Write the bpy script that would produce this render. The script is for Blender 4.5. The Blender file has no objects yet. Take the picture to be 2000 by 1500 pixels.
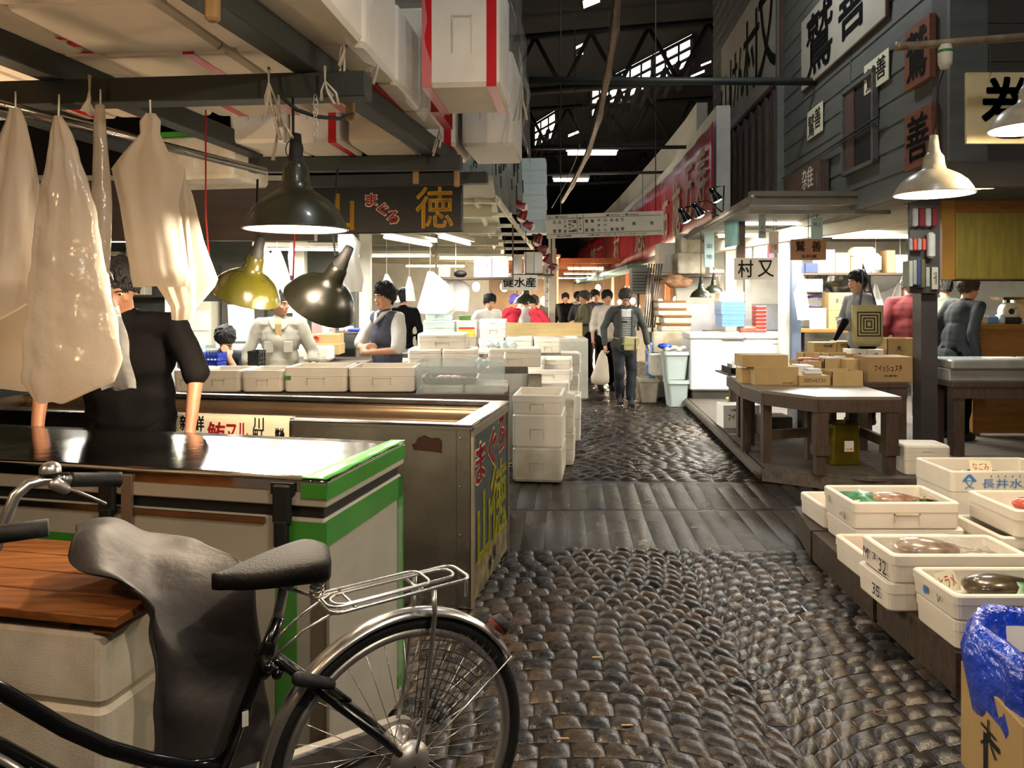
import bpy, math, random
import numpy as np
from mathutils import Vector, Matrix, noise
from mathutils.geometry import tessellate_polygon
R = random.Random(7)
SC = bpy.context.scene
COL = SC.collection
PI = math.pi
# ---------- camera: level, 1.53 m above the stones, lens shift keeps the verticals upright ----------
CH, FP, HV = 1.53, 1500.0, 584.0
cd = bpy.data.cameras.new('camera'); cam = bpy.data.objects.new('camera', cd); COL.objects.link(cam)
cam.location = (0, 0, CH); cam.rotation_euler = (PI / 2, 0, 0)
cd.sensor_width = 36; cd.lens = 36 * FP / 2000; cd.shift_y = -(750 - HV) / 2000; cd.clip_start = .05; cd.clip_end = 300
SC.camera = cam
# ---------- daylight beyond the roof ----------
w = bpy.data.worlds.new('daylight'); SC.world = w; w.use_nodes = True
bg = w.node_tree.nodes['Background']; bg.inputs[0].default_value = (1.0, .95, .82, 1); bg.inputs[1].default_value = 2.0
SC.view_settings.view_transform = 'Standard'; SC.view_settings.look = 'None'; SC.view_settings.gamma = 1
SC.view_settings.use_curve_mapping = False; SC.view_settings.exposure = 0.45
SC.cycles.max_bounces = 7; SC.cycles.diffuse_bounces = 3; SC.cycles.glossy_bounces = 3; SC.cycles.transparent_max_bounces = 12
SC.cycles.sample_clamp_indirect = 4; SC.cycles.sample_clamp_direct = 0

def at(u, v, Y):
    return Vector(((u - 1000) / FP * Y, Y, CH + (HV - v) / FP * Y))
def gnd(u, v, z=0.0):
    Y = (CH - z) * FP / (v - HV)
    return Vector(((u - 1000) / FP * Y, Y, z))

LIGHTS = []
def light(kind, loc, power, color=(1, 1, 1), size=.1, size_y=None, rot=(0, 0, 0), spot=None):
    l = bpy.data.lights.new('light', kind); o = bpy.data.objects.new('light', l); COL.objects.link(o)
    l.energy = power; l.color = color; o.location = loc; o.rotation_euler = rot
    if kind == 'AREA':
        l.size = size
        if size_y: l.shape = 'RECTANGLE'; l.size_y = size_y
    else:
        l.shadow_soft_size = size
        if spot: l.spot_size = spot; l.spot_blend = .6
    return o

# ---------- materials ----------
def lin(c):
    return tuple(((x / 255) / 12.92 if x / 255 <= .04045 else ((x / 255 + .055) / 1.055) ** 2.4) for x in c)
MATS = {}
def mat(name, rgb, rough=.6, metal=0.0, var=.12, scale=6.0, bump=0.0, bscale=40.0, trans=0.0, alpha=1.0, emit=None, es=0.0,
        rgb2=None, stretch=None, subs=0.0, coat=0.0, rvar=0.0, spec=.5, tr=0.0, bd=.01):
    m = bpy.data.materials.new(name); m.use_nodes = True; nt = m.node_tree; p = nt.nodes['Principled BSDF']
    tc = nt.nodes.new('ShaderNodeTexCoord'); mp = nt.nodes.new('ShaderNodeMapping'); nt.links.new(tc.outputs['Object'], mp.inputs[0])
    if stretch: mp.inputs['Scale'].default_value = stretch
    n = nt.nodes.new('ShaderNodeTexNoise'); n.inputs['Scale'].default_value = scale; n.inputs['Detail'].default_value = 5
    nt.links.new(mp.outputs[0], n.inputs['Vector'])
    r = nt.nodes.new('ShaderNodeValToRGB'); r.color_ramp.elements[0].position = .3; r.color_ramp.elements[1].position = .7
    c = lin(rgb); c2 = lin(rgb2) if rgb2 else tuple(x * (1 - var) for x in c); c1 = c if rgb2 else tuple(min(1, x * (1 + var * .6)) for x in c)
    r.color_ramp.elements[0].color = (*c2, 1); r.color_ramp.elements[1].color = (*c1, 1)
    nt.links.new(n.outputs['Fac'], r.inputs['Fac']); nt.links.new(r.outputs['Color'], p.inputs['Base Color'])
    p.inputs['Roughness'].default_value = rough; p.inputs['Metallic'].default_value = metal
    p.inputs['Specular IOR Level'].default_value = spec
    if rvar:
        mr = nt.nodes.new('ShaderNodeMapRange'); mr.inputs['To Min'].default_value = max(0, rough - rvar); mr.inputs['To Max'].default_value = min(1, rough + rvar)
        nt.links.new(n.outputs['Fac'], mr.inputs['Value']); nt.links.new(mr.outputs[0], p.inputs['Roughness'])
    if bump:
        n2 = nt.nodes.new('ShaderNodeTexNoise'); n2.inputs['Scale'].default_value = bscale; n2.inputs['Detail'].default_value = 4
        b = nt.nodes.new('ShaderNodeBump'); b.inputs['Strength'].default_value = bump; b.inputs['Distance'].default_value = bd
        nt.links.new(mp.outputs[0], n2.inputs['Vector']); nt.links.new(n2.outputs['Fac'], b.inputs['Height']); nt.links.new(b.outputs[0], p.inputs['Normal'])
    if trans: p.inputs['Transmission Weight'].default_value = trans; p.inputs['IOR'].default_value = 1.1
    if alpha < 1: p.inputs['Alpha'].default_value = alpha
    if coat: p.inputs['Coat Weight'].default_value = coat; p.inputs['Coat Roughness'].default_value = .1
    if emit: p.inputs['Emission Color'].default_value = (*lin(emit), 1); p.inputs['Emission Strength'].default_value = es
    if tr:
        t = nt.nodes.new('ShaderNodeBsdfTranslucent'); mx = nt.nodes.new('ShaderNodeMixShader'); mx.inputs[0].default_value = tr
        nt.links.new(r.outputs['Color'], t.inputs[0]); nt.links.new(p.outputs[0], mx.inputs[1]); nt.links.new(t.outputs[0], mx.inputs[2])
        nt.links.new(mx.outputs[0], nt.nodes['Material Output'].inputs[0])
    MATS[name] = m
    return m
def stone_mat(name, cols, rough0, rough1, bump=.35):
    m = bpy.data.materials.new(name); m.use_nodes = True; nt = m.node_tree; p = nt.nodes['Principled BSDF']
    a = nt.nodes.new('ShaderNodeAttribute'); a.attribute_name = 'tone'
    tc = nt.nodes.new('ShaderNodeTexCoord')
    r = nt.nodes.new('ShaderNodeValToRGB')
    while len(r.color_ramp.elements) < len(cols): r.color_ramp.elements.new(.5)
    for i, c in enumerate(cols): r.color_ramp.elements[i].position = i / (len(cols) - 1); r.color_ramp.elements[i].color = (*lin(c), 1)
    nt.links.new(a.outputs['Fac'], r.inputs['Fac'])
    n = nt.nodes.new('ShaderNodeTexNoise'); n.inputs['Scale'].default_value = 60; n.inputs['Detail'].default_value = 6
    nt.links.new(tc.outputs['Object'], n.inputs['Vector'])
    mx = nt.nodes.new('ShaderNodeMix'); mx.data_type = 'RGBA'; mx.blend_type = 'MULTIPLY'; mx.inputs[0].default_value = .6
    cr = nt.nodes.new('ShaderNodeValToRGB'); cr.color_ramp.elements[0].color = (.35, .33, .3, 1); cr.color_ramp.elements[1].color = (1.2, 1.2, 1.2, 1)
    cr.color_ramp.elements[0].position = .3; cr.color_ramp.elements[1].position = .65
    nt.links.new(n.outputs['Fac'], cr.inputs['Fac']); nt.links.new(r.outputs['Color'], mx.inputs[6]); nt.links.new(cr.outputs['Color'], mx.inputs[7])
    nt.links.new(mx.outputs[2], p.inputs['Base Color'])
    n3 = nt.nodes.new('ShaderNodeTexNoise'); n3.inputs['Scale'].default_value = 1.6; n3.inputs['Detail'].default_value = 3
    nt.links.new(tc.outputs['Object'], n3.inputs['Vector'])
    mr = nt.nodes.new('ShaderNodeMapRange'); mr.inputs['From Min'].default_value = .38; mr.inputs['From Max'].default_value = .62
    mr.inputs['To Min'].default_value = rough0; mr.inputs['To Max'].default_value = rough1
    nt.links.new(n3.outputs['Fac'], mr.inputs['Value']); nt.links.new(mr.outputs[0], p.inputs['Roughness'])
    n2 = nt.nodes.new('ShaderNodeTexNoise'); n2.inputs['Scale'].default_value = 140; n2.inputs['Detail'].default_value = 5
    nt.links.new(tc.outputs['Object'], n2.inputs['Vector'])
    b = nt.nodes.new('ShaderNodeBump'); b.inputs['Strength'].default_value = bump; b.inputs['Distance'].default_value = .006
    nt.links.new(n2.outputs['Fac'], b.inputs['Height']); nt.links.new(b.outputs[0], p.inputs['Normal'])
    return m

mat('styro', (230, 222, 206), .55, var=.05, scale=9, bump=.12, bscale=300, subs=.1)
mat('styro_dirty', (226, 221, 205), .65, var=.1, rgb2=(176, 164, 134), scale=5, bump=.2, bscale=220)
mat('styro_blue', (200, 216, 214), .55, var=.05)
mat('steel', (150, 146, 138), .27, 1.0, var=.2, scale=3, bump=.08, bscale=12, rvar=.12)
mat('steel_face', (150, 136, 116), .42, .6, var=.25, scale=2.5, bump=.06, bscale=10, rvar=.1)
mat('sticker', (34, 19, 12), .8, spec=.1)
mat('basin_lit_steel', (176, 150, 120), .3, .75, var=.15, scale=3, rvar=.08)  # steel tinted coppery: warm lamp reflections put into the colour
mat('chrome', (214, 212, 206), .26, .9, var=.1)
mat('chrome_dull', (186, 182, 176), .42, .85, var=.15)
mat('black_paint', (14, 14, 15), .18, var=.1, coat=.5)
mat('black_rubber', (18, 18, 18), .7, bump=.2, bscale=80)
mat('black_leather', (12, 10, 9), .62, spec=.25, bump=.25, bscale=160)
mat('frame_dark', (40, 46, 43), .55, var=.2, scale=4, bump=.1)
mat('dark_wood', (72, 56, 44), .6, var=.35, scale=4, stretch=(1, 8, 8), bump=.2)
mat('table_wood', (70, 54, 42), .55, var=.35, scale=5, stretch=(8, 8, 1.5), bump=.25)
mat('table_top', (116, 108, 95), .38, var=.25, scale=4, stretch=(1, 6, 6), bump=.1)
mat('deck_wood', (98, 91, 80), .6, rgb2=(66, 58, 50), scale=5, stretch=(1.5, 14, 4), bump=.3)
mat('orange_wood', (150, 92, 42), .45, rgb2=(96, 54, 24), scale=4, stretch=(1.2, 14, 14), bump=.15)
mat('ply', (158, 118, 46), .5, rgb2=(132, 92, 34), scale=3, stretch=(1, 8, 1))
mat('cardboard', (178, 150, 100), .8, var=.1)
mat('cardboard_dark', (150, 120, 78), .8, var=.1)
mat('cardboard_in', (196, 170, 120), .8, var=.08)
mat('white_paper', (236, 234, 226), .8, var=.04)
mat('cream', (220, 214, 190), .6, var=.08)
mat('enamel_cream', (168, 158, 136), .3, var=.25, scale=14, coat=.3)
mat('cream_wood', (200, 176, 120), .5, var=.15, scale=3, stretch=(1, 1, 8))
mat('green_tape', (62, 140, 44), .3, var=.15, coat=.3)
mat('green_leaf', (52, 120, 66), .4, var=.3, scale=20)
mat('white_enamel', (228, 224, 212), .25, var=.1, coat=.4)
mat('freezer_grey', (176, 172, 156), .45, var=.15, scale=3, bump=.05)
mat('plastic_bag', (222, 212, 196), .2, var=.06, alpha=.9, tr=.3, bump=1.0, bscale=5, spec=1.0, bd=.04)
mat('bag_cloth', (226, 216, 200), .6, var=.06, tr=.4, bump=.2, bscale=20)
mat('white_cloth', (236, 236, 232), .7, var=.05, tr=.3, bump=.2, bscale=18)
mat('clear_film', (225, 225, 220), .12, var=.05, alpha=.2, bump=.9, bscale=22, spec=.9)
mat('glass_ice', (225, 240, 238), .15, var=.05, alpha=.75, spec=.9, bump=.5, bscale=40)
mat('glassy', (210, 222, 220), .08, var=.03, alpha=.28, spec=.8)
mat('ink', (20, 20, 22), .6, var=.1)
mat('ink_blue', (60, 130, 205), .6, var=.1)
mat('ink_red', (190, 36, 40), .6, var=.1)
mat('ink_white', (236, 226, 204), .6, var=.05)
mat('gold', (206, 158, 34), .45, var=.12)
mat('yellow_paint', (206, 198, 44), .5, var=.2, scale=30)
mat('red_tape', (198, 28, 38), .3, var=.1)
mat('red_banner', (158, 34, 46), .42, var=.25, scale=3, bump=.1)
mat('red_metal', (120, 26, 30), .3, var=.15, coat=.3)
mat('sign_black', (24, 28, 28), .35, var=.2)
mat('panel_green', (40, 52, 44), .45, var=.3, scale=8)
mat('panel_worn', (150, 132, 92), .6, rgb2=(60, 60, 48), scale=14)
mat('board_white', (172, 168, 152), .5, var=.14, scale=3, bump=.05)
mat('paper_cream', (224, 220, 190), .8, var=.05)
mat('siding', (98, 100, 95), .55, var=.2, scale=2, stretch=(1, 1, 6), bump=.08)
mat('siding_dark', (74, 70, 62), .65, var=.2, scale=3)
mat('grey_paint', (96, 98, 96), .5, var=.15)
mat('brown_board', (128, 74, 44), .6, var=.25, scale=5, stretch=(1, 1, 6))
mat('old_board', (88, 66, 54), .7, var=.3, scale=6)
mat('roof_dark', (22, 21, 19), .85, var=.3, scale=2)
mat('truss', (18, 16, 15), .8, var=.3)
mat('bamboo', (150, 118, 82), .4, rgb2=(96, 70, 46), scale=6)
mat('pale_pole', (170, 150, 120), .5, rgb2=(110, 92, 70), scale=14, bump=.2)
mat('blue_film', (22, 66, 200), .22, var=.3, scale=8, bump=1.0, bscale=13, coat=.3, spec=.8, bd=.04)
mat('blue_plastic', (104, 146, 204), .35, var=.1)
mat('blue_dark', (30, 62, 170), .4, var=.1)
mat('tarp_grey', (50, 46, 44), .62, var=.15, scale=6, bump=.35, bscale=26)
mat('lamp_dark', (15, 16, 9), .3, var=.1)
mat('lamp_green', (40, 42, 26), .36, var=.1, coat=.5)
mat('lamp_yellow', (58, 56, 14), .22, var=.1, coat=.5)
mat('lamp_inside', (240, 236, 222), .4, emit=(255, 226, 180), es=1.6)
mat('tube_light', (255, 255, 255), .5, emit=(240, 250, 255), es=9)
mat('tube_warm', (255, 255, 255), .5, emit=(255, 240, 205), es=12)
mat('bulb', (255, 255, 255), .5, emit=(255, 214, 150), es=26)
mat('bulb_white', (255, 255, 255), .5, emit=(255, 244, 220), es=30)
mat('bulb_off', (225, 220, 210), .15, var=.02, coat=.5)
mat('ceiling_cream', (188, 182, 158), .7, var=.12)
mat('office_wall', (74, 76, 70), .7, var=.15)
mat('wall_grey', (134, 134, 126), .7, var=.15)
mat('wall_white', (206, 204, 192), .7, var=.1)
mat('tin_gold', (150, 136, 44), .25, .85, var=.25, scale=8)
mat('basket', (196, 172, 96), .7, var=.25, scale=40)
mat('fish', (196, 160, 130), .25, rgb2=(110, 70, 62), scale=14, coat=.5)
mat('fish_silver', (176, 160, 138), .25, rgb2=(92, 70, 60), scale=12, coat=.6)
mat('fish_dark', (92, 78, 52), .25, rgb2=(34, 30, 28), scale=14, coat=.6)
mat('fish_red', (200, 96, 74), .3, rgb2=(168, 62, 52), scale=16, coat=.4)
mat('skin', (196, 148, 118), .5, var=.08, scale=12)
mat('skin_warm', (158, 112, 84), .5, var=.08, scale=12)
mat('hair', (16, 14, 13), .75, var=.3, scale=60, bump=.5, bscale=120)
mat('hair_grey', (62, 59, 56), .8, var=.3, scale=60, bump=.5, bscale=120)
mat('newsprint', (206, 196, 170), .8, var=.08)
mat('yellow_box', (222, 176, 30), .5, var=.1)
mat('red_box', (176, 56, 40), .5, var=.1)
mat('purple', (110, 90, 180), .5, var=.1)
mat('navy', (40, 52, 84), .6, var=.15)
mat('light_blue', (176, 206, 208), .5, var=.15, scale=5)
mat('teal_dim', (70, 110, 104), .7)
def cloth(name, c, v=.15, **k):
    return mat(name, c, .85, var=v, scale=10, bump=.4, bscale=16, **k)
cloth('c_jacket', (62, 66, 64)); cloth('c_navy', (25, 28, 37)); cloth('c_vest', (70, 74, 92)); cloth('c_white', (214, 216, 214))
cloth('c_beige', (156, 152, 138)); cloth('c_black', (11, 10, 11), spec=.1); cloth('c_grey', (128, 130, 132)); cloth('c_maroon', (92, 13, 22))
cloth('c_slate', (38, 44, 50)); cloth('c_olive', (82, 78, 52)); cloth('c_lgrey', (160, 162, 156)); cloth('c_red', (196, 40, 60))
cloth('c_canvas', (176, 168, 120)); cloth('c_offwhite', (200, 192, 176)); cloth('c_sage', (140, 146, 132)); cloth('c_jean', (52, 66, 96))
mat('wet_ground', (22, 20, 18), .34, var=.3, scale=3, bump=.3, bscale=30, rvar=.12)
mat('steel_lid', (176, 172, 164), .13, 1.0, var=.12, scale=2, bump=.12, bscale=7, rvar=.06)
mat('brown_trim', (84, 70, 58), .6, var=.2, scale=2, stretch=(1, 1, 8))
mat('pinkboard', (166, 140, 138), .6)
mat('grey_sheet', (150, 152, 142), .4, var=.1, tr=.3)
mat('ceiling_grey', (110, 108, 100), .7, var=.2)
mat('gutter', (128, 124, 112), .45, .3, var=.15)
mat('post_dark', (58, 54, 52), .5, var=.2)
mat('ply_dark', (128, 86, 36), .5, var=.2, stretch=(1, 6, 6))
mat('yellow_panel', (128, 116, 46), .55, var=.25, scale=3, stretch=(8, 1, 1))
mat('freezer_white', (226, 232, 232), .35, var=.03, coat=.2)
mat('blue_grey', (92, 104, 124), .55, var=.15)
mat('brown_light', (160, 116, 82), .6, var=.1)
mat('teal_poster', (150, 196, 176), .5, rgb2=(70, 140, 170), scale=4)
mat('board_cream', (206, 188, 142), .7, var=.12, scale=8)
mat('deck_old', (84, 66, 46), .5, rgb2=(40, 32, 26), scale=5, stretch=(1, 10, 4), bump=.4)
mat('steel_pale', (176, 174, 166), .4, .6, var=.15)
mat('warm_wall', (236, 216, 186), .8, rgb2=(196, 158, 122), scale=.6)
mat('orange_beam', (170, 92, 48), .6, var=.25, scale=3)
mat('wall_blue', (176, 182, 192), .6)
mat('lip', (150, 84, 72), .5)
M = MATS
COBBLE = stone_mat('cobble_wet', [(24, 23, 22), (40, 36, 33), (52, 45, 38), (66, 54, 42), (42, 42, 42)], .13, .36)
SLAB = stone_mat('slab_wet', [(30, 28, 26), (40, 37, 34), (48, 44, 38)], .15, .36, .6)

# ---------- geometry helpers ----------
def frame(o, ex, ez=(0, 0, 1)):
    """Matrix whose X runs along ex and Z along ez; its front looks along -Y."""
    ex = Vector(ex).normalized(); ez = Vector(ez).normalized(); ey = ez.cross(ex).normalized(); ez = ex.cross(ey)
    m = Matrix.Identity(4)
    for i, a in enumerate((ex, ey, ez)): m.col[i][:3] = a
    m.col[3][:3] = Vector(o)
    return m
def rotz(a, loc=(0, 0, 0)):
    return Matrix.Translation(loc) @ Matrix.Rotation(a, 4, 'Z')
TEXT = {}
def glyphs(s, bold=0.0):
    k = (s, bold)
    if k not in TEXT:
        c = bpy.data.curves.new('t', 'FONT'); c.body = s; c.offset = bold; c.resolution_u = 2; c.align_x = 'CENTER'; c.space_line = .95
        o = bpy.data.objects.new('t', c); COL.objects.link(o)
        me = bpy.data.meshes.new_from_object(o.evaluated_get(bpy.context.evaluated_depsgraph_get()))
        v = [(p.co.x, p.co.y) for p in me.vertices]; f = [tuple(p.vertices) for p in me.polygons]
        bpy.data.objects.remove(o); bpy.data.curves.remove(c); bpy.data.meshes.remove(me)
        x0 = min(p[0] for p in v); x1 = max(p[0] for p in v); y0 = min(p[1] for p in v); y1 = max(p[1] for p in v)
        TEXT[k] = ([((p[0] - x0) / (x1 - x0) - .5, (p[1] - y0) / (y1 - y0) - .5) for p in v], f)
    return TEXT[k]

class MB:
    def __init__(s, m=None):
        s.v = []; s.f = []; s.mi = []; s.sm = []; s.M = m or Matrix.Identity(4); s.mats = []
    def idx(s, name):
        if name not in s.mats: s.mats.append(name)
        return s.mats.index(name)
    def add(s, vs, fs, mt=None, smooth=False, m=None):
        k = len(s.v); T = s.M @ m if m is not None else s.M
        s.v.extend([tuple(T @ Vector(p)) for p in vs])
        i = s.idx(mt) if mt else 0
        for f in fs: s.f.append(tuple(a + k for a in f)); s.mi.append(i); s.sm.append(smooth)
        return s
    def box(s, x0, y0, z0, x1, y1, z1, mt=None, m=None, b=0.0):
        if b:
            return s.rbox((x0 + x1) / 2, (y0 + y1) / 2, z0, x1 - x0, y1 - y0, z1 - z0, b, mt, m)
        v = [(x0, y0, z0), (x1, y0, z0), (x1, y1, z0), (x0, y1, z0), (x0, y0, z1), (x1, y0, z1), (x1, y1, z1), (x0, y1, z1)]
        f = [(0, 3, 2, 1), (4, 5, 6, 7), (0, 1, 5, 4), (1, 2, 6, 5), (2, 3, 7, 6), (3, 0, 4, 7)]
        return s.add(v, f, mt, False, m)
    def rings(s, rings, mt=None, cap0=True, cap1=True, smooth=True, closed=True, m=None):
        n = len(rings[0]); v = [p for r in rings for p in r]; f = []
        for i in range(len(rings) - 1):
            for j in range(n if closed else n - 1):
                a = i * n + j; b = i * n + (j + 1) % n
                f.append((a, b, b + n, a + n))
        if cap0: f.append(tuple(range(n - 1, -1, -1)))
        if cap1: f.append(tuple((len(rings) - 1) * n + j for j in range(n)))
        return s.add(v, f, mt, smooth, m)
    def rr(s, w, d, r, z, n=4):
        out = []
        for k, (sx, sy) in enumerate(((1, 1), (-1, 1), (-1, -1), (1, -1))):
            for j in range(n + 1):
                a = PI / 2 * (k + j / n); out.append((sx * (w / 2 - r) + r * math.cos(a), sy * (d / 2 - r) + r * math.sin(a), z))
        return out
    def rbox(s, cx, cy, z0, w, d, h, r=.01, mt=None, m=None):
        T = Matrix.Translation((cx, cy, z0)); T = m @ T if m is not None else T
        r = min(r, w * .45, d * .45, h * .45)
        return s.rings([s.rr(w - 1.2 * r, d - 1.2 * r, r * .6, 0, 3), s.rr(w, d, r, r * .7, 3), s.rr(w, d, r, h - r * .7, 3), s.rr(w - 1.2 * r, d - 1.2 * r, r * .6, h, 3)], mt, smooth=False, m=T)
    def tube(s, pts, r, mt=None, n=8, closed=False, caps=True, flat=1.0, m=None):
        pts = [Vector(p) for p in pts]; N = len(pts); rs = r if isinstance(r, (list, tuple)) else [r] * N
        rings = []; up = None
        for i, p in enumerate(pts):
            if closed: t = pts[(i + 1) % N] - pts[i - 1]
            else: t = pts[min(i + 1, N - 1)] - pts[max(i - 1, 0)]
            t = t.normalized() if t.length > 1e-9 else Vector((0, 0, 1))
            if up is None: up = Vector((0, 0, 1)) if abs(t.z) < .9 else Vector((1, 0, 0))
            a = t.cross(up).normalized(); b = a.cross(t).normalized(); up = b
            rings.append([p + a * (rs[i] * math.cos(2 * PI * j / n)) + b * (rs[i] * flat * math.sin(2 * PI * j / n)) for j in range(n)])
        if closed: rings.append(rings[0])
        return s.rings(rings, mt, caps and not closed, caps and not closed, True, m=m)
    def lathe(s, prof, mt=None, n=24, m=None, cap0=False, cap1=False, a0=0, a1=2 * PI):
        full = abs(a1 - a0 - 2 * PI) < 1e-6; k = n if full else n + 1
        rings = [[(r * math.cos(a0 + (a1 - a0) * j / n), r * math.sin(a0 + (a1 - a0) * j / n), z) for j in range(k)] for r, z in prof]
        return s.rings(rings, mt, cap0, cap1, True, full, m)
    def ell(s, c, r, mt=None, n=12, k=8, m=None):
        T = Matrix.Translation(c) @ Matrix.Diagonal((*((r, r, r) if not isinstance(r, (tuple, list)) else r), 1))
        if m is not None: T = m @ T
        return s.lathe([(max(1e-3, math.sin(PI * i / k)), -math.cos(PI * i / k)) for i in range(k + 1)], mt, n, T, True, True)
    def cap(s, p, q, r1, r2=None, mt=None, n=10):
        p = Vector(p); q = Vector(q); r2 = r1 if r2 is None else r2; t = q - p; L = t.length
        if L < 1e-6: return s.ell(p, r1, mt, n)
        t.normalize(); pts = []; rs = []
        for a in (80, 50, 20): pts.append(p - t * r1 * math.sin(a * PI / 180)); rs.append(r1 * math.cos(a * PI / 180))
        for k in range(4): pts.append(p + t * L * k / 3); rs.append(r1 + (r2 - r1) * k / 3)
        for a in (20, 50, 80): pts.append(q + t * r2 * math.sin(a * PI / 180)); rs.append(r2 * math.cos(a * PI / 180))
        return s.tube(pts, rs, mt, n)
    def grid(s, fn, nu, nv, th=.0, mt=None, smooth=True, m=None):
        P = [[Vector(fn(i / nu, j / nv)) for i in range(nu + 1)] for j in range(nv + 1)]
        def nid(i, j): return j * (nu + 1) + i
        v = [p for r in P for p in r]; f = []
        for j in range(nv):
            for i in range(nu): f.append((nid(i, j), nid(i + 1, j), nid(i + 1, j + 1), nid(i, j + 1)))
        if th:
            K = len(v); nn = []
            for j in range(nv + 1):
                for i in range(nu + 1):
                    a = P[j][min(i + 1, nu)] - P[j][max(i - 1, 0)]; b = P[min(j + 1, nv)][i] - P[max(j - 1, 0)][i]
                    q = a.cross(b); nn.append(q.normalized() if q.length > 1e-12 else Vector((0, 0, 1)))
            v += [v[i] - nn[i] * th for i in range(K)]
            f += [tuple(K + a for a in reversed(q)) for q in f[:nu * nv]]
            rim = [nid(i, 0) for i in range(nu)] + [nid(nu, j) for j in range(nv)] + [nid(i, nv) for i in range(nu, 0, -1)] + [nid(0, j) for j in range(nv, 0, -1)]
            for a, b in zip(rim, rim[1:] + rim[:1]): f.append((b, a, a + K, b + K))
        return s.add(v, f, mt, smooth, m)
    def text(s, t, w, h, mt='ink', m=None, bold=.02, off=.003, x=0, z=0, skew=0.0):
        """Writing on the X-Z plane of m, centred at x, z, fitted to w by h, raised off the surface by off."""
        v, f = glyphs(t, 0)
        n = 0 if bold < .005 else 4 if bold < .03 else 8; rx = ry = bold * .62 * h / (t.count('\n') + 1)
        for k in range(max(1, n)):
            dx, dz = (rx * math.cos(2 * PI * k / n + .4), ry * math.sin(2 * PI * k / n + .4)) if n else (0, 0)
            s.add([(x + p[0] * w + dx, -off, z + p[1] * h + dz) for p in v], f, mt, False, m)
        return s
    def build(s, name, mt=None, parent=None, world=False, loc=None):
        if mt and not s.mats: s.mats = [mt]
        v = s.v
        if parent is not None and world:
            inv = parent.matrix_basis.inverted(); v = [tuple(inv @ Vector(p)) for p in v]
        me = bpy.data.meshes.new(name); me.from_pydata(v, [], s.f)
        for x in s.mats: me.materials.append(M[x] if isinstance(x, str) else x)
        me.polygons.foreach_set('material_index', s.mi); me.polygons.foreach_set('use_smooth', s.sm); me.update()
        o = bpy.data.objects.new(name, me); COL.objects.link(o)
        if parent is not None: o.parent = parent
        if loc is not None: o.location = loc
        return o

def tag(o, label=None, cat=None, group=None, kind=None):
    if label: o['label'] = label
    if cat: o['category'] = cat
    if group: o['group'] = group
    if kind: o['kind'] = kind
    return o
def thing(name, label, cat, loc=(0, 0, 0), rz=0.0, group=None):
    o = bpy.data.objects.new(name, None); COL.objects.link(o); o.empty_display_size = .1
    o.location = loc; o.rotation_euler = (0, 0, rz); o.matrix_basis = rotz(rz, loc)
    return tag(o, label, cat, group)
def struct(name, mb, mt=None):
    return tag(mb.build(name, mt), kind='structure')
def solo(name, mb, mt, label, cat, group=None):
    """A thing of one mesh; its origin moves to its lowest middle point."""
    v = np.array(mb.v); c = Vector(((v[:, 0].min() + v[:, 0].max()) / 2, (v[:, 1].min() + v[:, 1].max()) / 2, v[:, 2].min()))
    mb.v = [tuple(Vector(p) - c) for p in mb.v]
    return tag(mb.build(name, mt, loc=c), label, cat, group)
def copy_tree(o, parent=None):
    c = o.copy(); COL.objects.link(c); c.parent = parent
    for ch in list(o.children): copy_tree(ch, c)
    return c
def again(o, loc, rz=None, label=None, group=None, scale=None):
    c = copy_tree(o); c.location = loc
    if rz is not None: c.rotation_euler = (0, 0, rz)
    if label: c['label'] = label
    if group: c['group'] = group
    if scale: c.scale = scale
    return c
def remesh(mb, voxel, smooth=3, jitter=0.0, jscale=9.0):
    """Fuses the overlapping shapes of mb into one continuous surface; returns a new builder in the same space."""
    me = bpy.data.meshes.new('t'); me.from_pydata(mb.v, [], mb.f); o = bpy.data.objects.new('t', me); COL.objects.link(o)
    md = o.modifiers.new('r', 'REMESH'); md.mode = 'VOXEL'; md.voxel_size = voxel; md.use_smooth_shade = True
    if smooth: sm = o.modifiers.new('s', 'SMOOTH'); sm.iterations = smooth; sm.factor = .5
    bpy.context.view_layer.update()
    e = bpy.data.meshes.new_from_object(o.evaluated_get(bpy.context.evaluated_depsgraph_get()))
    out = MB(); vs = [Vector(v.co) for v in e.vertices]
    if jitter: vs = [p + v.normal * (jitter * noise.noise(p * jscale)) for p, v in zip(vs, e.vertices)]
    out.add(vs, [tuple(p.vertices) for p in e.polygons], None, True)
    bpy.data.objects.remove(o); bpy.data.meshes.remove(me); bpy.data.meshes.remove(e)
    return out
# ================= the setting =================
S11 = math.radians(-11)                                   # the stall stands turned by 11 degrees against the camera
ADIR = Vector((.096, 1, 0)).normalized()
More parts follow.
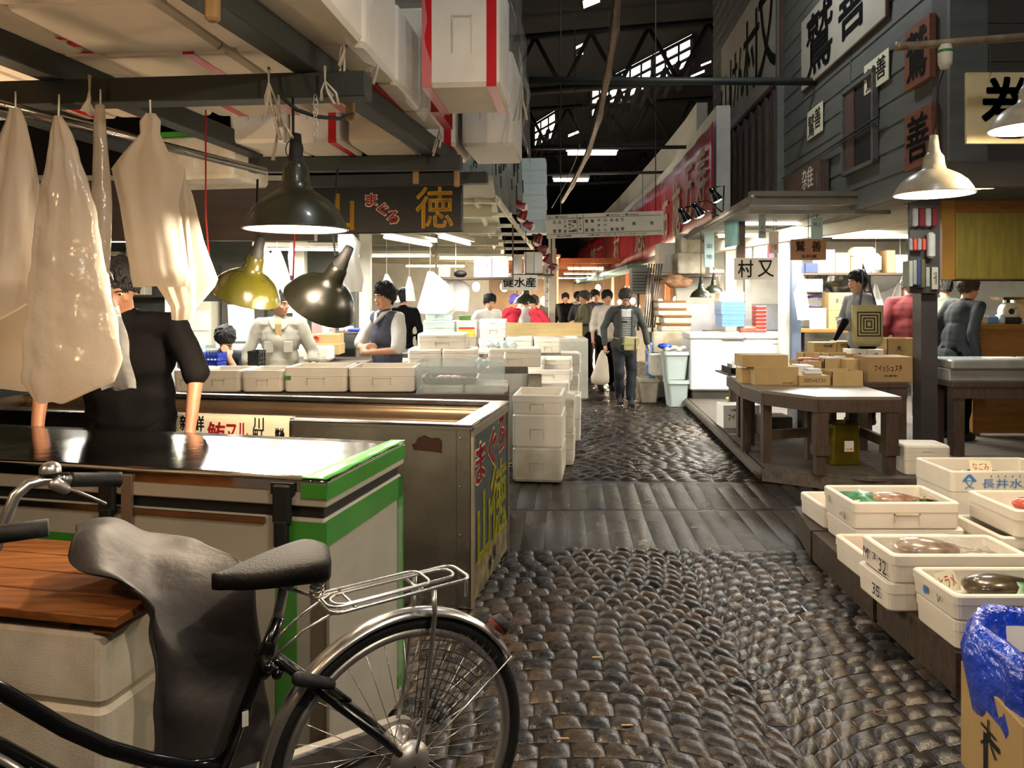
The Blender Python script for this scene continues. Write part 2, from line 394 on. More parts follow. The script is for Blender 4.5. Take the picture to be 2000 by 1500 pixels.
# ---- stone floor ----
def floor():
    V = []; F = []; T = []; MI = []; rr = random.Random(3)
    def patch(c00, c10, c11, c01, n, h, tone, mi, top=0.0):
        # cushion over four corners, gap already taken off
        k = len(V); tx = rr.uniform(-.0022, .0022); ty = rr.uniform(-.0018, .0018)
        for j in range(n + 1):
            b = j / n
            for i in range(n + 1):
                a = i / n
                p = (c00 * (1 - a) + c10 * a) * (1 - b) + (c01 * (1 - a) + c11 * a) * b
                e = (1 - abs(2 * a - 1) ** 12) * (1 - abs(2 * b - 1) ** 12) * (1 - .16 * ((2 * a - 1) ** 2 + (2 * b - 1) ** 2))
                z = -.014 + h * e + top + (tx * (2 * a - 1) + ty * (2 * b - 1)) * e
                V.append((p[0], p[1], z + .003)); T.append(tone)
        for j in range(n):
            for i in range(n):
                a = k + j * (n + 1) + i; F.append((a, a + 1, a + n + 2, a + n + 1)); MI.append(mi)
    def v2(x, y): return np.array((x, y))
    # fan courses near the camera
    W, Rr, P = 1.5, 1.1, .088
    def arch(x):
        t = (x - .22 + W / 2) % W - W / 2
        return math.sqrt(Rr * Rr - t * t) - Rr
    for k in range(-4, 48):
        y0 = 1.7 + k * P
        x = -1.15 + rr.uniform(0, .1)
        while x < 2.7:
            t = (x - .22 + W / 2) % W - W / 2
            sl = -t / math.sqrt(Rr * Rr - t * t); L = rr.uniform(.088, .122) / math.sqrt(1 + sl * sl)
            x2 = x + L
            m = (x + x2) / 2; ya = y0 + arch(x); yb = y0 + arch(x2)
            if 1.6 < ya < 4.66 + .05 * math.sin(x * 3):
                g = .003; j = lambda: rr.uniform(-.005, .005)
                nx = -sl * .0
                patch(v2(x + g + j(), ya + g + j()), v2(x2 - g + j(), yb + g + j()), v2(x2 - g + j(), yb + P - g + j()), v2(x + g + j(), ya + P - g + j()), 5,
                      .0145 + rr.uniform(-.002, .002), min(1, max(0, rr.gauss(.45, .25))), 0)
            x = x2
    # band of long slabs across the aisle
    for (ya, yb) in ((4.68, 5.6), (5.61, 6.46)):
        x = -.4
        while x < 3.0:
            wd = rr.uniform(.125, .15); sk = .02
            patch(v2(x + .002, ya + rr.uniform(0, .03)), v2(x + wd - .002, ya + rr.uniform(0, .03)), v2(x + wd - .002 + .06, yb - rr.uniform(0, .03)), v2(x + .002 + .06, yb - rr.uniform(0, .03)), 4,
                  .013 + rr.uniform(-.002, .002), rr.random(), 1)
            x += wd
    # straight courses down the aisle
    y = 6.5
    while y < 19:
        P3 = .1 if y < 12 else .14
        x = -.9 + .09 * y + rr.uniform(-.12, 0) - .5
        x1 = 1.9 + .1 * y + .6
        while x < x1:
            L = rr.uniform(.12, .2); wv = lambda q: .03 * math.sin(q * 2.3 + y) * (1 if y < 12 else .3)
            patch(v2(x + .006, y + wv(x) + .006), v2(x + L - .006, y + wv(x + L) + .006), v2(x + L - .006, y + P3 + wv(x + L) - .006), v2(x + .006, y + P3 + wv(x) - .006), 3 if y < 11 else 2,
                  .016 + rr.uniform(-.004, .004), min(1, max(0, rr.gauss(.4, .2))), 0)
            x += L
        y += P3
    me = bpy.data.meshes.new('floor'); me.from_pydata(V, [], F)
    me.materials.append(COBBLE); me.materials.append(SLAB)
    me.polygons.foreach_set('material_index', MI); me.polygons.foreach_set('use_smooth', [True] * len(F))
    a = me.attributes.new('tone', 'FLOAT', 'POINT'); a.data.foreach_set('value', T)
    o = bpy.data.objects.new('floor', me); COL.objects.link(o); tag(o, kind='structure')
    b = MB(); b.add([(-14, -4, -.0125), (14, -4, -.0125), (16, 62, -.0125), (-14, 62, -.0125)], [(0, 1, 2, 3)], 'wet_ground')
    b.build('floor_joints', parent=o)
floor()

# ---- shed roof with a torn strip of skylights, walls ----
def tess(poly, holes, z_of, thick=.12):
    loops = [[Vector((p[0], p[1], 0)) for p in poly]] + [[Vector((p[0], p[1], 0)) for p in h] for h in holes]
    flat = [p for l in loops for p in l]
    return [(p.x, p.y, z_of(p.x, p.y)) for p in flat], [tuple(t) for t in tessellate_polygon(loops)]
ZR = 8.2
def hole(*uv): return [tuple(gnd_up(u, v)) for u, v in uv]
def gnd_up(u, v, z=ZR):
    Y = (z - CH) * FP / (HV - v); return ((u - 1000) / FP * Y, Y)
holes = [hole((1153, 228), (1153, 170), (1353, 66), (1353, 122)), hole((1042, 286), (1042, 242), (1087, 214), (1087, 264)),
         hole((1140, 17), (1138, 2), (1170, -14), (1172, 4)), hole((1125, 96), (1125, 91), (1147, 80), (1147, 85)), hole((1127, 111), (1127, 107), (1139, 102), (1139, 106)),
         hole((1369, 130), (1369, 126), (1389, 118), (1389, 122)), hole((1110, 268), (1110, 263), (1132, 254), (1132, 259)), hole((1349, 152), (1349, 148), (1376, 136), (1376, 141))]
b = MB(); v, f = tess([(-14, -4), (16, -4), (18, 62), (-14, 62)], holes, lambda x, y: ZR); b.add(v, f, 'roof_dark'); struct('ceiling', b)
b = MB(); b.box(-14.2, -4, -.1, -14, 62, ZR + .1); struct('wall_left', b, 'siding_dark')
b = MB(); b.box(-14, -4.2, -.1, 16, -4, ZR + .1); struct('wall_behind', b, 'siding_dark')
b = MB(); b.box(-14, 62, -.1, 18, 62.2, ZR + .1); struct('wall_far', b, 'siding_dark')
b = MB(); b.box(16, -4, -.1, 16.2, 62, ZR + .1); struct('wall_outer', b, 'siding_dark')
# lattice of glazing bars and truss members just below the skylights
b = MB()
for h in holes[:2]:
    p = [Vector((x, y, ZR - .06)) for x, y in h]
    lo0, hi0, hi1, lo1 = p
    n = 9 if h is holes[0] else 3
    for i in range(n + 1):
        t = i / n; b.tube([lo0.lerp(lo1, t), hi0.lerp(hi1, t)], .07 if i % 3 == 0 else .03, n=4)
    for t in (0, .33, .66, 1): b.tube([lo0.lerp(hi0, t), lo1.lerp(hi1, t)], .05, n=4)
    for i in range(n):
        a = i / n; c = (i + 1) / n; q = Vector((0, 0, -.5))
        b.tube([lo0.lerp(lo1, a) + q, hi0.lerp(hi1, c) + q], .08, n=4)
        if i % 2: b.tube([hi0.lerp(hi1, a) + q, lo0.lerp(lo1, c) + q], .06, n=4)
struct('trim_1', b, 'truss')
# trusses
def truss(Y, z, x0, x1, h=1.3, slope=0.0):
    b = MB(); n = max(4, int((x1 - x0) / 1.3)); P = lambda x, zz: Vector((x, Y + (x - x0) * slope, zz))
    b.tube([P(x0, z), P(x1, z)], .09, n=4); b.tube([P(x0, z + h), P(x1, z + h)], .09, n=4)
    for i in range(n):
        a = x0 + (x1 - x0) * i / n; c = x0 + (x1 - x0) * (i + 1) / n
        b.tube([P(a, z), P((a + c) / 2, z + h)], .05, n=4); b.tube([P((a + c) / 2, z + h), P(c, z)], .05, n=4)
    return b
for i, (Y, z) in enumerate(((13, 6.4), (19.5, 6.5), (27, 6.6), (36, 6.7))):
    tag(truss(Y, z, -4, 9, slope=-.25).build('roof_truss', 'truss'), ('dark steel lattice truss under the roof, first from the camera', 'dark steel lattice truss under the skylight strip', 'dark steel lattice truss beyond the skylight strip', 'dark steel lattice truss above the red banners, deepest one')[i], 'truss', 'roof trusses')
# tie bars across the aisle
def bar(name, p, q, r, m, label, cat, n=4, g=None):
    b = MB(); b.tube([p, q], r, n=n); return solo(name, b, m, label, cat, g)
bar('cross_beam', at(1033, 157, 8.7), at(1755, 160, 8.7), .045, 'frame_dark', 'long dark bar across the aisle ending against the grey boarded wall', 'beam')
bar('tie_bar', at(1045, 289, 14), at(1420, 287, 14), .035, 'frame_dark', 'thin dark bar above the wide fluorescent tube over the aisle', 'beam')
bar('tie_bar', at(1060, 341, 18), at(1370, 335, 18), .035, 'frame_dark', 'thin dark bar between the two fluorescent tubes over the aisle', 'beam')
# tubes over the aisle
def aisle_tube(u0, u1, v, Y, label):
    t = thing('ceiling_light', label, 'light', at((u0 + u1) / 2, v, Y), 0, 'fluorescent fittings above the aisle')
    L = (u1 - u0) / FP * Y
    b = MB(); b.box(-L / 2, -.09, .05, L / 2, .09, .13); b.build('fitting', 'white_enamel', t)
    for s in (-.05, .05):
        b = MB(); b.tube([(-L / 2 + .04, s, 0), (L / 2 - .04, s, 0)], .035); b.build('lamp_tube', 'tube_light', t)
    b = MB()
    for s in (-L / 3, L / 3): b.tube([(s, 0, .13), (s, 0, 7.9 - t.location.z)], .008, n=4)
    b.build('hanger', 'frame_dark', t)
for x, y, lb in ((2.0, 7.4, 'added fluorescent fitting high above the slab band, out of the picture'), (1.2, 1.5, 'added unseen fluorescent fitting high above the bicycle end of the aisle'), (1.6, -2.5, 'added unseen fluorescent fitting high behind the bicycle')):  # unseen fittings, added to brighten the upper wall and the wet floor
    t = thing('ceiling_light', lb, 'light', (x, y, 5.5), 0, 'fluorescent fittings above the aisle')
    b = MB(); b.box(-.6, -.09, .05, .6, .09, .13); b.build('fitting', 'white_enamel', t)
    for s in (-.05, .05): b = MB(); b.tube([(-.56, s, 0), (.56, s, 0)], .03); b.build('lamp_tube', 'tube_light', t)
    b = MB(); b.tube([(0, 0, .13), (0, 0, 2.6)], .01, n=4); b.build('hanger', 'frame_dark', t)
    l = light('POINT', (0, 0, -.12), 85, (.95, .97, 1), .15); l.parent = t
aisle_tube(1106, 1207, 299, 17, 'fluorescent fitting over the aisle, the higher and wider of two')
aisle_tube(1079, 1151, 352, 24, 'fluorescent fitting over the aisle, the lower and narrower of two')
# the long bamboo pole and its wires
b = MB(); pts = []
ctrl = [(1208, -40, 6.0), (1200, 60, 6.6), (1186, 150, 7.4), (1170, 230, 8.4), (1148, 300, 9.8), (1118, 360, 11.4), (1090, 405, 13)]
for i in range(len(ctrl) - 1):
    for k in range(4):
        a = ctrl[i]; c = ctrl[i + 1]; t = k / 4; pts.append(at(*[a[j] + (c[j] - a[j]) * t for j in range(3)]))
b.tube(pts, [.034 + (.010 if i % 4 == 0 else 0) for i in range(len(pts))])
solo('bamboo_pole', b, 'bamboo', 'long bamboo pole hanging high above the aisle', 'pole')
b = MB(); b.tube([p + Vector((-.16, 0, -.1)) for p in pts[14:]], .006, n=4)
solo('wire', b, 'grey_paint', 'thin wire beside the bamboo pole over the aisle', 'wire')

# ================= foam boxes =================
BX = {}
def box_mesh(w, d, h, kind, m):
    k = (round(w, 2), round(d, 2), round(h, 2), kind, m)
    if k in BX: return BX[k]
    b = MB(); r = .025; t = .028; hb = h if kind == 'open' else h * .76
    R_ = lambda dw, z, rr=r: b.rr(w - dw, d - dw, rr, z, 3)
    if kind == 'solid': hb = h; b.rings([R_(.02, 0), R_(.0, .02), R_(0, h - .012), R_(.02, h)], m, smooth=False)
    else:
        b.rings([R_(.024, 0), R_(.012, .008), R_(.006, hb * .62), R_(0, hb * .64), R_(0, hb - .006), R_(.010, hb), R_(2 * t - .008, hb), R_(2 * t, hb - .006, .018), R_(2 * t + .01, .03, .018)], m, smooth=False)
    # hand-hold notch lines on the long faces, ridge on the short ones
    for s in (-1, 1):
        y = s * d / 2; z0 = hb * .28; z1 = hb * .58; ww = min(.07, w * .14)
        for (a, c, e, g) in ((-ww, z1 - .006, ww, z1), (-ww, z0, -ww + .006, z1), (ww - .006, z0, ww, z1)):
            b.box(a, y - .004, c, e, y + .004, g, 'styro_dirty')
    o = b.build('foam_box', None); lid = None
    if kind == 'lid':
        b = MB(); z = hb
        b.rings([R_(.0, z), R_(0, h - .014), R_(.014, h), R_(.09, h), R_(.10, h - .008), R_(w * .6 if w < d else d * .6, h - .008, .01)], m, smooth=False)
        for s in (-1, 1): b.box(-w * .12, s * (d / 2) - .005, z + .006, w * .12, s * (d / 2) + .005, z + .012, 'styro_dirty')
        lid = b.build('lid', None); lid.parent = o
    BX[k] = o
    return o
USED = set()
def foam(w, d, h, kind, loc, rz=0.0, label='', group=None, m='styro'):
    src = box_mesh(w, d, h, kind, m)
    if src.name in USED:
        o = src.copy(); COL.objects.link(o)
        for ch in src.children:
            if ch.name.startswith('lid'): c_ = ch.copy(); COL.objects.link(c_); c_.parent = o
        for q in list(o.keys()):
            if q in ('group', 'label', 'category'): del o[q]
    else: o = src; USED.add(src.name)
    o.location = loc; o.rotation_euler = (0, 0, rz)
    return tag(o, label, 'box', group)
def carton(w, d, h, loc, rz=0.0, label='', group=None, open_=True, m='cardboard', name='cardboard_box', print_=None, pm='ink', flaps=True, tape=False):
    b = MB(); t = .006
    if open_:
        b.box(-w / 2, -d / 2, 0, w / 2, d / 2, t, m)
        for (x0, y0, x1, y1) in ((-w / 2, -d / 2, w / 2, -d / 2 + t), (-w / 2, d / 2 - t, w / 2, d / 2), (-w / 2, -d / 2, -w / 2 + t, d / 2), (w / 2 - t, -d / 2, w / 2, d / 2)):
            b.box(x0, y0, t, x1, y1, h, m)
    else:
        b.box(-w / 2, -d / 2, 0, w / 2, d / 2, h, m, b=.006)
        b.box(-w / 2 - .001, -.002, h, w / 2 + .001, .002, h + .001, 'cardboard_dark')
        if tape: b.box(-w / 2 - .002, -.025, h - .05, w / 2 + .002, .025, h + .0015, tape)
    if print_:
        for (s, ww, hh, x, z, c) in print_: b.text(s, ww, hh, c, Matrix.Translation((0, -d / 2, 0)), x=x, z=z, bold=.02)
    o = b.build(name, None, loc=loc); o.rotation_euler = (0, 0, rz)
    return tag(o, label, 'box', group)

# ================= tuna stall: steel tank, ice chest, tables =================
# ---- steel tank with the painted panel ----
def steel_tank():
    H = .909; c = Vector((-.207, 3.79, 0))
    t = thing('steel_tank', 'long open stainless steel tank with a painted sign panel on its end', 'tank', c, S11)
    Lx = 3.3; D = .90; w = .055
    b = MB()
    b.box(-Lx, 0, 0, 0, .03, H - .02); b.box(-Lx, D - .03, 0, 0, D, H - .02); b.box(-Lx, 0, .0, -Lx + .03, D, H - .02); b.box(-.03, .03, .0, 0, D - .03, H - .02)
    for s in (.02,):  # rivets and seam on the front skin
        for z in (.84, .6, .36): b.ell((-.05, -.001, z), (.006, .003, .006), 'steel', 8, 4)
    b.box(-.075, -.004, 0, -.07, .0, H - .02)
    b.build('shell', 'steel_face', t)
    b = MB(); z0, z1 = H - .022, H
    b.box(-Lx - .01, -.012, z0, .012, w, z1); b.box(-Lx - .01, D - w, z0, .012, D + .012, z1); b.box(-w - .03, w, z0, .012, D - w, z1)
    b.tube([(-Lx, -.012, H - .004), (.01, -.012, H - .004)], .006, n=6); b.tube([(.012, -.01, H - .004), (.012, D, H - .004)], .006, n=6)
    b.build('rim', 'steel', t)
    # ribbed far wall of the basin and its floor
    b = MB(); n = 40
    b.grid(lambda a, c_: (-Lx + .03 + a * (Lx - .08), D - w - .02 - .32 * (1 - c_) - .012 * math.sin(c_ * PI * 9), H - .30 + .28 * c_ + .012 * math.cos(c_ * PI * 9)), 2, n)
    b.box(-Lx + .03, .03, H - .36, -.03, D - .06, H - .33)
    b.build('basin', 'basin_lit_steel', t)
    # scrap of a peeled sticker
    b = MB(); pts = [(-.29, .775), (-.2, .77), (-.145, .765), (-.145, .825), (-.16, .84), (-.2, .837), (-.235, .85), (-.27, .835), (-.28, .81), (-.3, .8)]
    b.add([(x, -.003, z) for x, z in pts], [tuple(range(len(pts)))]); b.build('sticker_remains', 'sticker', t)
    # painted end panel
    P = Matrix.Translation((0, 0, 0)) @ frame((.004, D / 2 + .0, 0), (0, 1, 0))
    b = MB(P); b.box(-D / 2 + .03, -.006, .02, D / 2 - .02, 0, H - .06, 'panel_green')
    b.box(-D / 2 + .03, -.007, .02, D / 2 - .02, -.001, .2, 'panel_worn')
    b.box(-D / 2, -.014, 0, -D / 2 + .03, 0, H - .02, 'steel_face'); b.box(D / 2 - .02, -.014, 0, D / 2, 0, H - .02, 'steel_face'); b.box(-D / 2, -.014, H - .06, D / 2, 0, H - .02, 'steel_face')
    for x, z, s in ((-.28, .69, 'ま'), (.0, .715, 'ぐ'), (.24, .75, 'ろ')):
        b.text(s, .21, .2, 'ink_white', x=x, z=z, bold=.09, off=.008); b.text(s, .2, .19, 'ink_red', x=x, z=z, bold=.035, off=.011)
    b.text('山', .28, .36, 'yellow_paint', x=-.2, z=.34, bold=.04, off=.009); b.text('徳', .42, .42, 'yellow_paint', x=.17, z=.39, bold=.03, off=.009)
    b.text('水', .08, .07, 'ink', x=-.05, z=.1, bold=.04, off=.009); b.text('産', .08, .07, 'ink', x=.06, z=.12, bold=.02, off=.009)
    b.build('sign_panel', None, t)
    return t
steel_tank()
# folded newspaper-wrapped flyer hanging over the tank front
T = rotz(S11, (-.09, 3.768, 0))
b = MB(T)
prof = [(.05, .914), (.0, .918), (-.018, .912), (-.024, .89), (-.024, .80), (-.022, .62)]
b.grid(lambda a, c: (-1.95 + a * .88, *(lambda q: (prof[int(q)][0] + (prof[min(5, int(q) + 1)][0] - prof[int(q)][0]) * (q % 1), prof[int(q)][1] + (prof[min(5, int(q) + 1)][1] - prof[int(q)][1]) * (q % 1)))(c * 4.999)), 8, 20, .003, 'newsprint')
for s, x, z, w_, h_, c in (('水久', -1.83, .79, .13, .12, 'ink'), ('川', -1.24, .84, .06, .06, 'ink'), ('町', -1.24, .78, .06, .06, 'ink'), ('マル', -1.36, .79, .12, .1, 'ink_red'), ('新鮮', -1.62, .83, .14, .08, 'ink'), ('本日', -1.62, .74, .16, .08, 'ink'), ('鮪', -1.48, .78, .1, .12, 'ink_red'), ('築地', -1.12, .76, .05, .12, 'ink')):
    b.text(s, w_, h_, c, Matrix.Translation((0, -.027, 0)), x=x, z=z + .045, bold=.03)
solo('newspaper_sheet', b, None, 'printed newspaper sheet hung over the front rim of the steel tank', 'newspaper')

# ---- ice chest with green tape ----
def ice_chest():
    a = math.radians(-13); c = Vector((-.568, 2.34, 0)); H = .972
    t = thing('ice_chest', 'big ice chest with shiny steel lid and green tape at its edges', 'chest', c, a)
    Lx = 2.3; D = .64
    b = MB(); b.box(-Lx, 0, .02, 0, D, H - .115, b=.012)
    b.box(-Lx, .03, 0, 0, D - .03, .03)
    b.build('body', 'freezer_grey', t)
    b = MB(); b.box(-Lx, .012, H - .118, -.012, D - .012, H - .075); b.build('seal', 'black_rubber', t)
    b = MB(); b.box(-Lx, -.006, H - .078, .006, D + .006, H, 'freezer_grey', b=.006)
    b.grid(lambda p, q: (-Lx + p * (Lx + .008), -.008 + q * (D + .016), H + .005 + .0012 * math.sin(p * 17) * math.sin(q * 5 + p * 9)), 40, 12, .004, 'steel_lid')
    b.box(-Lx, -.010, H - .03, .009, -.006, H + .001, 'steel_lid')
    b.build('lid', None, t)
    b = MB()
    def tp(x0, y0, z0, x1, y1, z1): q_ = MB(); q_.box(x0, y0, z0, x1, y1, z1); q_.build('green_tape', 'green_tape', t)
    tp(.0065, -.01, H - .055, .009, D + .01, H - .004); tp(-.075, -.013, H - .05, .009, -.0105, H - .005)       # lid corner
    b.grid(lambda p, q: (.009 - .09 * q * (1 - .35 * p), -.01 + p * (D + .02), H + .0115 + .0015 * math.sin(p * 26) * (1 - q)), 30, 3, .002)
    tp(.0015, 0, H - .20, .004, D + .003, H - .12); tp(-.17, -.004, H - .19, .003, -.0015, H - .125)              # body top edge
    tp(-.165, -.005, .05, -.095, -.0015, H - .13); tp(.0015, D - .05, .05, .004, D + .003, H - .12)
    tp(-1.2, -.005, .70, -.76, -.0015, .755)
    b.build('green_tape', 'green_tape', t)
    # corner angle, film
    b = MB(); b.box(-.045, -.007, .05, .006, -.001, H - .20); b.box(.0, -.007, .05, .0065, .012, H - .20); b.build('corner_angle', 'steel_face', t)
    b = MB(); b.grid(lambda p, q: (.0075 + .006 * noise.noise(Vector((p * 5, q * 7, 0))), .02 + p * (D - .04), .1 + q * (H - .33)), 16, 20); b.build('film_wrap', 'clear_film', t)
    # clasps
    for x in (-.135, -.76):
        l = MB(); l.box(x - .03, -.03, H - .13, x + .03, -.008, H - .01, b=.008); l.box(x - .038, -.022, H - .04, x + .038, -.006, H - .005); l.box(x - .022, -.036, H - .20, x + .022, -.012, H - .12, b=.006)
        for s in (-.012, .012): l.box(x + s - .002, -.040, H - .195, x + s + .002, -.03, H - .13)
        l.build('clasp', 'black_rubber', t)
    b = MB(); b.box(-.82 - .018 + .13, -.02, H - .2, -.82 + .018 + .13, -.007, H - .01); b.build('steel_strap', 'steel_face', t)
    b = MB(); b.box(-Lx, -.012, H - .135, -.20, -.002, H - .118); b.build('front_rail', 'steel', t)
    return t
ice_chest()

# ---- foam boxes, wooden board and grey cover by the bicycle ----
A2 = math.radians(-12); o2 = Vector((-.95, 1.80, 0))
labs = ['grimy foam box resting on the floor under the orange board', 'foam box in the middle of the pile under the orange board', 'topmost foam box right beneath the orange wooden board']
tops = [0, .36, .565, .745]
for i in range(3):
    h = tops[i + 1] - tops[i]
    p = o2 + Matrix.Rotation(A2, 3, 'Z') @ Vector((-.42, .2, 0)); foam(.84 - .004 * i, .42 - .006 * i, h, 'solid', (p.x, p.y, tops[i]), A2, labs[i].replace('right ', 'just '), 'foam boxes under the orange board', 'styro_dirty')
b = MB(rotz(A2, o2)); z = .748
for i in range(4): b.box(-.86, -.02 + i * .118, z + .022, .04, .094 + i * .118, z + .044, b=.003)
b.box(-.16, 0, z, -.10, .44, z + .022); b.box(-.04, -.005, z, .02, .45, z + .022)
solo('pallet_board', b, 'orange_wood', 'orange slatted wooden board lying on the foam boxes by the ice chest', 'board')
def surf(rows, th, nsub=6, jit=0.0, js=6.0):
    """Smooth sheet through rows of control points."""
    P = [[Vector(p) for p in r] for r in rows]; nr = len(P); nc = len(P[0])
    def cr(p, t):
        n = len(p) - 1; x = min(max(t * n, 0), n - 1e-6); i = int(x); f = x - i
        a = p[max(i - 1, 0)]; b_ = p[i]; c = p[i + 1]; d = p[min(i + 2, n)]
        return .5 * ((2 * b_) + (c - a) * f + (2 * a - 5 * b_ + 4 * c - d) * f * f + (3 * b_ - a - 3 * c + d) * f ** 3)
    def fn(u, v):
        q = cr([cr(r, u) for r in P], v)
        if jit: q = q + Vector((noise.noise(q * js), noise.noise(q * js + Vector((9, 0, 0))), noise.noise(q * js + Vector((0, 7, 0))))) * jit
        return q
    return fn, (nc - 1) * nsub, (nr - 1) * nsub, th
rows = [[at(146, 1035, 2.10), at(215, 1012, 2.16), at(290, 1035, 2.2), at(380, 1062, 2.16), at(478, 1095, 2.02)],
        [at(140, 1060, 1.92), at(200, 1040, 1.95), at(290, 1085, 2.02), at(390, 1110, 2.0), at(500, 1120, 1.98)],
        [at(150, 1110, 1.86), at(200, 1110, 1.86), at(285, 1160, 1.90), at(390, 1180, 1.93), at(505, 1170, 1.97)],
        [at(288, 1160, 1.80), at(292, 1170, 1.82), at(330, 1250, 1.86), at(420, 1270, 1.92), at(515, 1260, 1.98)],
        [at(296, 1250, 1.82), at(300, 1270, 1.84), at(350, 1330, 1.86), at(430, 1350, 1.93), at(520, 1350, 1.99)],
        [at(305, 1420, 1.83), at(320, 1430, 1.85), at(370, 1440, 1.86), at(450, 1450, 1.93), at(525, 1450, 2.0)],
        [at(312, 1640, 1.85), at(330, 1650, 1.86), at(380, 1650, 1.86), at(460, 1660, 1.93), at(530, 1660, 2.0)]]
b = MB(); fn, nu, nv, th = surf(rows, .006, 8, .016, 9); b.grid(fn, nu, nv, th)
solo('dust_cover', b, 'tarp_grey', 'dark grey cloth cover draped between the foam boxes and the bicycle saddle', 'cover')

# ================= bicycle =================
def bicycle():
    ph = math.radians(31); hub = Vector((-.284, 2.0, .35))
    fw = Vector((-math.cos(ph), -math.sin(ph), 0)); sd = Vector((-math.sin(ph), math.cos(ph), 0)) * -1    # fw: forwards, sd: towards the camera
    up = Vector((0, 0, 1)); Bm = Matrix.Identity(4)
    for i, a in enumerate((fw, sd, up)): Bm.col[i][:3] = a
    Bm.col[3][:3] = hub
    t = thing('bicycle', 'black city bicycle with chrome mudguard and rear carrier', 'bicycle', (hub.x, hub.y, 0), 0)
    def mk(): return MB(Bm.copy())
    def fin(b, n, m, par=None): return b.build(n, m, par or t, world=(par is None)) if par is None else sub(b, n, m, par)
    def sub(b, n, m, par):
        inv = t.matrix_basis.inverted(); b.v = [tuple(inv @ Vector(p)) for p in b.v]; return b.build(n, m, par)
    ring = lambda r, y=0, a0=0, a1=2 * PI, n=64: [(r * math.cos(a0 + (a1 - a0) * i / n), y, r * math.sin(a0 + (a1 - a0) * i / n)) for i in range(n + (0 if abs(a1 - a0 - 2 * PI) < 1e-6 else 1))]
    # the two wheels are alike: rear at the hub, front 1.1 m ahead
    for wx in (0, 1.12):
        q = Matrix.Translation((wx, 0, 0))
        b = MB(Bm @ q); b.tube(ring(.337), .0185, closed=True, n=10); tyre = fin(b, 'tyre', 'black_rubber')
        b = MB(Bm @ q); prof = [(.300, -.011), (.300, .011), (.318, .012), (.318, -.012)]
        b.rings([[(r * math.cos(a), y, r * math.sin(a)) for r, y in prof] for a in [2 * PI * i / 72 for i in range(73)]], 'chrome_dull', False, False, True); rim = sub(b, 'rim', None, tyre)
        b = MB(Bm @ q)
        for i in range(36):
            a = 2 * PI * i / 36; s = 1 if i % 2 else -1; c = a + (.75 if i % 4 < 2 else -.75)
            b.tube([(.024 * math.cos(c), s * .028, .024 * math.sin(c)), (.302 * math.cos(a), s * .003, .302 * math.sin(a))], .0011, n=5)
        sub(b, 'spokes', 'chrome', tyre)
        b = MB(Bm @ q @ Matrix.Rotation(PI / 2, 4, 'X')); b.lathe([(.004, -.06), (.012, -.06), (.012, -.036), (.032, -.034), (.032, -.026), (.016, -.02), (.016, .02), (.03, .026), (.03, .034), (.046, .036), (.05, .045), (.044, .056), (.012, .058), (.012, .07), (.003, .07)], 'chrome_dull', 24); sub(b, 'hub', None, tyre)
    # brake drum at the rear hub
    b = MB(Bm @ Matrix.Rotation(PI / 2, 4, 'X')); b.lathe([(.003, -.075), (.02, -.075), (.045, -.066), (.052, -.05), (.052, -.042), (.03, -.04)], 'chrome_dull', 28); fin(b, 'brake_drum', None)
    # mudguard: curved channel from behind the seat tube over the wheel
    def guard(wx, a0, a1, name):
        b = MB(Bm @ Matrix.Translation((wx, 0, 0))); n = 44; rs = []
        for i in range(n + 1):
            a = a0 + (a1 - a0) * i / n; pr = []
            for k in range(9):
                th = -1.25 + 2.5 * k / 8; y = .031 * math.sin(th); r = .350 + .022 * math.cos(th); pr.append((r * math.cos(a), y, r * math.sin(a)))
            for k in range(8, -1, -1):
                th = -1.25 + 2.5 * k / 8; y = .029 * math.sin(th); r = .348 + .020 * math.cos(th); pr.append((r * math.cos(a), y, r * math.sin(a)))
            rs.append(pr)
        b.rings(rs, 'chrome'); return fin(b, name, None)
    R_ = math.radians
    guard(0, R_(-28), R_(149), 'rear_mudguard'); guard(1.12, R_(-20), R_(160), 'front_mudguard')
    # frame. x forward from the rear hub, z up from it
    BB = (.515, 0, -.07); ST = (.318, 0, .42)
    b = mk(); k = .018
    b.tube([BB, (.355, 0, .33), ST], .016, n=10)                                       # seat tube
    for s in (-1, 1):
        b.tube([(.0, s * .058, 0), (.08, s * .056, .085), (.33, s * .03, .33), (.355, s * .012, .335)], .0095, n=8)   # seat stays
        b.tube([(.0, s * .058, 0), (.3, s * .04, -.05), BB], .010, n=8)                 # chain stays
    b.tube([(.45, 0, .11), (.52, 0, .125), (.60, 0, .165), (.68, 0, .215), (.76, 0, .28), (.874, 0, .39), (1.0, 0, .50)], .0165, n=12)   # upper tube
    b.tube([BB, (.66, 0, .07), (.78, 0, .185), (.874, 0, .275), (1.02, 0, .40)], .0175, n=12)              # lower tube
    b.tube([(.99, 0, .56), (1.055, 0, .36)], .019, n=12)                                  # head tube
    for s in (-1, 1): b.tube([(1.05, s * .02, .36), (1.07, s * .055, .30), (1.12, s * .055, 0)], .011, n=8)
    b.cap((.355, -.03, .33), (.355, .05, .33), .014, .014); b.cap((.355, 0, .30), (.34, 0, .36), .021, .019); b.cap((.30, -.03, .29), (.33, .03, .30), .014)
    fin(b, 'frame', 'black_paint')
    # frame lettering
    b = mk()
    for i, ch in enumerate('ORGHETTO'):
        q = Vector((.72 + i * .021, .0185, .125 + i * .0195)); b.text(ch, .010, .012, 'ink_white', Matrix.Translation(q) @ frame((0, 0, 0), (-.75, 0, -.66)) if False else frame(q, (-.75, 0, -.66), (-.66, 0, .75)), bold=.02, off=-.0015)
    b.box(.393, .0165, .19, .407, .0185, .225, 'white_paper'); fin(b, 'lettering', None)
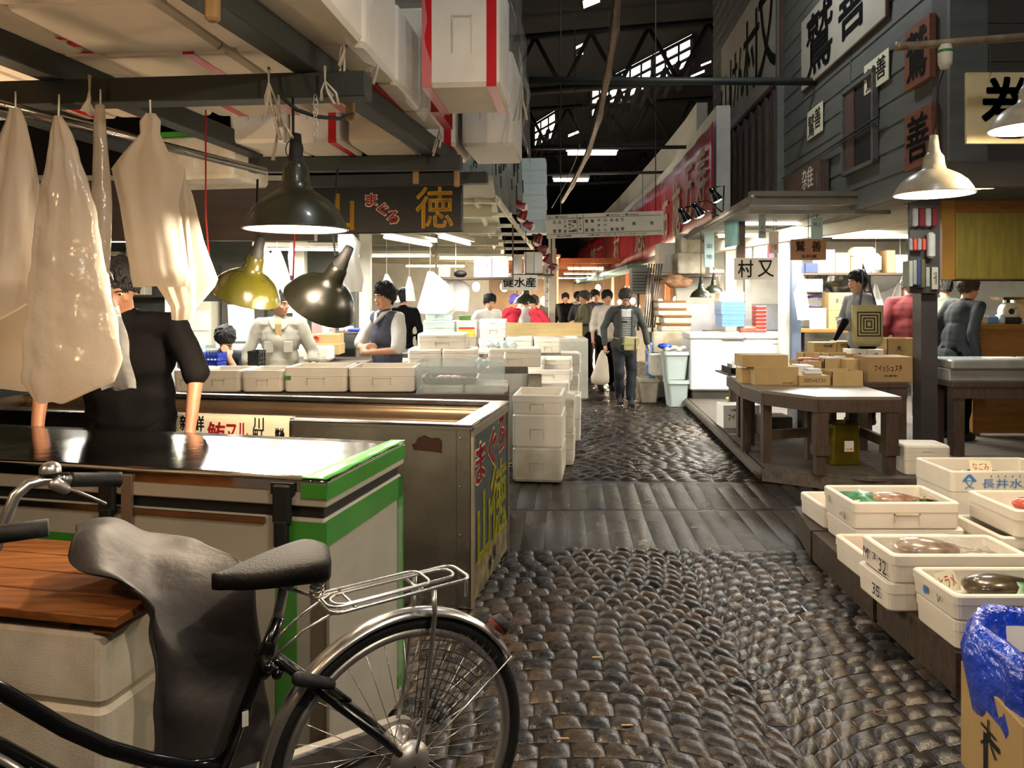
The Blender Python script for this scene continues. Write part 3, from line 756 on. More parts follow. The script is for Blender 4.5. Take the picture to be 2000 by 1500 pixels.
    # seat post, springs, saddle
    b = mk(); b.tube([(.325, 0, .40), (.305, 0, .50)], .0125, n=10); b.cap((.30, -.03, .50), (.30, .03, .50), .012); fin(b, 'seat_post', 'chrome_dull')
    b = mk()
    for s in (-1, 1):
        b.tube([(.245 + .015 * math.cos(a), s * .06 + .017 * math.sin(a), .475 + .045 * a / (8 * PI)) for a in [i * PI / 6 for i in range(49)]], .003, n=5)
        b.tube([(.25, s * .06, .475), (.32, s * .02, .50), (.42, s * .02, .515)], .004, n=6)
    fin(b, 'saddle_springs', 'chrome')
    b = mk(); n = 20; rs = []
    for i in range(n + 1):
        x = i / n; X = .205 + .265 * x; wd = .088 * (1 - min(1, x * 1.15) ** 1.4) ** .6 + .022 if x < .86 else .022 * math.sqrt(max(.02, 1 - ((x - .86) / .14) ** 2)) + .004
        if x < .12: wd *= math.sqrt(max(.12, 1 - ((.12 - x) / .12) ** 2))
        top = .545 + .012 * math.cos(x * PI) + .004; th = .085 - .055 * x; pr = []
        for k_ in range(16):
            a = 2 * PI * k_ / 16; c, s_ = math.cos(a), math.sin(a)
            pr.append((X, wd * math.copysign(abs(c) ** .7, c), top - (th * .75 if s_ < 0 else 0) * abs(s_) ** .6 + (.014 * s_ if s_ > 0 else 0)))
        rs.append(pr)
    b.rings(rs, 'black_leather'); fin(b, 'saddle', None)
    # carrier
    b = mk(); z = .424; T = lambda x, zz: z + .055 * (.16 - x) * 0 + zz
    def loop(x0, x1, w, zz, r=.0045, rad=.03):
        pts = []
        for cx, cy, a0 in ((x1 - rad, w - rad, 0), (x0 + rad, w - rad, PI / 2), (x0 + rad, -w + rad, PI), (x1 - rad, -w + rad, 1.5 * PI)):
            for i in range(5): a = a0 + PI / 2 * i / 4; pts.append((cx + rad * math.cos(a), cy + rad * math.sin(a), zz + .045 * (.05 - cx - rad * math.cos(a))))
        b.tube(pts, r, closed=True, n=7)
    z = .43; loop(-.17, .21, .062, z); loop(-.14, .19, .035, z + .006, .004); loop(-.06, .21, .056, z + .012, .0035, .03)
    for x in (.15, -.03): b.tube([(x, -.064, z + .0), (x, .064, z)], .004, n=6)
    for s in (-1, 1):
        b.tube([(-.06, s * .062, z), (-.06, s * .066, z - .06), (-.03, s * .07, .12), (-.005, s * .066, .02)], [.007, .007, .006, .005], n=7)
        b.tube([(.18, s * .05, z), (.27, s * .035, z - .04), (.345, s * .03, .335)], .0035, n=6)
    b.cap((-.05, .01, z - .03), (-.05, .01, z - .01), .004); b.cap((-.17, .03, z - .045), (-.17, .03, z - .01), .0045)
    fin(b, 'carrier', 'chrome')
    # mudguard stays, chain case, skirt guard, lock, reflector
    b = mk()
    for s in (-1, 1):
        b.tube([(0, s * .062, 0), (-.31, s * .035, .19)], .0026, n=6); b.tube([(0, s * .062, 0), (-.25, s * .06, -.24)], .0026, n=6)
    fin(b, 'mudguard_stay', 'chrome')
    b = mk(); pts = []
    for a in range(90, 271, 15): pts.append((-.01 + .06 * math.cos(R_(a)), .0 + .055 * math.sin(R_(a))))
    for a in range(-80, 91, 20): pts.append((.515 + .105 * math.cos(R_(a)), -.07 + .105 * math.sin(R_(a))))
    rs = []
    for y, k_ in ((-.052, .9), (-.056, 1), (-.082, 1), (-.088, .88)): rs.append([(.2 + (x - .2) * (1 if k_ == 1 else .985), y, -.03 + (zz + .03) * k_) for x, zz in pts])
    b.rings(rs, 'chrome_dull', smooth=False); fin(b, 'chain_case', None)
    b = mk(); y = .046
    for i in range(9):
        r = .11 + .024 * i
        b.tube([(r * math.cos(R_(a)) + .0, y, r * math.sin(R_(a))) for a in range(96, 142, 5)], .0014 if i else .002, n=4)
    for a in range(96, 142, 5): b.tube([(.11 * math.cos(R_(a)), y, .11 * math.sin(R_(a))), (.33 * math.cos(R_(a)), y, .33 * math.sin(R_(a)))], .0014, n=4)
    for (i, j) in ((0, 6), (2, 2), (4, 1), (6, 4), (8, 5), (5, 7), (7, 0), (3, 6)):
        for q in range(4):
            a = 97 + 5 * i + q; r0 = .11 + .024 * j; b.tube([(r0 * math.cos(R_(a)), y, r0 * math.sin(R_(a))), ((r0 + .024) * math.cos(R_(a)), y, (r0 + .024) * math.sin(R_(a)))], .001, n=4)
            b.tube([((r0 + q * .006) * math.cos(R_(97 + 5 * i - 1)), y, (r0 + q * .006) * math.sin(R_(96 + 5 * i))), ((r0 + q * .006) * math.cos(R_(101 + 5 * i)), y, (r0 + q * .006) * math.sin(R_(101 + 5 * i)))], .001, n=4)
    fin(b, 'skirt_guard', 'black_rubber')
    b = mk(); b.cap((.285, .05, .285), (.21, .055, .255), .017, .013); b.tube([(.21, .055, .25), (.16, .05, .2), (.2, .0, .19)], .005); fin(b, 'ring_lock', 'black_rubber')
    b = MB(Bm @ Matrix.Translation((-.285, 0, .265)) @ Matrix.Rotation(-.9, 4, 'Y')); b.lathe([(.003, .03), (.02, .028), (.03, .01), (.03, 0)], 'black_rubber', 16, cap1=True); b.lathe([(.031, .0), (.031, -.006), (.003, -.010)], 'red_metal', 16); fin(b, 'reflector', None)
    # pedals and cranks
    b = mk(); b.tube([(.515, .08, -.07), (.615, .09, -.20)], .009); b.box(.57, .09, -.215, .65, .17, -.19); fin(b, 'crank', 'chrome_dull')
    # handlebar
    b = MB(); C0 = Bm @ Vector((.985, 0, .60)); side = -sd
    pts = [Bm @ Vector((1.005, 0, .50)), C0, C0 + Vector((.0, 0, .06)), at(-40, 1110, 1.55), at(-8, 1070, 1.56), at(12, 1010, 1.57), at(30, 968, 1.58), at(55, 946, 1.60), at(85, 939, 1.62), at(140, 937, 1.66), at(232, 937, 1.74)]
    b.tube(pts, .0115, n=10); 
    q = sd * .5
    pts2 = [C0 + Vector((0, 0, .06)), Bm @ Vector((1.0, .1, .70)), Bm @ Vector((.98, .24, .76)), Bm @ Vector((.80, .29, .78))]
    b.tube(pts2, .0115, n=10); hb = fin(b, 'handlebar', 'chrome')
    b = MB(); b.tube([at(138, 937, 1.66), at(141, 937, 1.662), at(229, 937, 1.738), at(234, 937, 1.742)], [.017, .0155, .0155, .018], n=14); sub(b, 'grip', 'black_rubber', hb)
    b = MB(); b.tube([Bm @ Vector((.9, .275, .775)), Bm @ Vector((.79, .29, .78))], .0155, n=14); sub(b, 'grip', 'black_rubber', hb)
    p = at(98, 922, 1.63); b = MB(Matrix.Translation(p)); b.lathe([(.006, -.015), (.012, -.01), (.021, -.004), (.021, 0)], 'black_rubber', 20); b.lathe([(.0215, 0), (.0205, .010), (.015, .018), (.006, .022), (.002, .0225)], 'chrome', 20); b.cap((.024, 0, -.004), (.040, -.004, -.003), .003, .004, 'black_rubber', 6); sub(b, 'bell', None, hb)
    b = MB(); b.tube([at(112, 948, 1.63), at(150, 960, 1.66), at(180, 972, 1.69), at(206, 984, 1.71)], [.006, .007, .006, .007], 'chrome_dull', flat=.5); b.cap(at(108, 945, 1.63), at(128, 955, 1.64), .014, .011, 'chrome_dull'); b.cap(at(123, 935, 1.648), at(123, 948, 1.648), .012, .012, 'chrome'); sub(b, 'brake_lever', None, hb)
bicycle()

# ================= timber rack over the stall, boxes on it =================
FR = lambda x, y, z, L, d, h: None
def beam(name, p, q, w, h, label, m='frame_dark', group='dark timber beams of the stall rack'):
    """Square timber from p to q (centre line)."""
    p = Vector(p); q = Vector(q); ex = (q - p).normalized(); L = (q - p).length
    b = MB(frame(p, ex, (0, 0, 1))); b.box(0, -w / 2, -h / 2, L, w / 2, h / 2, b=.006)
    return solo(name, b, m, label, 'beam', group)
def zat(u, v, z):                                          # seen point at height z above the eye
    Y = (z - CH) * FP / (HV - v); return at(u, v, Y)
zc = 2.285
beam('rack_beam', zat(-260, 196, zc), zat(721, 169, zc), .09, .09, 'thick dark cross beam the white bags hang from, its cut end above the big green lamp')
beam('rack_beam', zat(330, 326, 2.30), zat(902, 318, 2.30), .08, .08, 'second dark cross beam, above the black sign with gold writing')
beam('rack_beam', zat(560, 356, 2.28), zat(952, 348, 2.28), .08, .07, 'third dark cross beam, just over the black sign with gold writing')
zl = 2.375
def long_beam(u0, v0, u1, v1, label, w=.09):
    beam('rack_joist', zat(u0, v0, zl), zat(u1, v1, zl), w, .09, label, group='dark joists running deep under the foam boxes')
long_beam(330, -70, 880, 314, 'dark joist running from the top edge of the view down to the black sign')
long_beam(-200, 12, 500, 292, 'dark joist crossing above the bags, between the pale box bottoms')
long_beam(-260, 120, 470, 352, 'dark joist lowest of the three behind the white bags')
b = MB(); b.tube([zat(-60, 190, 2.2), zat(520, 335, 2.2)], .02, n=4); solo('rail', b, 'steel', 'thin pale rail beneath the joists behind the white bags', 'rail')
# wooden pegs on the joists
for i, (u, v, Y) in enumerate(((415, 12, 2.0), (684, 216, 3.0), (812, 346, 4.5), (892, 352, 4.6))):
    b = MB(); b.rbox(*at(u, v, Y)[:2], at(u, v, Y)[2] - .04, .035, .035, .10, .01); solo('wooden_peg', b, 'cardboard_dark', ('wooden peg under the joist at the top edge of the view', 'wooden peg beside the cut end of the thick cross beam', 'small wooden peg between the second and third cross beams', 'small wooden peg near the end of the third cross beam')[i], 'peg', 'wooden pegs on the rack')
# foam boxes on the rack: the near field, bottoms seen from below
def rack_box(x, y, w, d, h, z=2.422, label='', rz=math.radians(-5.5), tape=True, group='foam boxes on the rack, bottoms up', m='styro', lab2=None):
    if z < 2.422 and d < .5: pass
    o = foam(w, d, h, 'solid', (x, y, z), rz, label, group, m)
    if tape:
        b = MB(); w2, d2 = w / 2 + .001, d / 2 + .001
        for tx in tape if isinstance(tape, (list, tuple)) else (-w * .28, w * .28):
            s_ = .021
            for (x0, y0, z0, x1, y1, z1) in ((tx - s_, -d2 - .001, -.001, tx + s_, -d2, h + .002), (tx - s_, -d2, -.002, tx + s_, d2, -.0005), (tx - s_, d2, -.001, tx + s_, d2 + .001, h)):
                b.box(x0, y0, z0, x1, y1, z1)
        b.build('red_tape', 'red_tape', o)
    return o
N0 = 0
rowname = ['row along the aisle', 'second row from the aisle', 'third row from the aisle', 'fourth row from the aisle', 'fifth row from the aisle']
deep = ['deepest', 'middle', 'front', 'foremost']
ddir = Matrix.Rotation(math.radians(-5.5), 3, 'Z')
org = Vector((-.43, 3.62, 0))
for i in range(5):
    for j in range(4):
        c = org + ddir @ Vector((-.245 - i * .50 - (.02 if i else 0), -.19 - j * .475 + (.0 if i % 2 else -.02), 0))
        tp = False
        if j == 0 and i < 4: tp = (-.12, .14)
        if j == 1 and i == 1: tp = (.1,)
        rack_box(c.x, c.y, .485, .46, .34, label='foam box bottom above the stall, %s, %s' % (rowname[i], deep[j]), tape=tp, m='styro')
# printed red mark on one bottom
b = MB(); Pm = Matrix.Translation((0, 0, 0)); mk = zat(130, 92, 2.419)
Fm = frame(mk, (1, -.1, 0), (.1, 1, 0)); b.M = Fm; b.text('S', .30, .17, 'ink_red', bold=.0, off=.004); b.text('S', .14, .09, 'ink_red', x=.1, z=-.01, bold=.0, off=.004)
bot = b
solo('printed_mark', bot, None, 'faded red printed mark on the bottom of a foam box', 'mark')
# tall boxes that reach over the aisle
rack_box(*(at(907, 170, 3.22).xy + Vector((.01, .24))), .315, .47, .52, label='tall white foam box with two red tapes standing out over the aisle', tape=(-.150, .125), rz=math.radians(-5))
rack_box(*(at(907, 170, 3.22).xy + Vector((-.30, .64))), .24, .38, .50, label='tall foam box wrapped in film, inward neighbour of the red taped one', tape=(.15,), rz=math.radians(-5))
p = at(955, 285, 4.46); rack_box(p.x + .02, p.y + .3, .30, .6, .55, z=2.42, label='tall foam box deep on the rack, over the aisle beyond the red taped one', tape=False, rz=math.radians(-6))
p = at(862, 285, 4.4); rack_box(p.x, p.y + .33, .2, .55, .5, z=2.42, label='narrow foam box with a printed label, between the joists over the black sign', tape=(.06,), rz=math.radians(-6))
for k, (u, wd) in enumerate(((505, .30), (618, .27), (740, .30))):
    p = at(u, 276, 3.98); rack_box(p.x, p.y + .25, wd, .45, .42, z=2.345, label=('pinkish lit foam box behind the lamp cord, low on the rack', 'foam box with a red tape behind the hanging chain, low on the rack', 'film covered foam box behind the joist, low on the rack')[k], tape=(.1,) if k == 1 else False)
p = at(370, 262, 4.3); foam(.62, .4, .24, 'solid', (p.x, p.y + .2, 2.2), S11, 'dusky foam box with a green stripe behind the hanging apron', 'foam boxes on the rack, bottoms up', 'styro_dirty')
b = MB(rotz(S11, (p.x, p.y, 0))); b.box(-.3, -.004, 2.44, .3, -.001, 2.47); solo('tape_strip', b, 'green_tape', 'green strip above the grey box behind the hanging apron', 'tape')
# plastic film wrapped around the tall boxes
b = MB(); rows = [[at(648, -60, 2.75), at(700, -60, 2.8), at(760, -60, 2.9), at(822, -60, 3.0)], [at(660, 10, 2.6), at(705, 60, 2.7), at(760, 80, 2.85), at(826, 60, 3.05)], [at(672, 45, 2.55), at(722, 120, 2.75), at(780, 170, 2.95), at(830, 190, 3.15)], [at(690, 90, 2.6), at(728, 128, 2.8), at(790, 200, 3.0), at(836, 235, 3.2)]]
fn, nu, nv, th = surf(rows, 0, 7, .05, 7); b.grid(fn, nu, nv); solo('plastic_film', b, 'clear_film', 'clear plastic film hanging over the side of the taped foam boxes', 'film')
b = MB(); rows = [[at(980, -40, 3.25), at(1000, -40, 3.4), at(1010, -40, 3.9)], [at(985, 130, 3.25), at(1004, 120, 3.45), at(1030, 150, 4.3)], [at(984, 175, 3.28), at(1006, 215, 3.6), at(1038, 330, 4.9)]]
fn, nu, nv, th = surf(rows, 0, 8, .04, 6); b.grid(fn, nu, nv); solo('plastic_film', b, 'clear_film', 'clear plastic film over the outer corner of the tall foam box above the aisle', 'film')
# knotted plastic strips
def knot(u, v, Y, n=4, L=.12, label='', m='plastic_bag'):
    b = MB(); p = at(u, v, Y); rr = random.Random(u)
    for k in range(n):
        d = Vector((rr.uniform(-.05, .05), rr.uniform(-.03, .03), -rr.uniform(.5, 1) * L)); q = p + d
        b.tube([p + Vector((0, 0, .05)), p, p.lerp(q, .5) + Vector((rr.uniform(-.015, .015), 0, 0)), q], [.012, .006, .011, .016], n=6, flat=.35)
    return solo('tied_strip', b, m, label, 'plastic tie', 'knotted plastic strips')
knot(525, 160, 2.63, 5, .20, 'knotted plastic strip round the thick beam beside the lamp cord')
knot(545, 215, 2.66, 3, .18, 'loose plastic tail hanging next to the lamp cord'); knot(635, 158, 2.62, 4, .08, 'knotted plastic strip round the thick beam above the chain')
knot(175, 175, 2.66, 3, .10, 'knotted plastic strip round the beam above the narrow bag'); knot(858, 255, 4.1, 3, .16, 'plastic tail hanging from the joist above the black sign')
knot(735, 95, 2.95, 4, .18, 'torn film tail against the red taped box bottoms'); knot(668, 70, 2.7, 3, .2, 'torn film tail under the pale box bottoms beside the joist'); knot(1018, 150, 3.9, 4, .25, 'film knot on the outermost foam box above the aisle')
# chain and loose hose
b = MB()
for i in range(9):
    c = at(616, 190 + i * 10.2, 2.62); a = i % 2
    b.tube([c + Vector(((.007 if a else .0028) * math.cos(t), (.0028 if a else .007) * math.cos(t), .011 * math.sin(t))) for t in [k * PI / 5 for k in range(10)]], .0018, closed=True, n=5)
solo('chain', b, 'chrome_dull', 'thin link chain hanging from the thick beam beside the lamp', 'chain')
b = MB(); b.tube([at(545, 150, 2.60), at(550, 190, 2.57), at(580, 215, 2.6), at(620, 228, 2.66), at(665, 232, 2.8), at(690, 222, 3.0)], .007, n=8); solo('hose', b, 'black_rubber', 'black cable looping under the thick beam by the lamp cord', 'cable')

# ================= pendant lamps =================
def shade_prof(r, h): return [(r * .13, h), (r * .18, h * .97), (r * .25, h * .88), (r * .27, h * .70), (r * .31, h * .58), (r * .44, h * .52), (r * .64, h * .42), (r * .82, h * .28), (r * .94, h * .11), (r, 0)]
def pendant(pos, r, h, label, m, tilt=None, on=60, cord=None, col=(1, .80, .58), grp=None, name='pendant_lamp', bulbm='bulb', cup=True, inner='lamp_inside'):
    t = thing(name, label, 'lamp', pos, 0, grp); T = Matrix.Identity(4) if tilt is None else tilt
    b = MB(T); P = shade_prof(r, h); b.lathe(P, m, 36); b.lathe([(r, 0), (r * 1.012, -.004), (r * .985, -.006)], m, 36); b.build('lamp_shade', None, t)
    b = MB(T); b.lathe([(a * .965, z - .004) for a, z in P[2:]][::-1], inner, 36); b.build('reflector', None, t)
    b = MB(T); b.lathe([(.003, h * 1.42), (.018, h * 1.4), (.024, h * 1.1), (.03, h * .98), (.03, h * .9)], 'black_rubber' if m != 'enamel_cream' else m, 16); b.build('socket', None, t)
    b = MB(T); b.ell((0, 0, h * .28), (.033, .033, .045), bulbm, 16, 10); b.build('bulb', None, t)
    if cord:
        b = MB(); b.M = t.matrix_basis.inverted(); b.tube([t.matrix_basis @ (T @ Vector((0, 0, h * 1.38)))] + cord, .005, n=6); b.build('cord', 'black_rubber', t)
    if on:
        l = light('POINT', (0, 0, 0), on, col, .03); l.parent = t; l.location = T @ Vector((0, 0, -.02))
    return t
p = at(578, 446, 2.68)
pendant(p, .179, .235, 'large dark green enamel lamp glowing over the steel tank', 'lamp_green', on=42, cord=[at(573, 292, 2.68), at(572, 190, 2.66)], grp='green enamel lamps of the tuna stall')
b = MB(); b.tube([at(575 + 17 * math.cos(a), 292 + 20 * math.sin(a), 2.66) for a in [k * PI / 8 for k in range(16)]], .002, closed=True, n=5); solo('wire_loop', b, 'black_rubber', 'thin wire loop on the neck of the large green lamp', 'wire')
def tilt(ax, ay): return Matrix.Rotation(math.radians(ay), 4, 'Y') @ Matrix.Rotation(math.radians(ax), 4, 'X')
p = at(480, 575, 3.3)
pendant(p, .150, .19, 'olive enamel lamp tilted over the ice chest, its side catching yellow light', 'lamp_yellow', tilt(14, 20), on=26, cord=[at(500, 455, 3.3), at(503, 350, 3.3)], grp='green enamel lamps of the tuna stall')
p = at(625, 592, 3.1)
pendant(p, .150, .20, 'dark enamel lamp tilted steeply beside the olive one', 'lamp_dark', tilt(22, 33), on=24, cord=[at(655, 500, 3.1), at(648, 440, 3.1), at(660, 330, 3.15)], grp='green enamel lamps of the tuna stall')

def bulb_lamp(p, zc_, lb, pw, col=(1, .64, .38), grp=None):
    t = thing('bulb_lamp', lb, 'lamp', p, 0, grp); b = MB(); b.ell((0, 0, 0), (.035, .035, .05)); b.build('bulb', 'bulb', t)
    b = MB(); b.lathe([(.02, .04), (.022, .09), (.003, .10)], n=12); b.build('socket', 'black_rubber', t); b = MB(); b.tube([(0, 0, .09), (0, 0, zc_ - p[2])], .005, n=5); b.build('cord', 'black_rubber', t)
    l = light('POINT', (0, 0, -.01), pw, col, .05); l.parent = t
bulb_lamp((-2.35, 3.05, 1.86), 2.33, 'assumed bare bulb added under the rack, hidden behind the pale sacks', 34)  # unseen bulb, assumed from an orange glow; added to warm the box bottoms
bulb_lamp((-1.5, 1.15, 1.72), 2.42, 'added bare bulb under the rack above the orange board, out of the picture', 22)  # unseen bulb, added to warm the bag fronts and box bottoms
bulb_lamp((-.75, .9, 1.85), 2.42, 'added bare bulb under the rack over the handlebar, out of the picture', 10)  # another unseen bulb, added for warm light near the handlebar
pendant((.45, .75, 2.55), .179, .235, 'assumed large green lamp hanging high above the bicycle, added out of the picture', 'lamp_green', on=55, cord=[(.45, .75, 4.2)], col=(1, .82, .62))  # unseen lamp, assumed from the bicycle's shadow and added to light the foreground
# ================= bags and aprons hanging from the thick beam =================
def hang(name, label, cat, Y, lv, m, fold=.012, seed=0, nf=7, cord=None, group='white bags and aprons hung from the thick beam', open_bottom=True, jit=.002, tw=0.0):
    """lv: rows (v, u_left, u_right, thickness) read downwards; a closed, folded sack shape."""
    b = MB(); n = 40; rings = []; rr = random.Random(seed); ph = [rr.uniform(0, 6.28) for _ in range(4)]
    # refine rows
    L2 = []
    for a, c in zip(lv, lv[1:]):
        k = max(1, int(abs(c[0] - a[0]) / 14))
        for i in range(k): L2.append([a[q] + (c[q] - a[q]) * i / k for q in range(4)])
    L2.append(list(lv[-1]))
    for v, ul, ur, th in L2:
        pl = at(ul, v, Y); pr = at(ur, v, Y); c = (pl + pr) / 2; hw = (pr - pl).length / 2; R0 = []
        for k in range(n):
            a = 2 * PI * k / n; x = math.cos(a); y = math.sin(a)
            f = .55 * fold * min(1, hw / .08) * (math.sin(x * nf + ph[0] + v * .004) + .6 * math.sin(x * nf * 1.9 + ph[1] - v * .006))
            q = c + Vector((hw * x, y * th + f, 0)) ; q += Vector((0, 1, 0)) * jit * noise.noise(q * 14) * 2
            q.z += jit * 1.2 * math.sin(x * 5 + ph[2]) * (hw / .1) * (1 if v == L2[-1][0] else 0)
            R0.append(q)
        rings.append(R0)
    b.rings(rings, m, True, not open_bottom)
    if cord: b.tube([at(*c) for c in cord], .003, 'white_paper', n=5)
    return solo(name, b, None, label, cat, group)
hang('plastic_bag', 'pale sack at the edge of the view hanging from the thick beam', 'bag', 2.5, [(212, 18, 40, .01), (240, 10, 50, .02), (420, -60, 88, .05), (560, -110, 96, .06), (590, -130, 60, .05), (660, -180, -60, .03)], 'bag_cloth', seed=1, cord=[(30, 214, 2.5), (30, 180, 2.6)])
hang('plastic_bag', 'pale sack hanging lowest behind the shiny plastic one', 'bag', 2.75, [(330, -60, 60, .03), (500, -120, 120, .05), (620, -150, 130, .05), (760, -160, 110, .04)], 'bag_cloth', seed=9)
hang('plastic_bag', 'large crinkled shiny plastic bag with folded hem', 'bag', 2.42, [(228, 108, 122, .01), (260, 100, 140, .02), (400, 76, 186, .04), (530, 62, 206, .05), (536, 60, 210, .052), (620, 54, 226, .055), (700, 44, 240, .05), (745, 42, 226, .04), (785, 70, 130, .02)], 'plastic_bag', .008, 2, 9, cord=[(114, 232, 2.42), (115, 200, 2.55), (115, 185, 2.6)], jit=.007)
hang('plastic_bag', 'thin clear bag with printed paper inside, hooked behind the shiny one', 'bag', 2.56, [(560, 205, 222, .01), (640, 190, 244, .02), (700, 180, 252, .03), (760, 200, 264, .02)], 'clear_film', .01, 12, 8, jit=.008)
hang('plastic_bag', 'narrow rolled white bag tied close under the beam', 'bag', 2.6, [(205, 186, 204, .01), (240, 184, 206, .018), (400, 180, 218, .025), (500, 196, 214, .02), (545, 202, 212, .01)], 'plastic_bag', .005, 3, 5, cord=[(196, 206, 2.6), (196, 175, 2.62)])
hang('hanging_apron', 'cream apron with a pierced tab and a rolled lower end', 'apron', 2.62, [(222, 284, 304, .008), (236, 272, 314, .012), (262, 274, 312, .015), (300, 240, 330, .02), (330, 217, 361, .03), (400, 236, 350, .035), (520, 256, 366, .04), (540, 258, 372, .045), (560, 262, 366, .02)], 'bag_cloth', .012, 4, 6, cord=[(294, 228, 2.62), (293, 195, 2.62)])
hang('hanging_apron', 'narrow folded end of an apron reaching lowest beside the olive lamp', 'apron', 2.7, [(330, 318, 362, .02), (450, 318, 372, .03), (560, 308, 384, .04), (600, 334, 384, .04), (625, 336, 376, .03)], 'bag_cloth', .014, 5, 5)
hang('hanging_apron', 'wide stiff apron behind the cream one, its corner near the olive lamp', 'apron', 2.85, [(352, 340, 364, .01), (380, 345, 376, .012), (470, 352, 398, .012), (545, 360, 426, .012), (560, 362, 420, .012), (600, 372, 386, .01)], 'bag_cloth', .004, 6, 3)
b = MB(); c = at(214, 540, 2.5); b.tube([c + Vector((.012 * math.cos(t), 0, -.012 + .016 * math.sin(t))) for t in [k * PI / 8 for k in range(14)]] , .002, n=5); b.tube([c + Vector((.01, 0, 0)), c + Vector((-.006, 0, .025))], .002, n=5)
solo('hook', b, 'chrome_dull', 'small wire hook between the hanging bags', 'hook')
b = MB(); b.tube([at(402, 215, 3.4), at(402, 420, 3.4), at(408, 500, 3.4), at(412, 560, 3.4)], .004, n=5); solo('rope', b, 'ink_red', 'thin red cord hanging beside the wide stiff apron', 'rope')
b = MB(); b.tube([at(578, 338, 5), at(575, 480, 5), at(572, 560, 5)], .006, n=5); solo('rope', b, 'ink_red', 'thin red cord hanging among the white coats', 'rope')

# ================= black sign with gold writing =================
p0 = at(612, 458, 5.25); p1 = at(903, 456, 5.05); ex = (p1 - p0); ex.z = 0; Wd = ex.length
t = thing('shop_sign', 'black stall sign with gold and red writing under the cross beams', 'sign', p0, 0)
b = MB(); b.M = frame((0, 0, 0), ex); H = .325
b.box(0, 0, 0, Wd, .03, H, 'sign_black', b=.008); b.build('panel', None, t)
b = MB(); b.M = frame((0, -.002, 0), ex)
b.text('徳', .255, .27, 'gold', x=Wd * .82, z=.165, bold=.018); b.text('山', .23, .24, 'gold', x=Wd * .17, z=.15, bold=.03)
for i, (ch, x, z) in enumerate((('ま', .40, .225), ('ぐ', .475, .16), ('ろ', .545, .105))):
    b.text(ch, .085, .085, 'ink_white', x=Wd * x, z=z, bold=.09, off=.003); b.text(ch, .078, .078, 'ink_red', x=Wd * x, z=z, bold=.04, off=.005)
b.build('lettering', None, t)
b = MB(); b.M = frame((0, 0, 0), ex); b.tube([(Wd * .3, .02, H), (Wd * .3, .02, H + .06)], .006, n=4); b.tube([(Wd * .95, .02, H), (Wd * .95, .02, H + .06)], .006, n=4); b.build('hanger', 'frame_dark', t)

# ================= left stall, beyond the tank =================
def fb(u0, u1, vt, vb, Y, kind='lid', d=.35, label='', group=None, m='styro', rz=0.0):
    """Foam box whose front face is seen from u0 to u1 and vt to vb at distance Y."""
    p = at((u0 + u1) / 2, vb, Y); w_ = (u1 - u0) / FP * Y; h_ = (vb - vt) / FP * Y
    return foam(w_, d, h_, kind, (p.x, p.y + d / 2, p.z), rz, label, group, m)
def table(name, label, x0, x1, y0, y1, z, top='dark_wood', legm='dark_wood', th=.05, leg=.07, z0=0.0, cat='table', apron=.0, rz=0.0, shelf=False, group=None, face=None):
    t = thing(name, label, cat, ((x0 + x1) / 2, (y0 + y1) / 2, z0), rz, group); w = (x1 - x0) / 2; d = (y1 - y0) / 2; z = z - z0
    b = MB(); b.box(-w, -d, z - th, w, d, z, b=.005); b.build('table_top', top, t)
    for sx in (-1, 1):
        for sy in (-1, 1):
            b = MB(); x = sx * (w - leg * .7); y = sy * (d - leg * .7); b.box(x - leg / 2, y - leg / 2, 0, x + leg / 2, y + leg / 2, z - th); b.build('leg', legm, t)
    if apron:
        b = MB(); b.box(-w + .01, -d + .01, z - th - apron, w - .01, -d + .035, z - th); b.box(-w + .01, d - .035, z - th - apron, w - .01, d - .01, z - th); b.build('apron_board', legm, t)
    if shelf: b = MB(); b.box(-w + .04, -d + .04, shelf - .03, w - .04, d - .04, shelf); b.build('shelf', legm, t)
    if face: b = MB(); b.box(-w, -d + .002, .03, w, -d + .02, z - th); b.build('front_panel', face, t)
    return t
# table with the row of open boxes
table('display_table', 'dark table behind the steel tank carrying the row of open foam boxes', -3.3, -.02, 5.48, 6.08, .845, 'dark_wood', th=.06, face='dark_wood')
g = 'open foam boxes in a row behind the steel tank'
for u0, u1, lb in ((338, 382, 'open foam box at the start of the row, half behind the black shirt'), (383, 470, 'open foam box second in the row behind the steel tank'), (471, 553, 'open foam box third in the row behind the tank, below the pale jacket'), (554, 679, 'wide open foam box with a green tag behind the tank'), (680, 812, 'wide open foam box below the man in the waistcoat')):
    fb(u0, u1 - 1, 724 if u0 < 540 else 718, 765.5, 5.6, 'open', .42, lb, g)
b = MB(); p = at(556, 734, 5.595); b.box(p.x, p.y - .003, p.z - .03, p.x + .045, p.y, p.z); solo('tape_strip', b, 'green_tape', 'small green tag on the corner of a wide open foam box', 'tape')
b = MB(); 
for k in range(6): b.box(-1.5 - k * .16, 5.75, .99, -1.4 - k * .16, 5.9, 1.0)
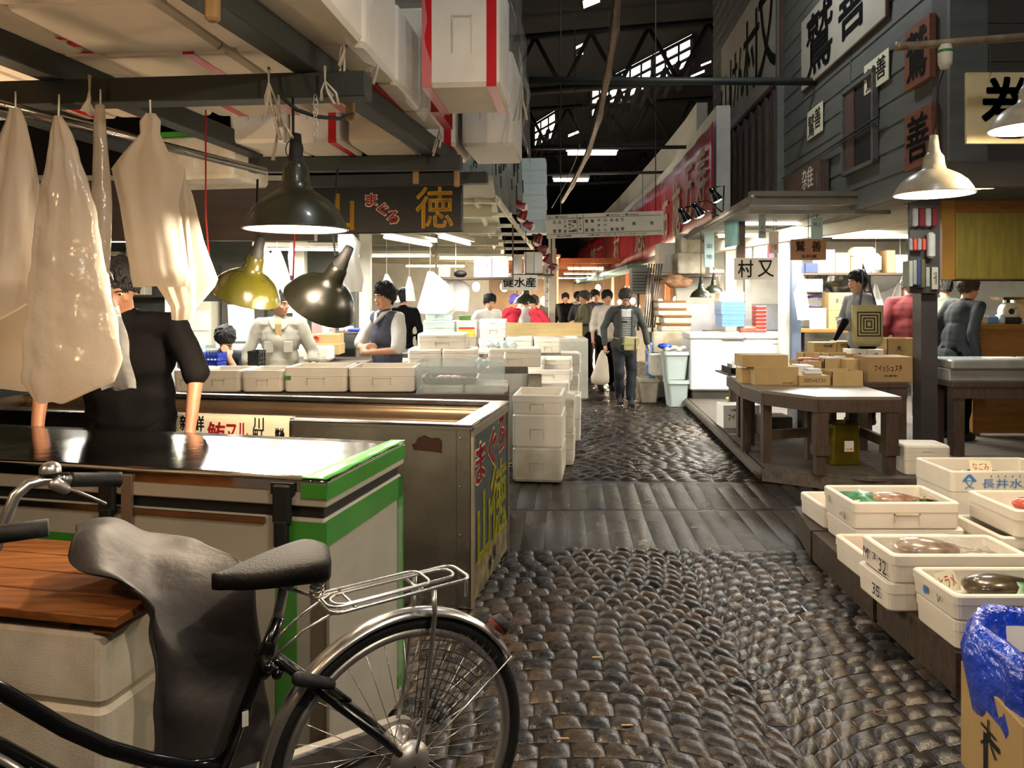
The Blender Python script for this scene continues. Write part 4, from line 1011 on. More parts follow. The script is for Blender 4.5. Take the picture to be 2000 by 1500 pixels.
# clear case with two boxes and a tray
t = thing('clear_case', 'clear acrylic case beside the row of open boxes holding foam boxes and a tray', 'display case', (-.36, 5.9, .845), 0)
b = MB(); X0, X1, Y0, Y1, H = -.33, .30, -.36, .3, .235
b.box(X1, Y0, 0, X1 + .008, Y1, H + .02); b.build('side_pane', 'glassy', t)
b = MB(); b.box(X0, Y0, 0, X0 + .008, Y1, H); b.build('side_pane', 'glassy', t)
b = MB(); b.box(X0, Y0, 0, X1, Y0 + .006, .235); b.build('front_pane', 'glassy', t)
b = MB(); b.box(X0, Y1, 0, X1, Y1 + .006, .22); b.build('back_pane', 'glassy', t)
fb(824, 904, 753, 775.5, 5.62, 'lid', .4, 'foam box inside the clear case, under the steel tray', 'foam boxes in the clear case', 'styro_dirty')
fb(907, 992, 753, 775.5, 5.62, 'lid', .4, 'foam box inside the clear case, beside the one with the tray', 'foam boxes in the clear case', 'styro_dirty')
b = MB(); p = at(877, 752, 5.65); b.rings([b.rr(.38, .34, .02, 0), b.rr(.42, .38, .03, .045), b.rr(.40, .36, .025, .045), b.rr(.37, .33, .02, .006)], smooth=False, m=Matrix.Translation((p.x, p.y + .2, p.z + .006)))
solo('steel_tray', b, 'steel', 'shallow steel tray on the foam box inside the clear case', 'tray')
b = MB()
for k in range(7): b.ell((p.x - .02 + .05 * (k % 4) - .05, p.y + .15 + .06 * (k // 4), p.z + .035), (.045, .03, .018), n=10, k=6)
solo('fish_pieces', b, 'fish_red', 'orange fish pieces lying in the steel tray', 'fish')
# counter of boxes behind it
table('display_table', 'pale table further back loaded with lidded foam boxes', -1.25, .15, 7.12, 7.9, .888, 'steel', 'steel', face='wall_white')
g = 'lidded foam boxes on the pale table'
for a in ((796, 862, 682, 717, 7.2, 'lidded foam box beside the man in the waistcoat'), (863, 932, 682, 717, 7.2, 'lidded foam box with a hand notch beneath the big plain one'), (815, 911, 652, 682, 7.25, 'big plain foam box lying over two lidded ones'), (953, 1057, 681, 717, 7.2, 'low wide foam box carrying bags of ice')):
    fb(*a[:5], 'lid', .40, a[5], g)
b = MB(); rr = random.Random(5); p = at(980, 681, 7.3)
for k in range(26): b.ell((p.x + rr.uniform(-.14, .12), p.y + .1 + rr.uniform(-.06, .12), p.z + rr.uniform(.01, .04)), (rr.uniform(.02, .04), .03, rr.uniform(.02, .04)), n=8, k=5)
q = remesh(b, .010, 1, .006, 30); solo('ice_bag', q, 'clear_film2', 'lumpy clear bags of ice on the low wide foam box', 'ice bag') if False else solo('ice_bag', q, 'glass_ice', 'lumpy clear bags of ice on the low wide foam box', 'ice bag')
b = MB(); p = at(943, 717, 7.3); b.lathe([(.001, 0), (.03, 0), (.036, .11), (.032, .11), (.027, .01)], n=16, m=Matrix.Translation(p)); solo('red_cup', b, 'red_metal', 'dark red cup standing between the foam boxes', 'cup')
b = MB(); p = at(945, 717, 7.15); b.ell((p.x, p.y, p.z + .035), (.05, .06, .04)); b.ell((p.x - .04, p.y - .02, p.z + .06), (.03, .03, .03)); solo('cloth_bundle', b, 'light_blue', 'crumpled pale blue cloth between the foam boxes', 'cloth')
b = MB(); p = at(1045, 756, 7.05); b.box(p.x - .07, p.y, .5, p.x + .06, p.y + .05, .84, b=.006); solo('steel_box', b, 'steel', 'plain steel cabinet under the low wide foam box', 'cabinet')
table('display_table', 'low dark stand under the plain steel cabinet', -.0, .42, 6.98, 7.5, .75, 'dark_wood') if False else None
# further stack row
table('display_table', 'long table deep in the stall with green-grey foam boxes', -1.5, .58, 9.0, 9.9, .89, 'steel', 'steel', face='wall_white')
g = 'foam boxes deep in the stall'
for a in ((826, 888, 626, 690, 9.05, 'styro_blue', 'green-grey foam box under its twin'), (830, 885, 600, 626, 9.08, 'styro_blue', 'green-grey foam box on top of its twin'), (890, 932, 626, 690, 9.2, 'styro', 'cream foam box behind the yellow one'), (936, 990, 624, 660, 9.05, 'styro', 'pink lit cream foam box right of the yellow one'.replace(' right of', ' beyond')),
          (935, 985, 660, 690, 9.04, 'styro', 'foam box below the pink lit one'), (987, 1041, 659, 690, 9.04, 'styro', 'flat foam box with pale green lid by the fish counter'), (1043, 1096, 661, 690, 9.04, 'styro', 'tall plain foam box at the corner of the fish counter')):
    fb(a[0], a[1], a[2], a[3], a[4], 'lid', .4, a[6], g, a[5])
b = MB(); p = at(911, 657, 9.0); b.box(p.x - .09, p.y, p.z, p.x + .09, p.y + .1, p.z + .085, 'yellow_box'); b.box(p.x - .092, p.y - .002, p.z + .085, p.x + .092, p.y + .1, p.z + .105, 'c_red'); solo('yellow_carton', b, None, 'small yellow carton with a pink lid', 'box')
b = MB(); p = at(908, 626, 9.3); b.box(p.x - .07, p.y, p.z, p.x + .07, p.y + .1, p.z + .06, 'green_tape'); b.text('SALAD', .1, .03, 'yellow_box', Matrix.Translation((p.x, p.y, p.z + .03))); solo('green_packet', b, None, 'small green packet on the cream foam box', 'box') if False else solo('green_packet', MB().box(p.x - .07, p.y, p.z, p.x + .07, p.y + .1, p.z + .06), 'green_tape', 'small green packet on the cream foam box', 'box')
# ---- columns of foam boxes at the aisle ----
g = 'foam boxes stacked at the aisle'
for vt, vb, kd, lb, m in ((877, 943, 'solid', 'mottled foam box at the bottom of the front stack by the aisle', 'styro_dirty'), (811, 877, 'solid', 'foam box in the middle of the front stack by the aisle', 'styro'), (773, 811, 'open', 'open foam box on top of the front stack by the aisle', 'styro')):
    p = at(1051, vb, 6.39); foam(.415, .62, (vb - vt) / FP * 6.39, kd, (p.x + .03, p.y + .33, max(0, p.z)), math.radians(-7), lb, g, m)
for vt, vb, lb in ((850, 914, 'yellowed foam box at the foot of the narrow stack behind the front one'), (782, 850, 'taped foam box on the narrow stack behind the front one')):
    p = at(1085, vb, 6.96); foam(.36, .42, (vb - vt) / FP * 6.96, 'lid', (p.x + .02, p.y + .32, max(0, p.z)), math.radians(-7), lb, g, 'styro_dirty')
Z = [0, .30, .50, .70, .90, 1.02]
for i, (u, Y, w, vt, vb, kd, lb) in enumerate(((1088, 8.3, .55, 772, 861, 'lid', 'tall white bin beside the wet stones, its lid at knee height'), (1070, 8.35, .5, 745, 772, 'lid', 'foam box with a red printed label above the tall white bin'), (1072, 8.45, .55, 722, 745, 'open', 'shallow foam tray above the red labelled box'), (1078, 8.6, .48, 700, 722, 'lid', 'long lidded foam box near the top of the aisle heap'), (1040, 8.5, .3, 700, 740, 'lid', 'cube shaped foam box beside the aisle heap'))):
    p = at(u, vb, Y); foam(w, .42, (vb - vt) / FP * Y, kd, (p.x, p.y + .2, max(0, p.z)), math.radians(-6), lb, g)
fb(1003, 1050, 740, 776, 8.0, 'solid', .4, 'plain foam box low behind the clear case', g)
fb(1080, 1123, 770, 815, 9.4, 'solid', .45, 'foam box at the foot of the heap further up the aisle', g); fb(1084, 1132, 731, 769, 9.45, 'lid', .45, 'foam box in the middle of the heap further up the aisle', g); fb(1085, 1135, 690, 730, 9.5, 'lid', .45, 'foam box on the heap further up the aisle', g)
# fish counter further up
table('fish_counter', 'wood edged fish counter with ice further up the aisle', .35, 1.15, 11.6, 13.4, .93, 'white_enamel', 'steel', face='wall_white', cat='counter')
b = MB(); p = at(1030, 650, 12.0); b.box(-.1, 12.0, .95, 1.1, 12.04, 1.16); solo('back_board', b, 'cream_wood', 'long wooden board standing along the fish counter', 'board')
# ---- ceiling of the stall, its beams and lamps ----
b = MB(); b.box(-7, 5.9, 2.44, -.15, 22, 2.48); struct('ceiling_stall', b, 'ceiling_cream')
for i, Y in enumerate((7.4, 9.2, 11.2, 13.6, 16.5)):
    b = MB(); b.box(-6.5, Y, 2.32, -.2, Y + .12, 2.44); struct('ceiling_beam', b, 'ceiling_cream')
b = MB(); b.box(-6.8, 5.9, 1.98, -1.52, 6.0, 2.44); struct('trim_2', b, 'brown_trim')
def tube_fit(name, label, p, L, ang, m='tube_warm', power=30, n=1, col=(1, .97, .9), group='fluorescent fittings under the stall ceiling'):
    t = thing(name, label, 'light', p, ang, group)
    b = MB(); b.box(-L / 2, -.06, .03, L / 2, .06, .075, b=.004); b.build('fitting', 'white_enamel', t)
    for k in range(n):
        y = (k - (n - 1) / 2) * .07; b = MB(); b.tube([(-L / 2 + .03, y, 0), (L / 2 - .03, y, 0)], .017, n=10); b.build('lamp_tube', m, t)
    if power:
        l = light('AREA', (0, 0, -.04), power, col, L * .9, .1); l.parent = t
    return t
for i, (u, v, Y, L, a, lb) in enumerate(((470, 468, 8.2, 1.2, 0, 'bright fluorescent fitting behind the hanging coats'), (395, 478, 7.2, .8, .1, 'short fluorescent fitting beside the wide stiff apron'), (560, 470, 6.6, 1.2, -.05, 'fluorescent fitting directly under the big green lamp'), (800, 472, 7.6, 1.2, 1.3, 'fluorescent fitting below the gold character on the black sign'), (890, 470, 8.6, 1.2, 1.35, 'fluorescent fitting over the lidded foam boxes'),
        (760, 500, 11, 1.2, 0, 'fluorescent fitting deep in the stall behind the man in the waistcoat'), (930, 505, 12, 1.2, .2, 'fluorescent fitting deep in the stall near the aisle'), (600, 500, 8.8, 1.2, .1, 'fluorescent fitting behind the olive jacket coats'), (240, 475, 7.5, 1.2, 0, 'fluorescent fitting glimpsed between the sacks'), (850, 520, 15, 1.2, 0, 'fluorescent fitting farthest back under the stall ceiling'))):
    p = at(u, v, Y); p.z = 2.24 if p.z > 2.3 else max(p.z, 2.1); tube_fit('ceiling_light', lb, p, L, a, power=27 if Y < 9.4 else 85)
# far wall of the stall and dark office wall
b = MB(); b.box(-7, 9.8, 0, -2.0, 9.9, 2.44); struct('wall_office', b, 'office_wall')
rr = random.Random(31); SN = ('lowest shelf', 'middle shelf', 'top shelf')
for k, z in enumerate((1.28, 1.58, 1.90)):
    b = MB(); b.box(-6.2, 9.5, z - .03, -4.3, 9.8, z); solo('office_shelf', b, 'dark_wood', 'office wall shelf with files, ' + SN[k], 'shelf', 'office shelves')
    x = -5.9
    for j in range(6):
        w_ = rr.uniform(.12, .22); b = MB(); b.rbox(x + w_ / 2, 9.62, z, w_, .2, rr.uniform(.12, .24), .01); solo('file_box', b, ('cream', 'light_blue', 'wall_white', 'cardboard', 'c_grey', 'yellow_box')[(j + k) % 6], '%s box, %s along the office %s' % (('cream', 'pale blue', 'white', 'brown', 'grey', 'yellow')[(j + k) % 6], ('first', 'second', 'third', 'fourth', 'fifth', 'last')[j], SN[k]), 'box', 'boxes on the office shelves'); x += w_ + rr.uniform(.01, .08)
for k, (x, z, w_, h_, m) in enumerate(((-2.95, 1.35, .32, .42, 'white_paper'), (-2.55, 1.5, .22, .3, 'yellow_box'), (-2.3, 1.2, .18, .26, 'light_blue'))):
    b = MB(); b.box(x, 9.77, z, x + w_, 9.79, z + h_); solo('wall_notice', b, m, ('large white notice on the office wall', 'yellow notice on the office wall', 'small pale blue notice on the office wall')[k], 'notice')
b = MB(); b.box(-7.1, 5.9, 0, -7, 22, 2.44); struct('wall_side', b, 'wall_white')
b = MB(); b.box(-7, 19.6, 0, -.6, 19.7, 2.44); struct('wall_end', b, 'wall_white')
# panels, cabinet and machines on the office side
b = MB(); b.box(*at(430, 620, 9.7).xy, .6, *(at(500, 620, 9.7).xy + Vector((0, .09))), 2.1) if False else b.box(-3.65, 9.66, .3, -3.12, 9.79, 1.98); solo('dark_cupboard', b, 'siding_dark', 'dark cupboard on the office wall above the seated man', 'cupboard')
b = MB(); b.box(-4.2, 9.5, 0, -3.72, 9.79, 1.5, 'cream'); 
for k in range(4): b.box(-4.18, 9.49, .3 + k * .28, -3.74, 9.5, .54 + k * .28, 'white_paper')
solo('filing_cabinet', b, None, 'cream filing cabinet against the office wall', 'cabinet')
table('desk', 'grey desk in the office corner of the stall', -3.9, -2.55, 8.4, 9.2, .98, 'wall_grey', 'siding_dark', cat='desk')
# printer on the desk
p = at(465, 642, 8.6); t = thing('fax_machine', 'white fax machine with a sheet of paper standing up in it', 'machine', (p.x, p.y + .15, .985), 0)
b = MB(); b.rings([b.rr(.50, .36, .03, 0), b.rr(.50, .36, .03, .14), b.rr(.44, .28, .03, .22), b.rr(.40, .2, .02, .24)], smooth=False); b.build('housing', 'white_enamel', t)
b = MB(); b.box(-.17, -.185, .05, .15, -.17, .075, 'siding_dark'); b.box(-.2, -.175, .13, .2, -.16, .145, 'c_grey'); b.build('paper_slot', None, t)
b = MB(); b.grid(lambda a, c: (-.17 + a * .30 + c * -.03, .02 + .05 * c, .22 + c * .26), 4, 6, .002); b.build('paper_sheet', 'white_paper', t)
# desk clutter, cartons
def cbox(u0, u1, vt, vb, Y, label, d=.25, open_=False, m='cardboard', **k):
    p = at((u0 + u1) / 2, vb, Y); w_ = (u1 - u0) / FP * Y; h_ = (vb - vt) / FP * Y
    return carton(w_, d, h_, (p.x, p.y + d / 2, p.z), 0, label, None, open_, m, **k)
table('work_bench', 'dark wooden bench with cups and boxes behind the pale jacket', -2.5, -1.55, 8.1, 8.9, .86, 'dark_wood', cat='bench')
table('work_bench', 'small dark bench with cups and a blue tray beneath the dark lamp', -2.35, -1.45, 9.0, 9.6, 1.14, 'dark_wood', cat='bench', th=.03)
cbox(612, 662, 672, 693, 8.25, 'cardboard box under the one with a red round mark', .3)
cbox(608, 660, 653, 672, 8.3, 'cardboard box with a red round mark', .3)
b = MB(); p = at(617, 662, 8.29); b.lathe([(.001, 0), (.03, 0), (.031, .003)], n=20, m=Matrix.Translation(p) @ Matrix.Rotation(PI / 2, 4, 'X')); solo('round_mark', b, 'ink_red', 'red round mark printed on the cardboard box', 'mark')
b = MB()
for k in range(4): p = at(632 + k, 650, 8.35); b.lathe([(.03 - k * .001, k * .03), (.04, k * .03 + .07)], n=16, m=Matrix.Translation((p.x, p.y + .1, p.z)))
solo('paper_cup_stack', b, 'white_paper', 'stack of white paper cups on the cardboard box', 'cups')
fb(592, 640, 678, 706, 7.3, 'solid', .3, 'plain white foam box in front of the cardboard boxes', None)
b = MB(); rr = random.Random(8); p = at(632, 714, 6.3)
b.rings([[(p.x + (.09 * (1 - z) + .008) * math.cos(a) * (1 + .25 * math.sin(a * 5 + z * 6)), p.y + .05 * (1 - z) * math.sin(a), .875 + z * .18) for a in [k * PI / 12 for k in range(24)]] for z in (0, .2, .5, .8, .92, 1)])
solo('clear_bag', b, 'clear_film', 'small clear plastic bag tied at the top beside the white foam box', 'bag')
b = MB(); p = at(608, 657, 8.05); b.box(p.x - .14, 8.6, .88, p.x + .12, 8.63, 1.44, 'pinkboard')
for k in range(7): b.box(p.x - .02, 8.595, 1.0 + k * .05, p.x + .1, 8.6, 1.012 + k * .05, 'white_paper')
solo('notice_board', b, None, 'dusty pink notice board with lines of white writing', 'board')
b = MB(); p = at(690, 644, 9.1)
for k in range(4): b.lathe([(.001, 0), (.03, 0), (.034, .06), (.02, .065)], 'white_enamel', 12, Matrix.Translation((p.x - .16 + k * .035, 9.2 + .03 * (k % 2), 1.14)))
solo('cup_group', b, None, 'small white cups on the bench beneath the dark lamp', 'cups')
b = MB(); b.rbox(p.x + .02, 9.25, 1.14, .26, .16, .04, .02, 'blue_dark'); solo('blue_tray', b, None, 'blue plastic tray on the bench beneath the dark lamp', 'tray')
for i, (u, Y, lb) in enumerate(((712, 9.8, 'pale square post behind the man in the waistcoat'), (335, 8.2, 'pale post behind the black shirt'), (583, 9.35, 'pale post behind the pale jacket'))):
    x = at(u, 600, Y).x; b = MB(); b.box(x - .07, Y, 0, x + .07, Y + .14, 2.44); solo('stall_post', b, 'wall_white', lb, 'post', 'posts of the stall')
# baskets, blue box, glasses on the near table
def crate(u0, u1, vt, vb, Y, d, label, m='blue_dark', name='plastic_basket', slots=True, group=None):
    p = at((u0 + u1) / 2, vb, Y); w_ = (u1 - u0) / FP * Y; h_ = (vb - vt) / FP * Y; b = MB(Matrix.Translation((p.x, p.y + d / 2, p.z)))
    b.box(-w_ / 2 + .01, -d / 2 + .01, 0, w_ / 2 - .01, d / 2 - .01, .008, m)
    n = max(4, int(w_ / .03))
    for s in (-1, 1):
        for k in range(n + 1):
            x = -w_ / 2 + .008 + (w_ - .016) * k / n; b.box(x - .004, s * (d / 2 - .006) - .002, 0, x + .004, s * (d / 2 - .006) + .002, h_, m)
        for k in range(7):
            y = -d / 2 + .008 + (d - .016) * k / 6; b.box(s * (w_ / 2 - .006) - .002, y - .006, 0, s * (w_ / 2 - .006) + .002, y + .006, h_, m)
    for z in (0, h_ * .3, h_ * .55, h_ - .018):
        zz = z + (.018 if z > h_ * .8 else .007)
        b.box(-w_ / 2, -d / 2, z, w_ / 2, -d / 2 + .007, zz, m); b.box(-w_ / 2, d / 2 - .007, z, w_ / 2, d / 2, zz, m)
        b.box(-w_ / 2, -d / 2, z, -w_ / 2 + .007, d / 2, zz, m); b.box(w_ / 2 - .007, -d / 2, z, w_ / 2, d / 2, zz, m)
    if not slots: b.box(-w_ / 2 + .004, -d / 2 + .003, 0, w_ / 2 - .004, -d / 2 + .006, h_, m); b.box(-w_ / 2 + .003, -d / 2, 0, -w_ / 2 + .006, d / 2, h_, m)
    return solo(name, b, None, label, 'basket' if slots else 'crate', group)
table('side_table', 'low side table beside the seated man with baskets on it', -2.65, -1.95, 6.35, 6.8, .90, 'wall_white', cat='table')
crate(383, 424, 706, 721, 6.4, .22, 'blue plastic basket under its twin beside the seated man'); crate(381, 425, 690, 705.5, 6.4, .22, 'blue plastic basket on top of its twin beside the seated man')
fb(342, 380, 672, 720, 6.4, 'lid', .25, 'pale blue foam box beside the blue baskets', None, 'light_blue')
crate(483, 505, 686, 720, 6.45, .2, 'black plastic crate beside the seated man', 'black_rubber', slots=False)
# coats and cloths hanging in the stall
for i, (Y, lv, lb) in enumerate((
    (6.9, [(478, 512, 518, .01), (500, 509, 530, .02), (560, 507, 545, .03), (592, 508, 548, .03)], 'white coat on a hanger, first of the three over the pale jacket'),
    (6.95, [(485, 536, 546, .01), (500, 525, 552, .02), (540, 528, 566, .03), (582, 535, 570, .03)], 'white coat in a clear cover, middle of the three over the pale jacket'),
    (7.0, [(477, 566, 571, .01), (500, 562, 576, .02), (538, 566, 580, .02)], 'narrow white cloth, last of the three over the pale jacket'),
    (6.6, [(458, 660, 690, .01), (475, 660, 705, .02), (500, 662, 700, .03), (545, 660, 710, .03), (570, 668, 706, .02)], 'bright white coat hanging behind the dark lamp'),
    (9.5, [(535, 752, 758, .01), (560, 744, 772, .03), (590, 738, 782, .03)], 'cream cloth hanging above the man in the waistcoat'),
    (9.5, [(540, 797, 802, .01), (560, 792, 808, .03), (588, 793, 812, .03)], 'small white bag hanging behind the man in the waistcoat'),
    (8.8, [(530, 835, 845, .01), (555, 828, 875, .03), (600, 815, 890, .04), (612, 820, 880, .04)], 'broad white sheet hanging over the green-grey boxes'),
    (9.2, [(545, 880, 900, .01), (560, 860, 920, .02), (608, 862, 915, .02)], 'second broad white sheet hanging nearer the aisle'))):
    hang('hanging_coat' if 'coat' in lb else 'hanging_cloth', lb, 'coat' if 'coat' in lb else 'cloth', Y, lv, 'white_cloth', .02, 20 + i, 6, cord=[((lv[0][1] + lv[0][2]) / 2, lv[0][0] + 2, Y), ((lv[0][1] + lv[0][2]) / 2, 584 - (2.42 - CH) * FP / Y, Y)], group='white coats and cloths hung in the stall')
# shelf board with boxes above the far aisle side
x0 = at(850, 545, 9).x
b = MB(); b.box(x0, 9.0, 1.76, x0 + .92, 9.4, 1.785); b.box(x0, 9.0, 1.785, x0 + .02, 9.02, 2.44); b.box(x0 + .9, 9.0, 1.785, x0 + .92, 9.02, 2.44); solo('hanging_shelf', b, 'dark_wood', 'dark shelf hung from the stall ceiling above the foam boxes', 'shelf')
for u0, u1, vt, lb, m in ((856, 877, 517, 'grey box standing on the hanging shelf', 'wall_grey'), (926, 960, 502, 'white carton with pink writing on the hanging shelf', 'white_paper'), (961, 994, 500, 'white carton with faint writing at the end of the hanging shelf', 'white_paper')):
    cbox(u0, u1, vt, 541.5, 9.05, lb, .25, m=m, print_=[('ふくろ', .12, .05, 0, .13, 'ink_red')] if 'pink' in lb else None)
b = MB(); p = at(898, 541, 9.1); b.ell((p.x, p.y + .1, 1.83), (.08, .06, .045)); solo('black_pouch', b, 'black_leather', 'black pouch lying on the hanging shelf', 'pouch')
# cream lattice over the edge of the aisle
t = thing('awning_frame', 'cream painted lattice frame jutting over the aisle beside the black sign', 'frame', at(905, 392, 6.95), 0)
xs = [(-.44, -.10, 6.95), (-.50, .0, 8.1), (-.55, .09, 9.3), (-.6, .2, 10.5), (-.62, .3, 11.9), (-.62, .4, 13.5)]
for x0, x1, Y in xs:
    b = MB(); b.box(x0, Y, 2.40, x1, Y + .07, 2.44); b.build('slat', 'cream', t, world=True)
for x0, x1 in ((xs[0][1] - .04, xs[-1][1] - .04), (xs[0][0] + .12, xs[-1][0] + .3)):
    b = MB(); b.tube([(x0, 6.9, 2.43), (x1, 13.6, 2.43)], .035, n=4); b.build('side_rail', 'cream', t, world=True)
# translucent sheet wall with dark marks above it
b = MB(); p0 = at(900, 470, 8.6); p1 = at(1022, 470, 9.4); b.M = frame((p0.x, p0.y, 2.5), p1 - p0); L = (p1.xy - p0.xy).length
b.grid(lambda a, c: (a * L, .02 * math.sin(a * 50), c * .95), 40, 2, .004, 'grey_sheet')
rr = random.Random(4)
for k in range(26): x = rr.uniform(.02, L - .02); z = rr.uniform(.3, .9); b.box(x, -.035, z - rr.uniform(.05, .3), x + .008, -.025, z, 'frame_dark')
solo('plastic_sheet', b, None, 'grey plastic sheet with dark streaks hanging above the cream lattice', 'sheet')
# hung column of white boxes at the aisle corner
g = 'pale foam boxes piled on the lattice over the aisle'
names = ['lowest', 'second', 'third', 'fourth', 'fifth', 'topmost']
for k in range(6):
    vb = 470 - k * 24.5; p = at(1045, vb, 10.6); foam(.36 - .012 * (k % 2), .4, .172, 'solid', (p.x - .01, p.y + .2, 2.44 + k * .173), math.radians(-5), 'pale foam box over the aisle corner, %s of the six in its pile' % names[k], g, 'styro_blue')
for k, (u0, u1, vt, vb, Y) in enumerate(((1000, 1020, 498, 535, 12), (1024, 1060, 492, 534, 11))):
    cbox(u0, u1, vt, vb, Y, ('narrow white carton beside the red spotlights', 'square white carton with a dark line beside the red spotlights')[k], .3, m='white_paper')
b = MB(); b.box(-.02, 10.9, 1.86, .6, 12.4, 1.885); b.box(.55, 10.9, 1.885, .57, 10.92, 2.44); b.box(0, 10.9, 1.885, .02, 10.92, 2.44); solo('hanging_shelf', b, 'dark_wood', 'small shelf over the aisle edge carrying white cartons', 'shelf')
# red spotlights
for i, (u, v, r) in enumerate(((1018, 402, 8), (1021, 421, 10), (1032, 440, 9), (1051, 468, 9), (1060, 487, 9), (1070, 507, 9), (1078, 520, 8))):
    Y = 8.0 + i * .75; s = Y / FP; t = thing('spotlight', 'red cone spotlight at the aisle edge, ' + ('topmost of the seven', 'second from the top', 'third from the top', 'fourth of the seven', 'fifth from the top', 'sixth from the top', 'lowest of the seven')[i], 'spotlight', at(u, v, Y), 0, 'red spotlights along the lattice')
    T = Matrix.Rotation(math.radians(25 if i % 2 else -70), 4, 'Y'); b = MB(T); b.lathe([(r * .5 * s, 12 * s), (r * .6 * s, 10 * s), (r * s, -6 * s), (r * .95 * s, -8 * s)], 'red_metal', 20); b.build('housing', None, t)
    b = MB(T); b.ell((0, 0, -7 * s), (r * .93 * s, r * .93 * s, 7 * s), 'bulb_off', 16); b.build('bulb', None, t)
    b = MB(); b.tube([(0, 0, 8 * s), (-r * 1.3 * s, 0, 10 * s)], 2 * s); b.build('bracket', 'frame_dark', t)
# white hanging signs at the aisle
def board(name, label, u0, v0, u1, v1, Y, m='board_white', texts=(), d=.02, Y1=None, cords=None, frame_m=None):
    """Board facing the aisle end; upper edge v0, lower edge v1."""
    p0 = at(u0, v1, Y); Y1 = Y1 or Y; p1 = at(u1, v1, Y1); ex = Vector((p1.x - p0.x, p1.y - p0.y, 0)); W = ex.length; H = (v1 - v0) / FP * Y
    F = frame(p0, ex); b = MB(F); b.box(0, 0, 0, W, d, H, m, b=.004)
    for s_, x, z, w_, h_, c, bd in texts: b.text(s_, w_ * W, h_ * H, c, x=x * W, z=z * H, bold=bd, off=.004)
    for c in (cords or ()): b.tube([(c * W, d / 2, H), (c * W, d / 2, H + .5)], .004, 'grey_paint', n=4)
    return solo(name, b, None, label, 'sign')
board('hanging_sign', 'white sign with three black characters above the dark hanging lamp', 979, 537, 1050, 567, 9.6, 'white_paper', [('健水産', .5, .52, .9, .62, 'ink', .03)], cords=(.1, .9))
board('hanging_sign', 'tall white sign with red lettering behind the lowest spotlight', 1063, 515, 1085, 600, 15, 'white_paper', [('楽', .5, .85, .7, .13, 'ink', .02), ('寿', .5, .6, .7, .13, 'ink', .02), ('丸', .5, .4, .7, .13, 'ink', .02), ('上', .5, .2, .6, .12, 'ink', .02)], cords=(.5,))

# ================= right side: boarded wall above, deck and shop below =================
def wY(u): return 2.7604 / ((u - 1000) / FP - .0785)
def wp(u, v): return at(u, v, wY(u))
WD = Vector((.0785, 1, 0)).normalized(); WX = -WD                      # along the wall towards the camera: reading direction is away->near = left->right
def wframe(u, v): return frame(wp(u, v), WX)
C0 = Vector((3.2, 5.6, 0)); C1 = Vector((3.2 + .0785 * 9.5, 15.1, 0))
b = MB(frame(Vector((C1.x, C1.y, 0)), WX)); Lw = (C1 - C0).length; z = 2.39; k = 0
while z < 8.1:
    b.add([(0, 0, z), (Lw, 0, z), (Lw, .012, z + .215), (0, .012, z + .215)], [(0, 1, 2, 3)]); b.add([(0, 0, z), (Lw, 0, z), (Lw, .014, z), (0, .014, z)], [(3, 2, 1, 0)])
    z += .215
b.box(0, .03, 2.39, Lw, .25, 8.1)
for x in (Lw - 2.04, Lw - 5.0): b.box(x, -.004, 2.39, x + .02, .02, 8.1)
b.box(Lw - .03, -.012, 2.39, Lw + .012, .25, 8.1)
struct('wall_boarded', b, 'siding')
b = MB(); b.box(3.2, 5.6, 2.52, 9.5, 5.85, 8.1)
for i in range(20): b.box(3.2, 5.592, 2.7 + i * .28, 9.5, 5.6, 2.7 + i * .28 + .27)
struct('wall_front', b, 'siding_dark')
b = MB(); b.box(3.12, 5.5, 2.39, 9.5, 5.72, 2.52); b.box(3.12, 5.46, 2.33, 9.5, 5.56, 2.39); struct('trim_3', b, 'siding_dark')
# boards and signs on the boarded wall
def wall_sign(name, label, ul, vtl, vbl, ur, vbr, texts, m='board_white', th=.03, zt=None, edge=None):
    pl = wp(ul, vbl); pr = wp(ur, vbr); z0 = (pl.z + pr.z) / 2; W = (pr.xy - pl.xy).length; H = (zt or wp(ul, vtl).z) - z0
    F = frame((pl.x, pl.y, z0), WX) @ Matrix.Translation((0, -th - .012, 0)); b = MB(F); b.box(0, 0, 0, W, th, H, m, b=.004)
    if edge: b.box(-.012, .004, -.012, W + .012, th, 0, edge); b.box(W, .004, -.012, W + .014, th, H, edge)
    for s_, x, zz, w_, h_, c, bd in texts: b.text(s_, w_ * W, h_ * H, c, x=x * W, z=zz * H, bold=bd, off=.004)
    return solo(name, b, None, label, 'sign')
wall_sign('wall_sign', 'largest white board on the boarded wall with two big black characters', 1572, 45, 182, 1738, 27, [('鷲', .27, .5, .36, .86, 'ink', .035), ('善', .68, .55, .30, .78, 'ink', .035), ('新鮮', .93, .6, .08, .25, 'ink', .0)], edge='old_board')
wall_sign('wall_sign', 'small cream sign pinned just under the largest white board', 1692, 130, 190, 1740, 152, [('鷲', .3, .42, .42, .75, 'ink', .01), ('善', .72, .55, .38, .7, 'ink', .01)], 'paper_cream', .01)
wall_sign('wall_sign', 'smallest cream sign, low on the boarded wall above the dark red board', 1580, 220, 275, 1610, 255, [('鷲', .3, .42, .42, .75, 'ink', .01), ('善', .72, .55, .38, .7, 'ink', .01)], 'paper_cream', .01)
wall_sign('wall_sign', 'upper brown wooden plaque by the wall corner with carved black writing', 1782, 64, 178, 1832, 152, [('鷲', .5, .5, .8, .8, 'ink', .03)], 'brown_board', .05)
wall_sign('wall_sign', 'lower brown wooden plaque by the wall corner behind the white lamp', 1782, 228, 335, 1836, 316, [('善', .5, .52, .8, .8, 'ink', .03)], 'brown_board', .05)
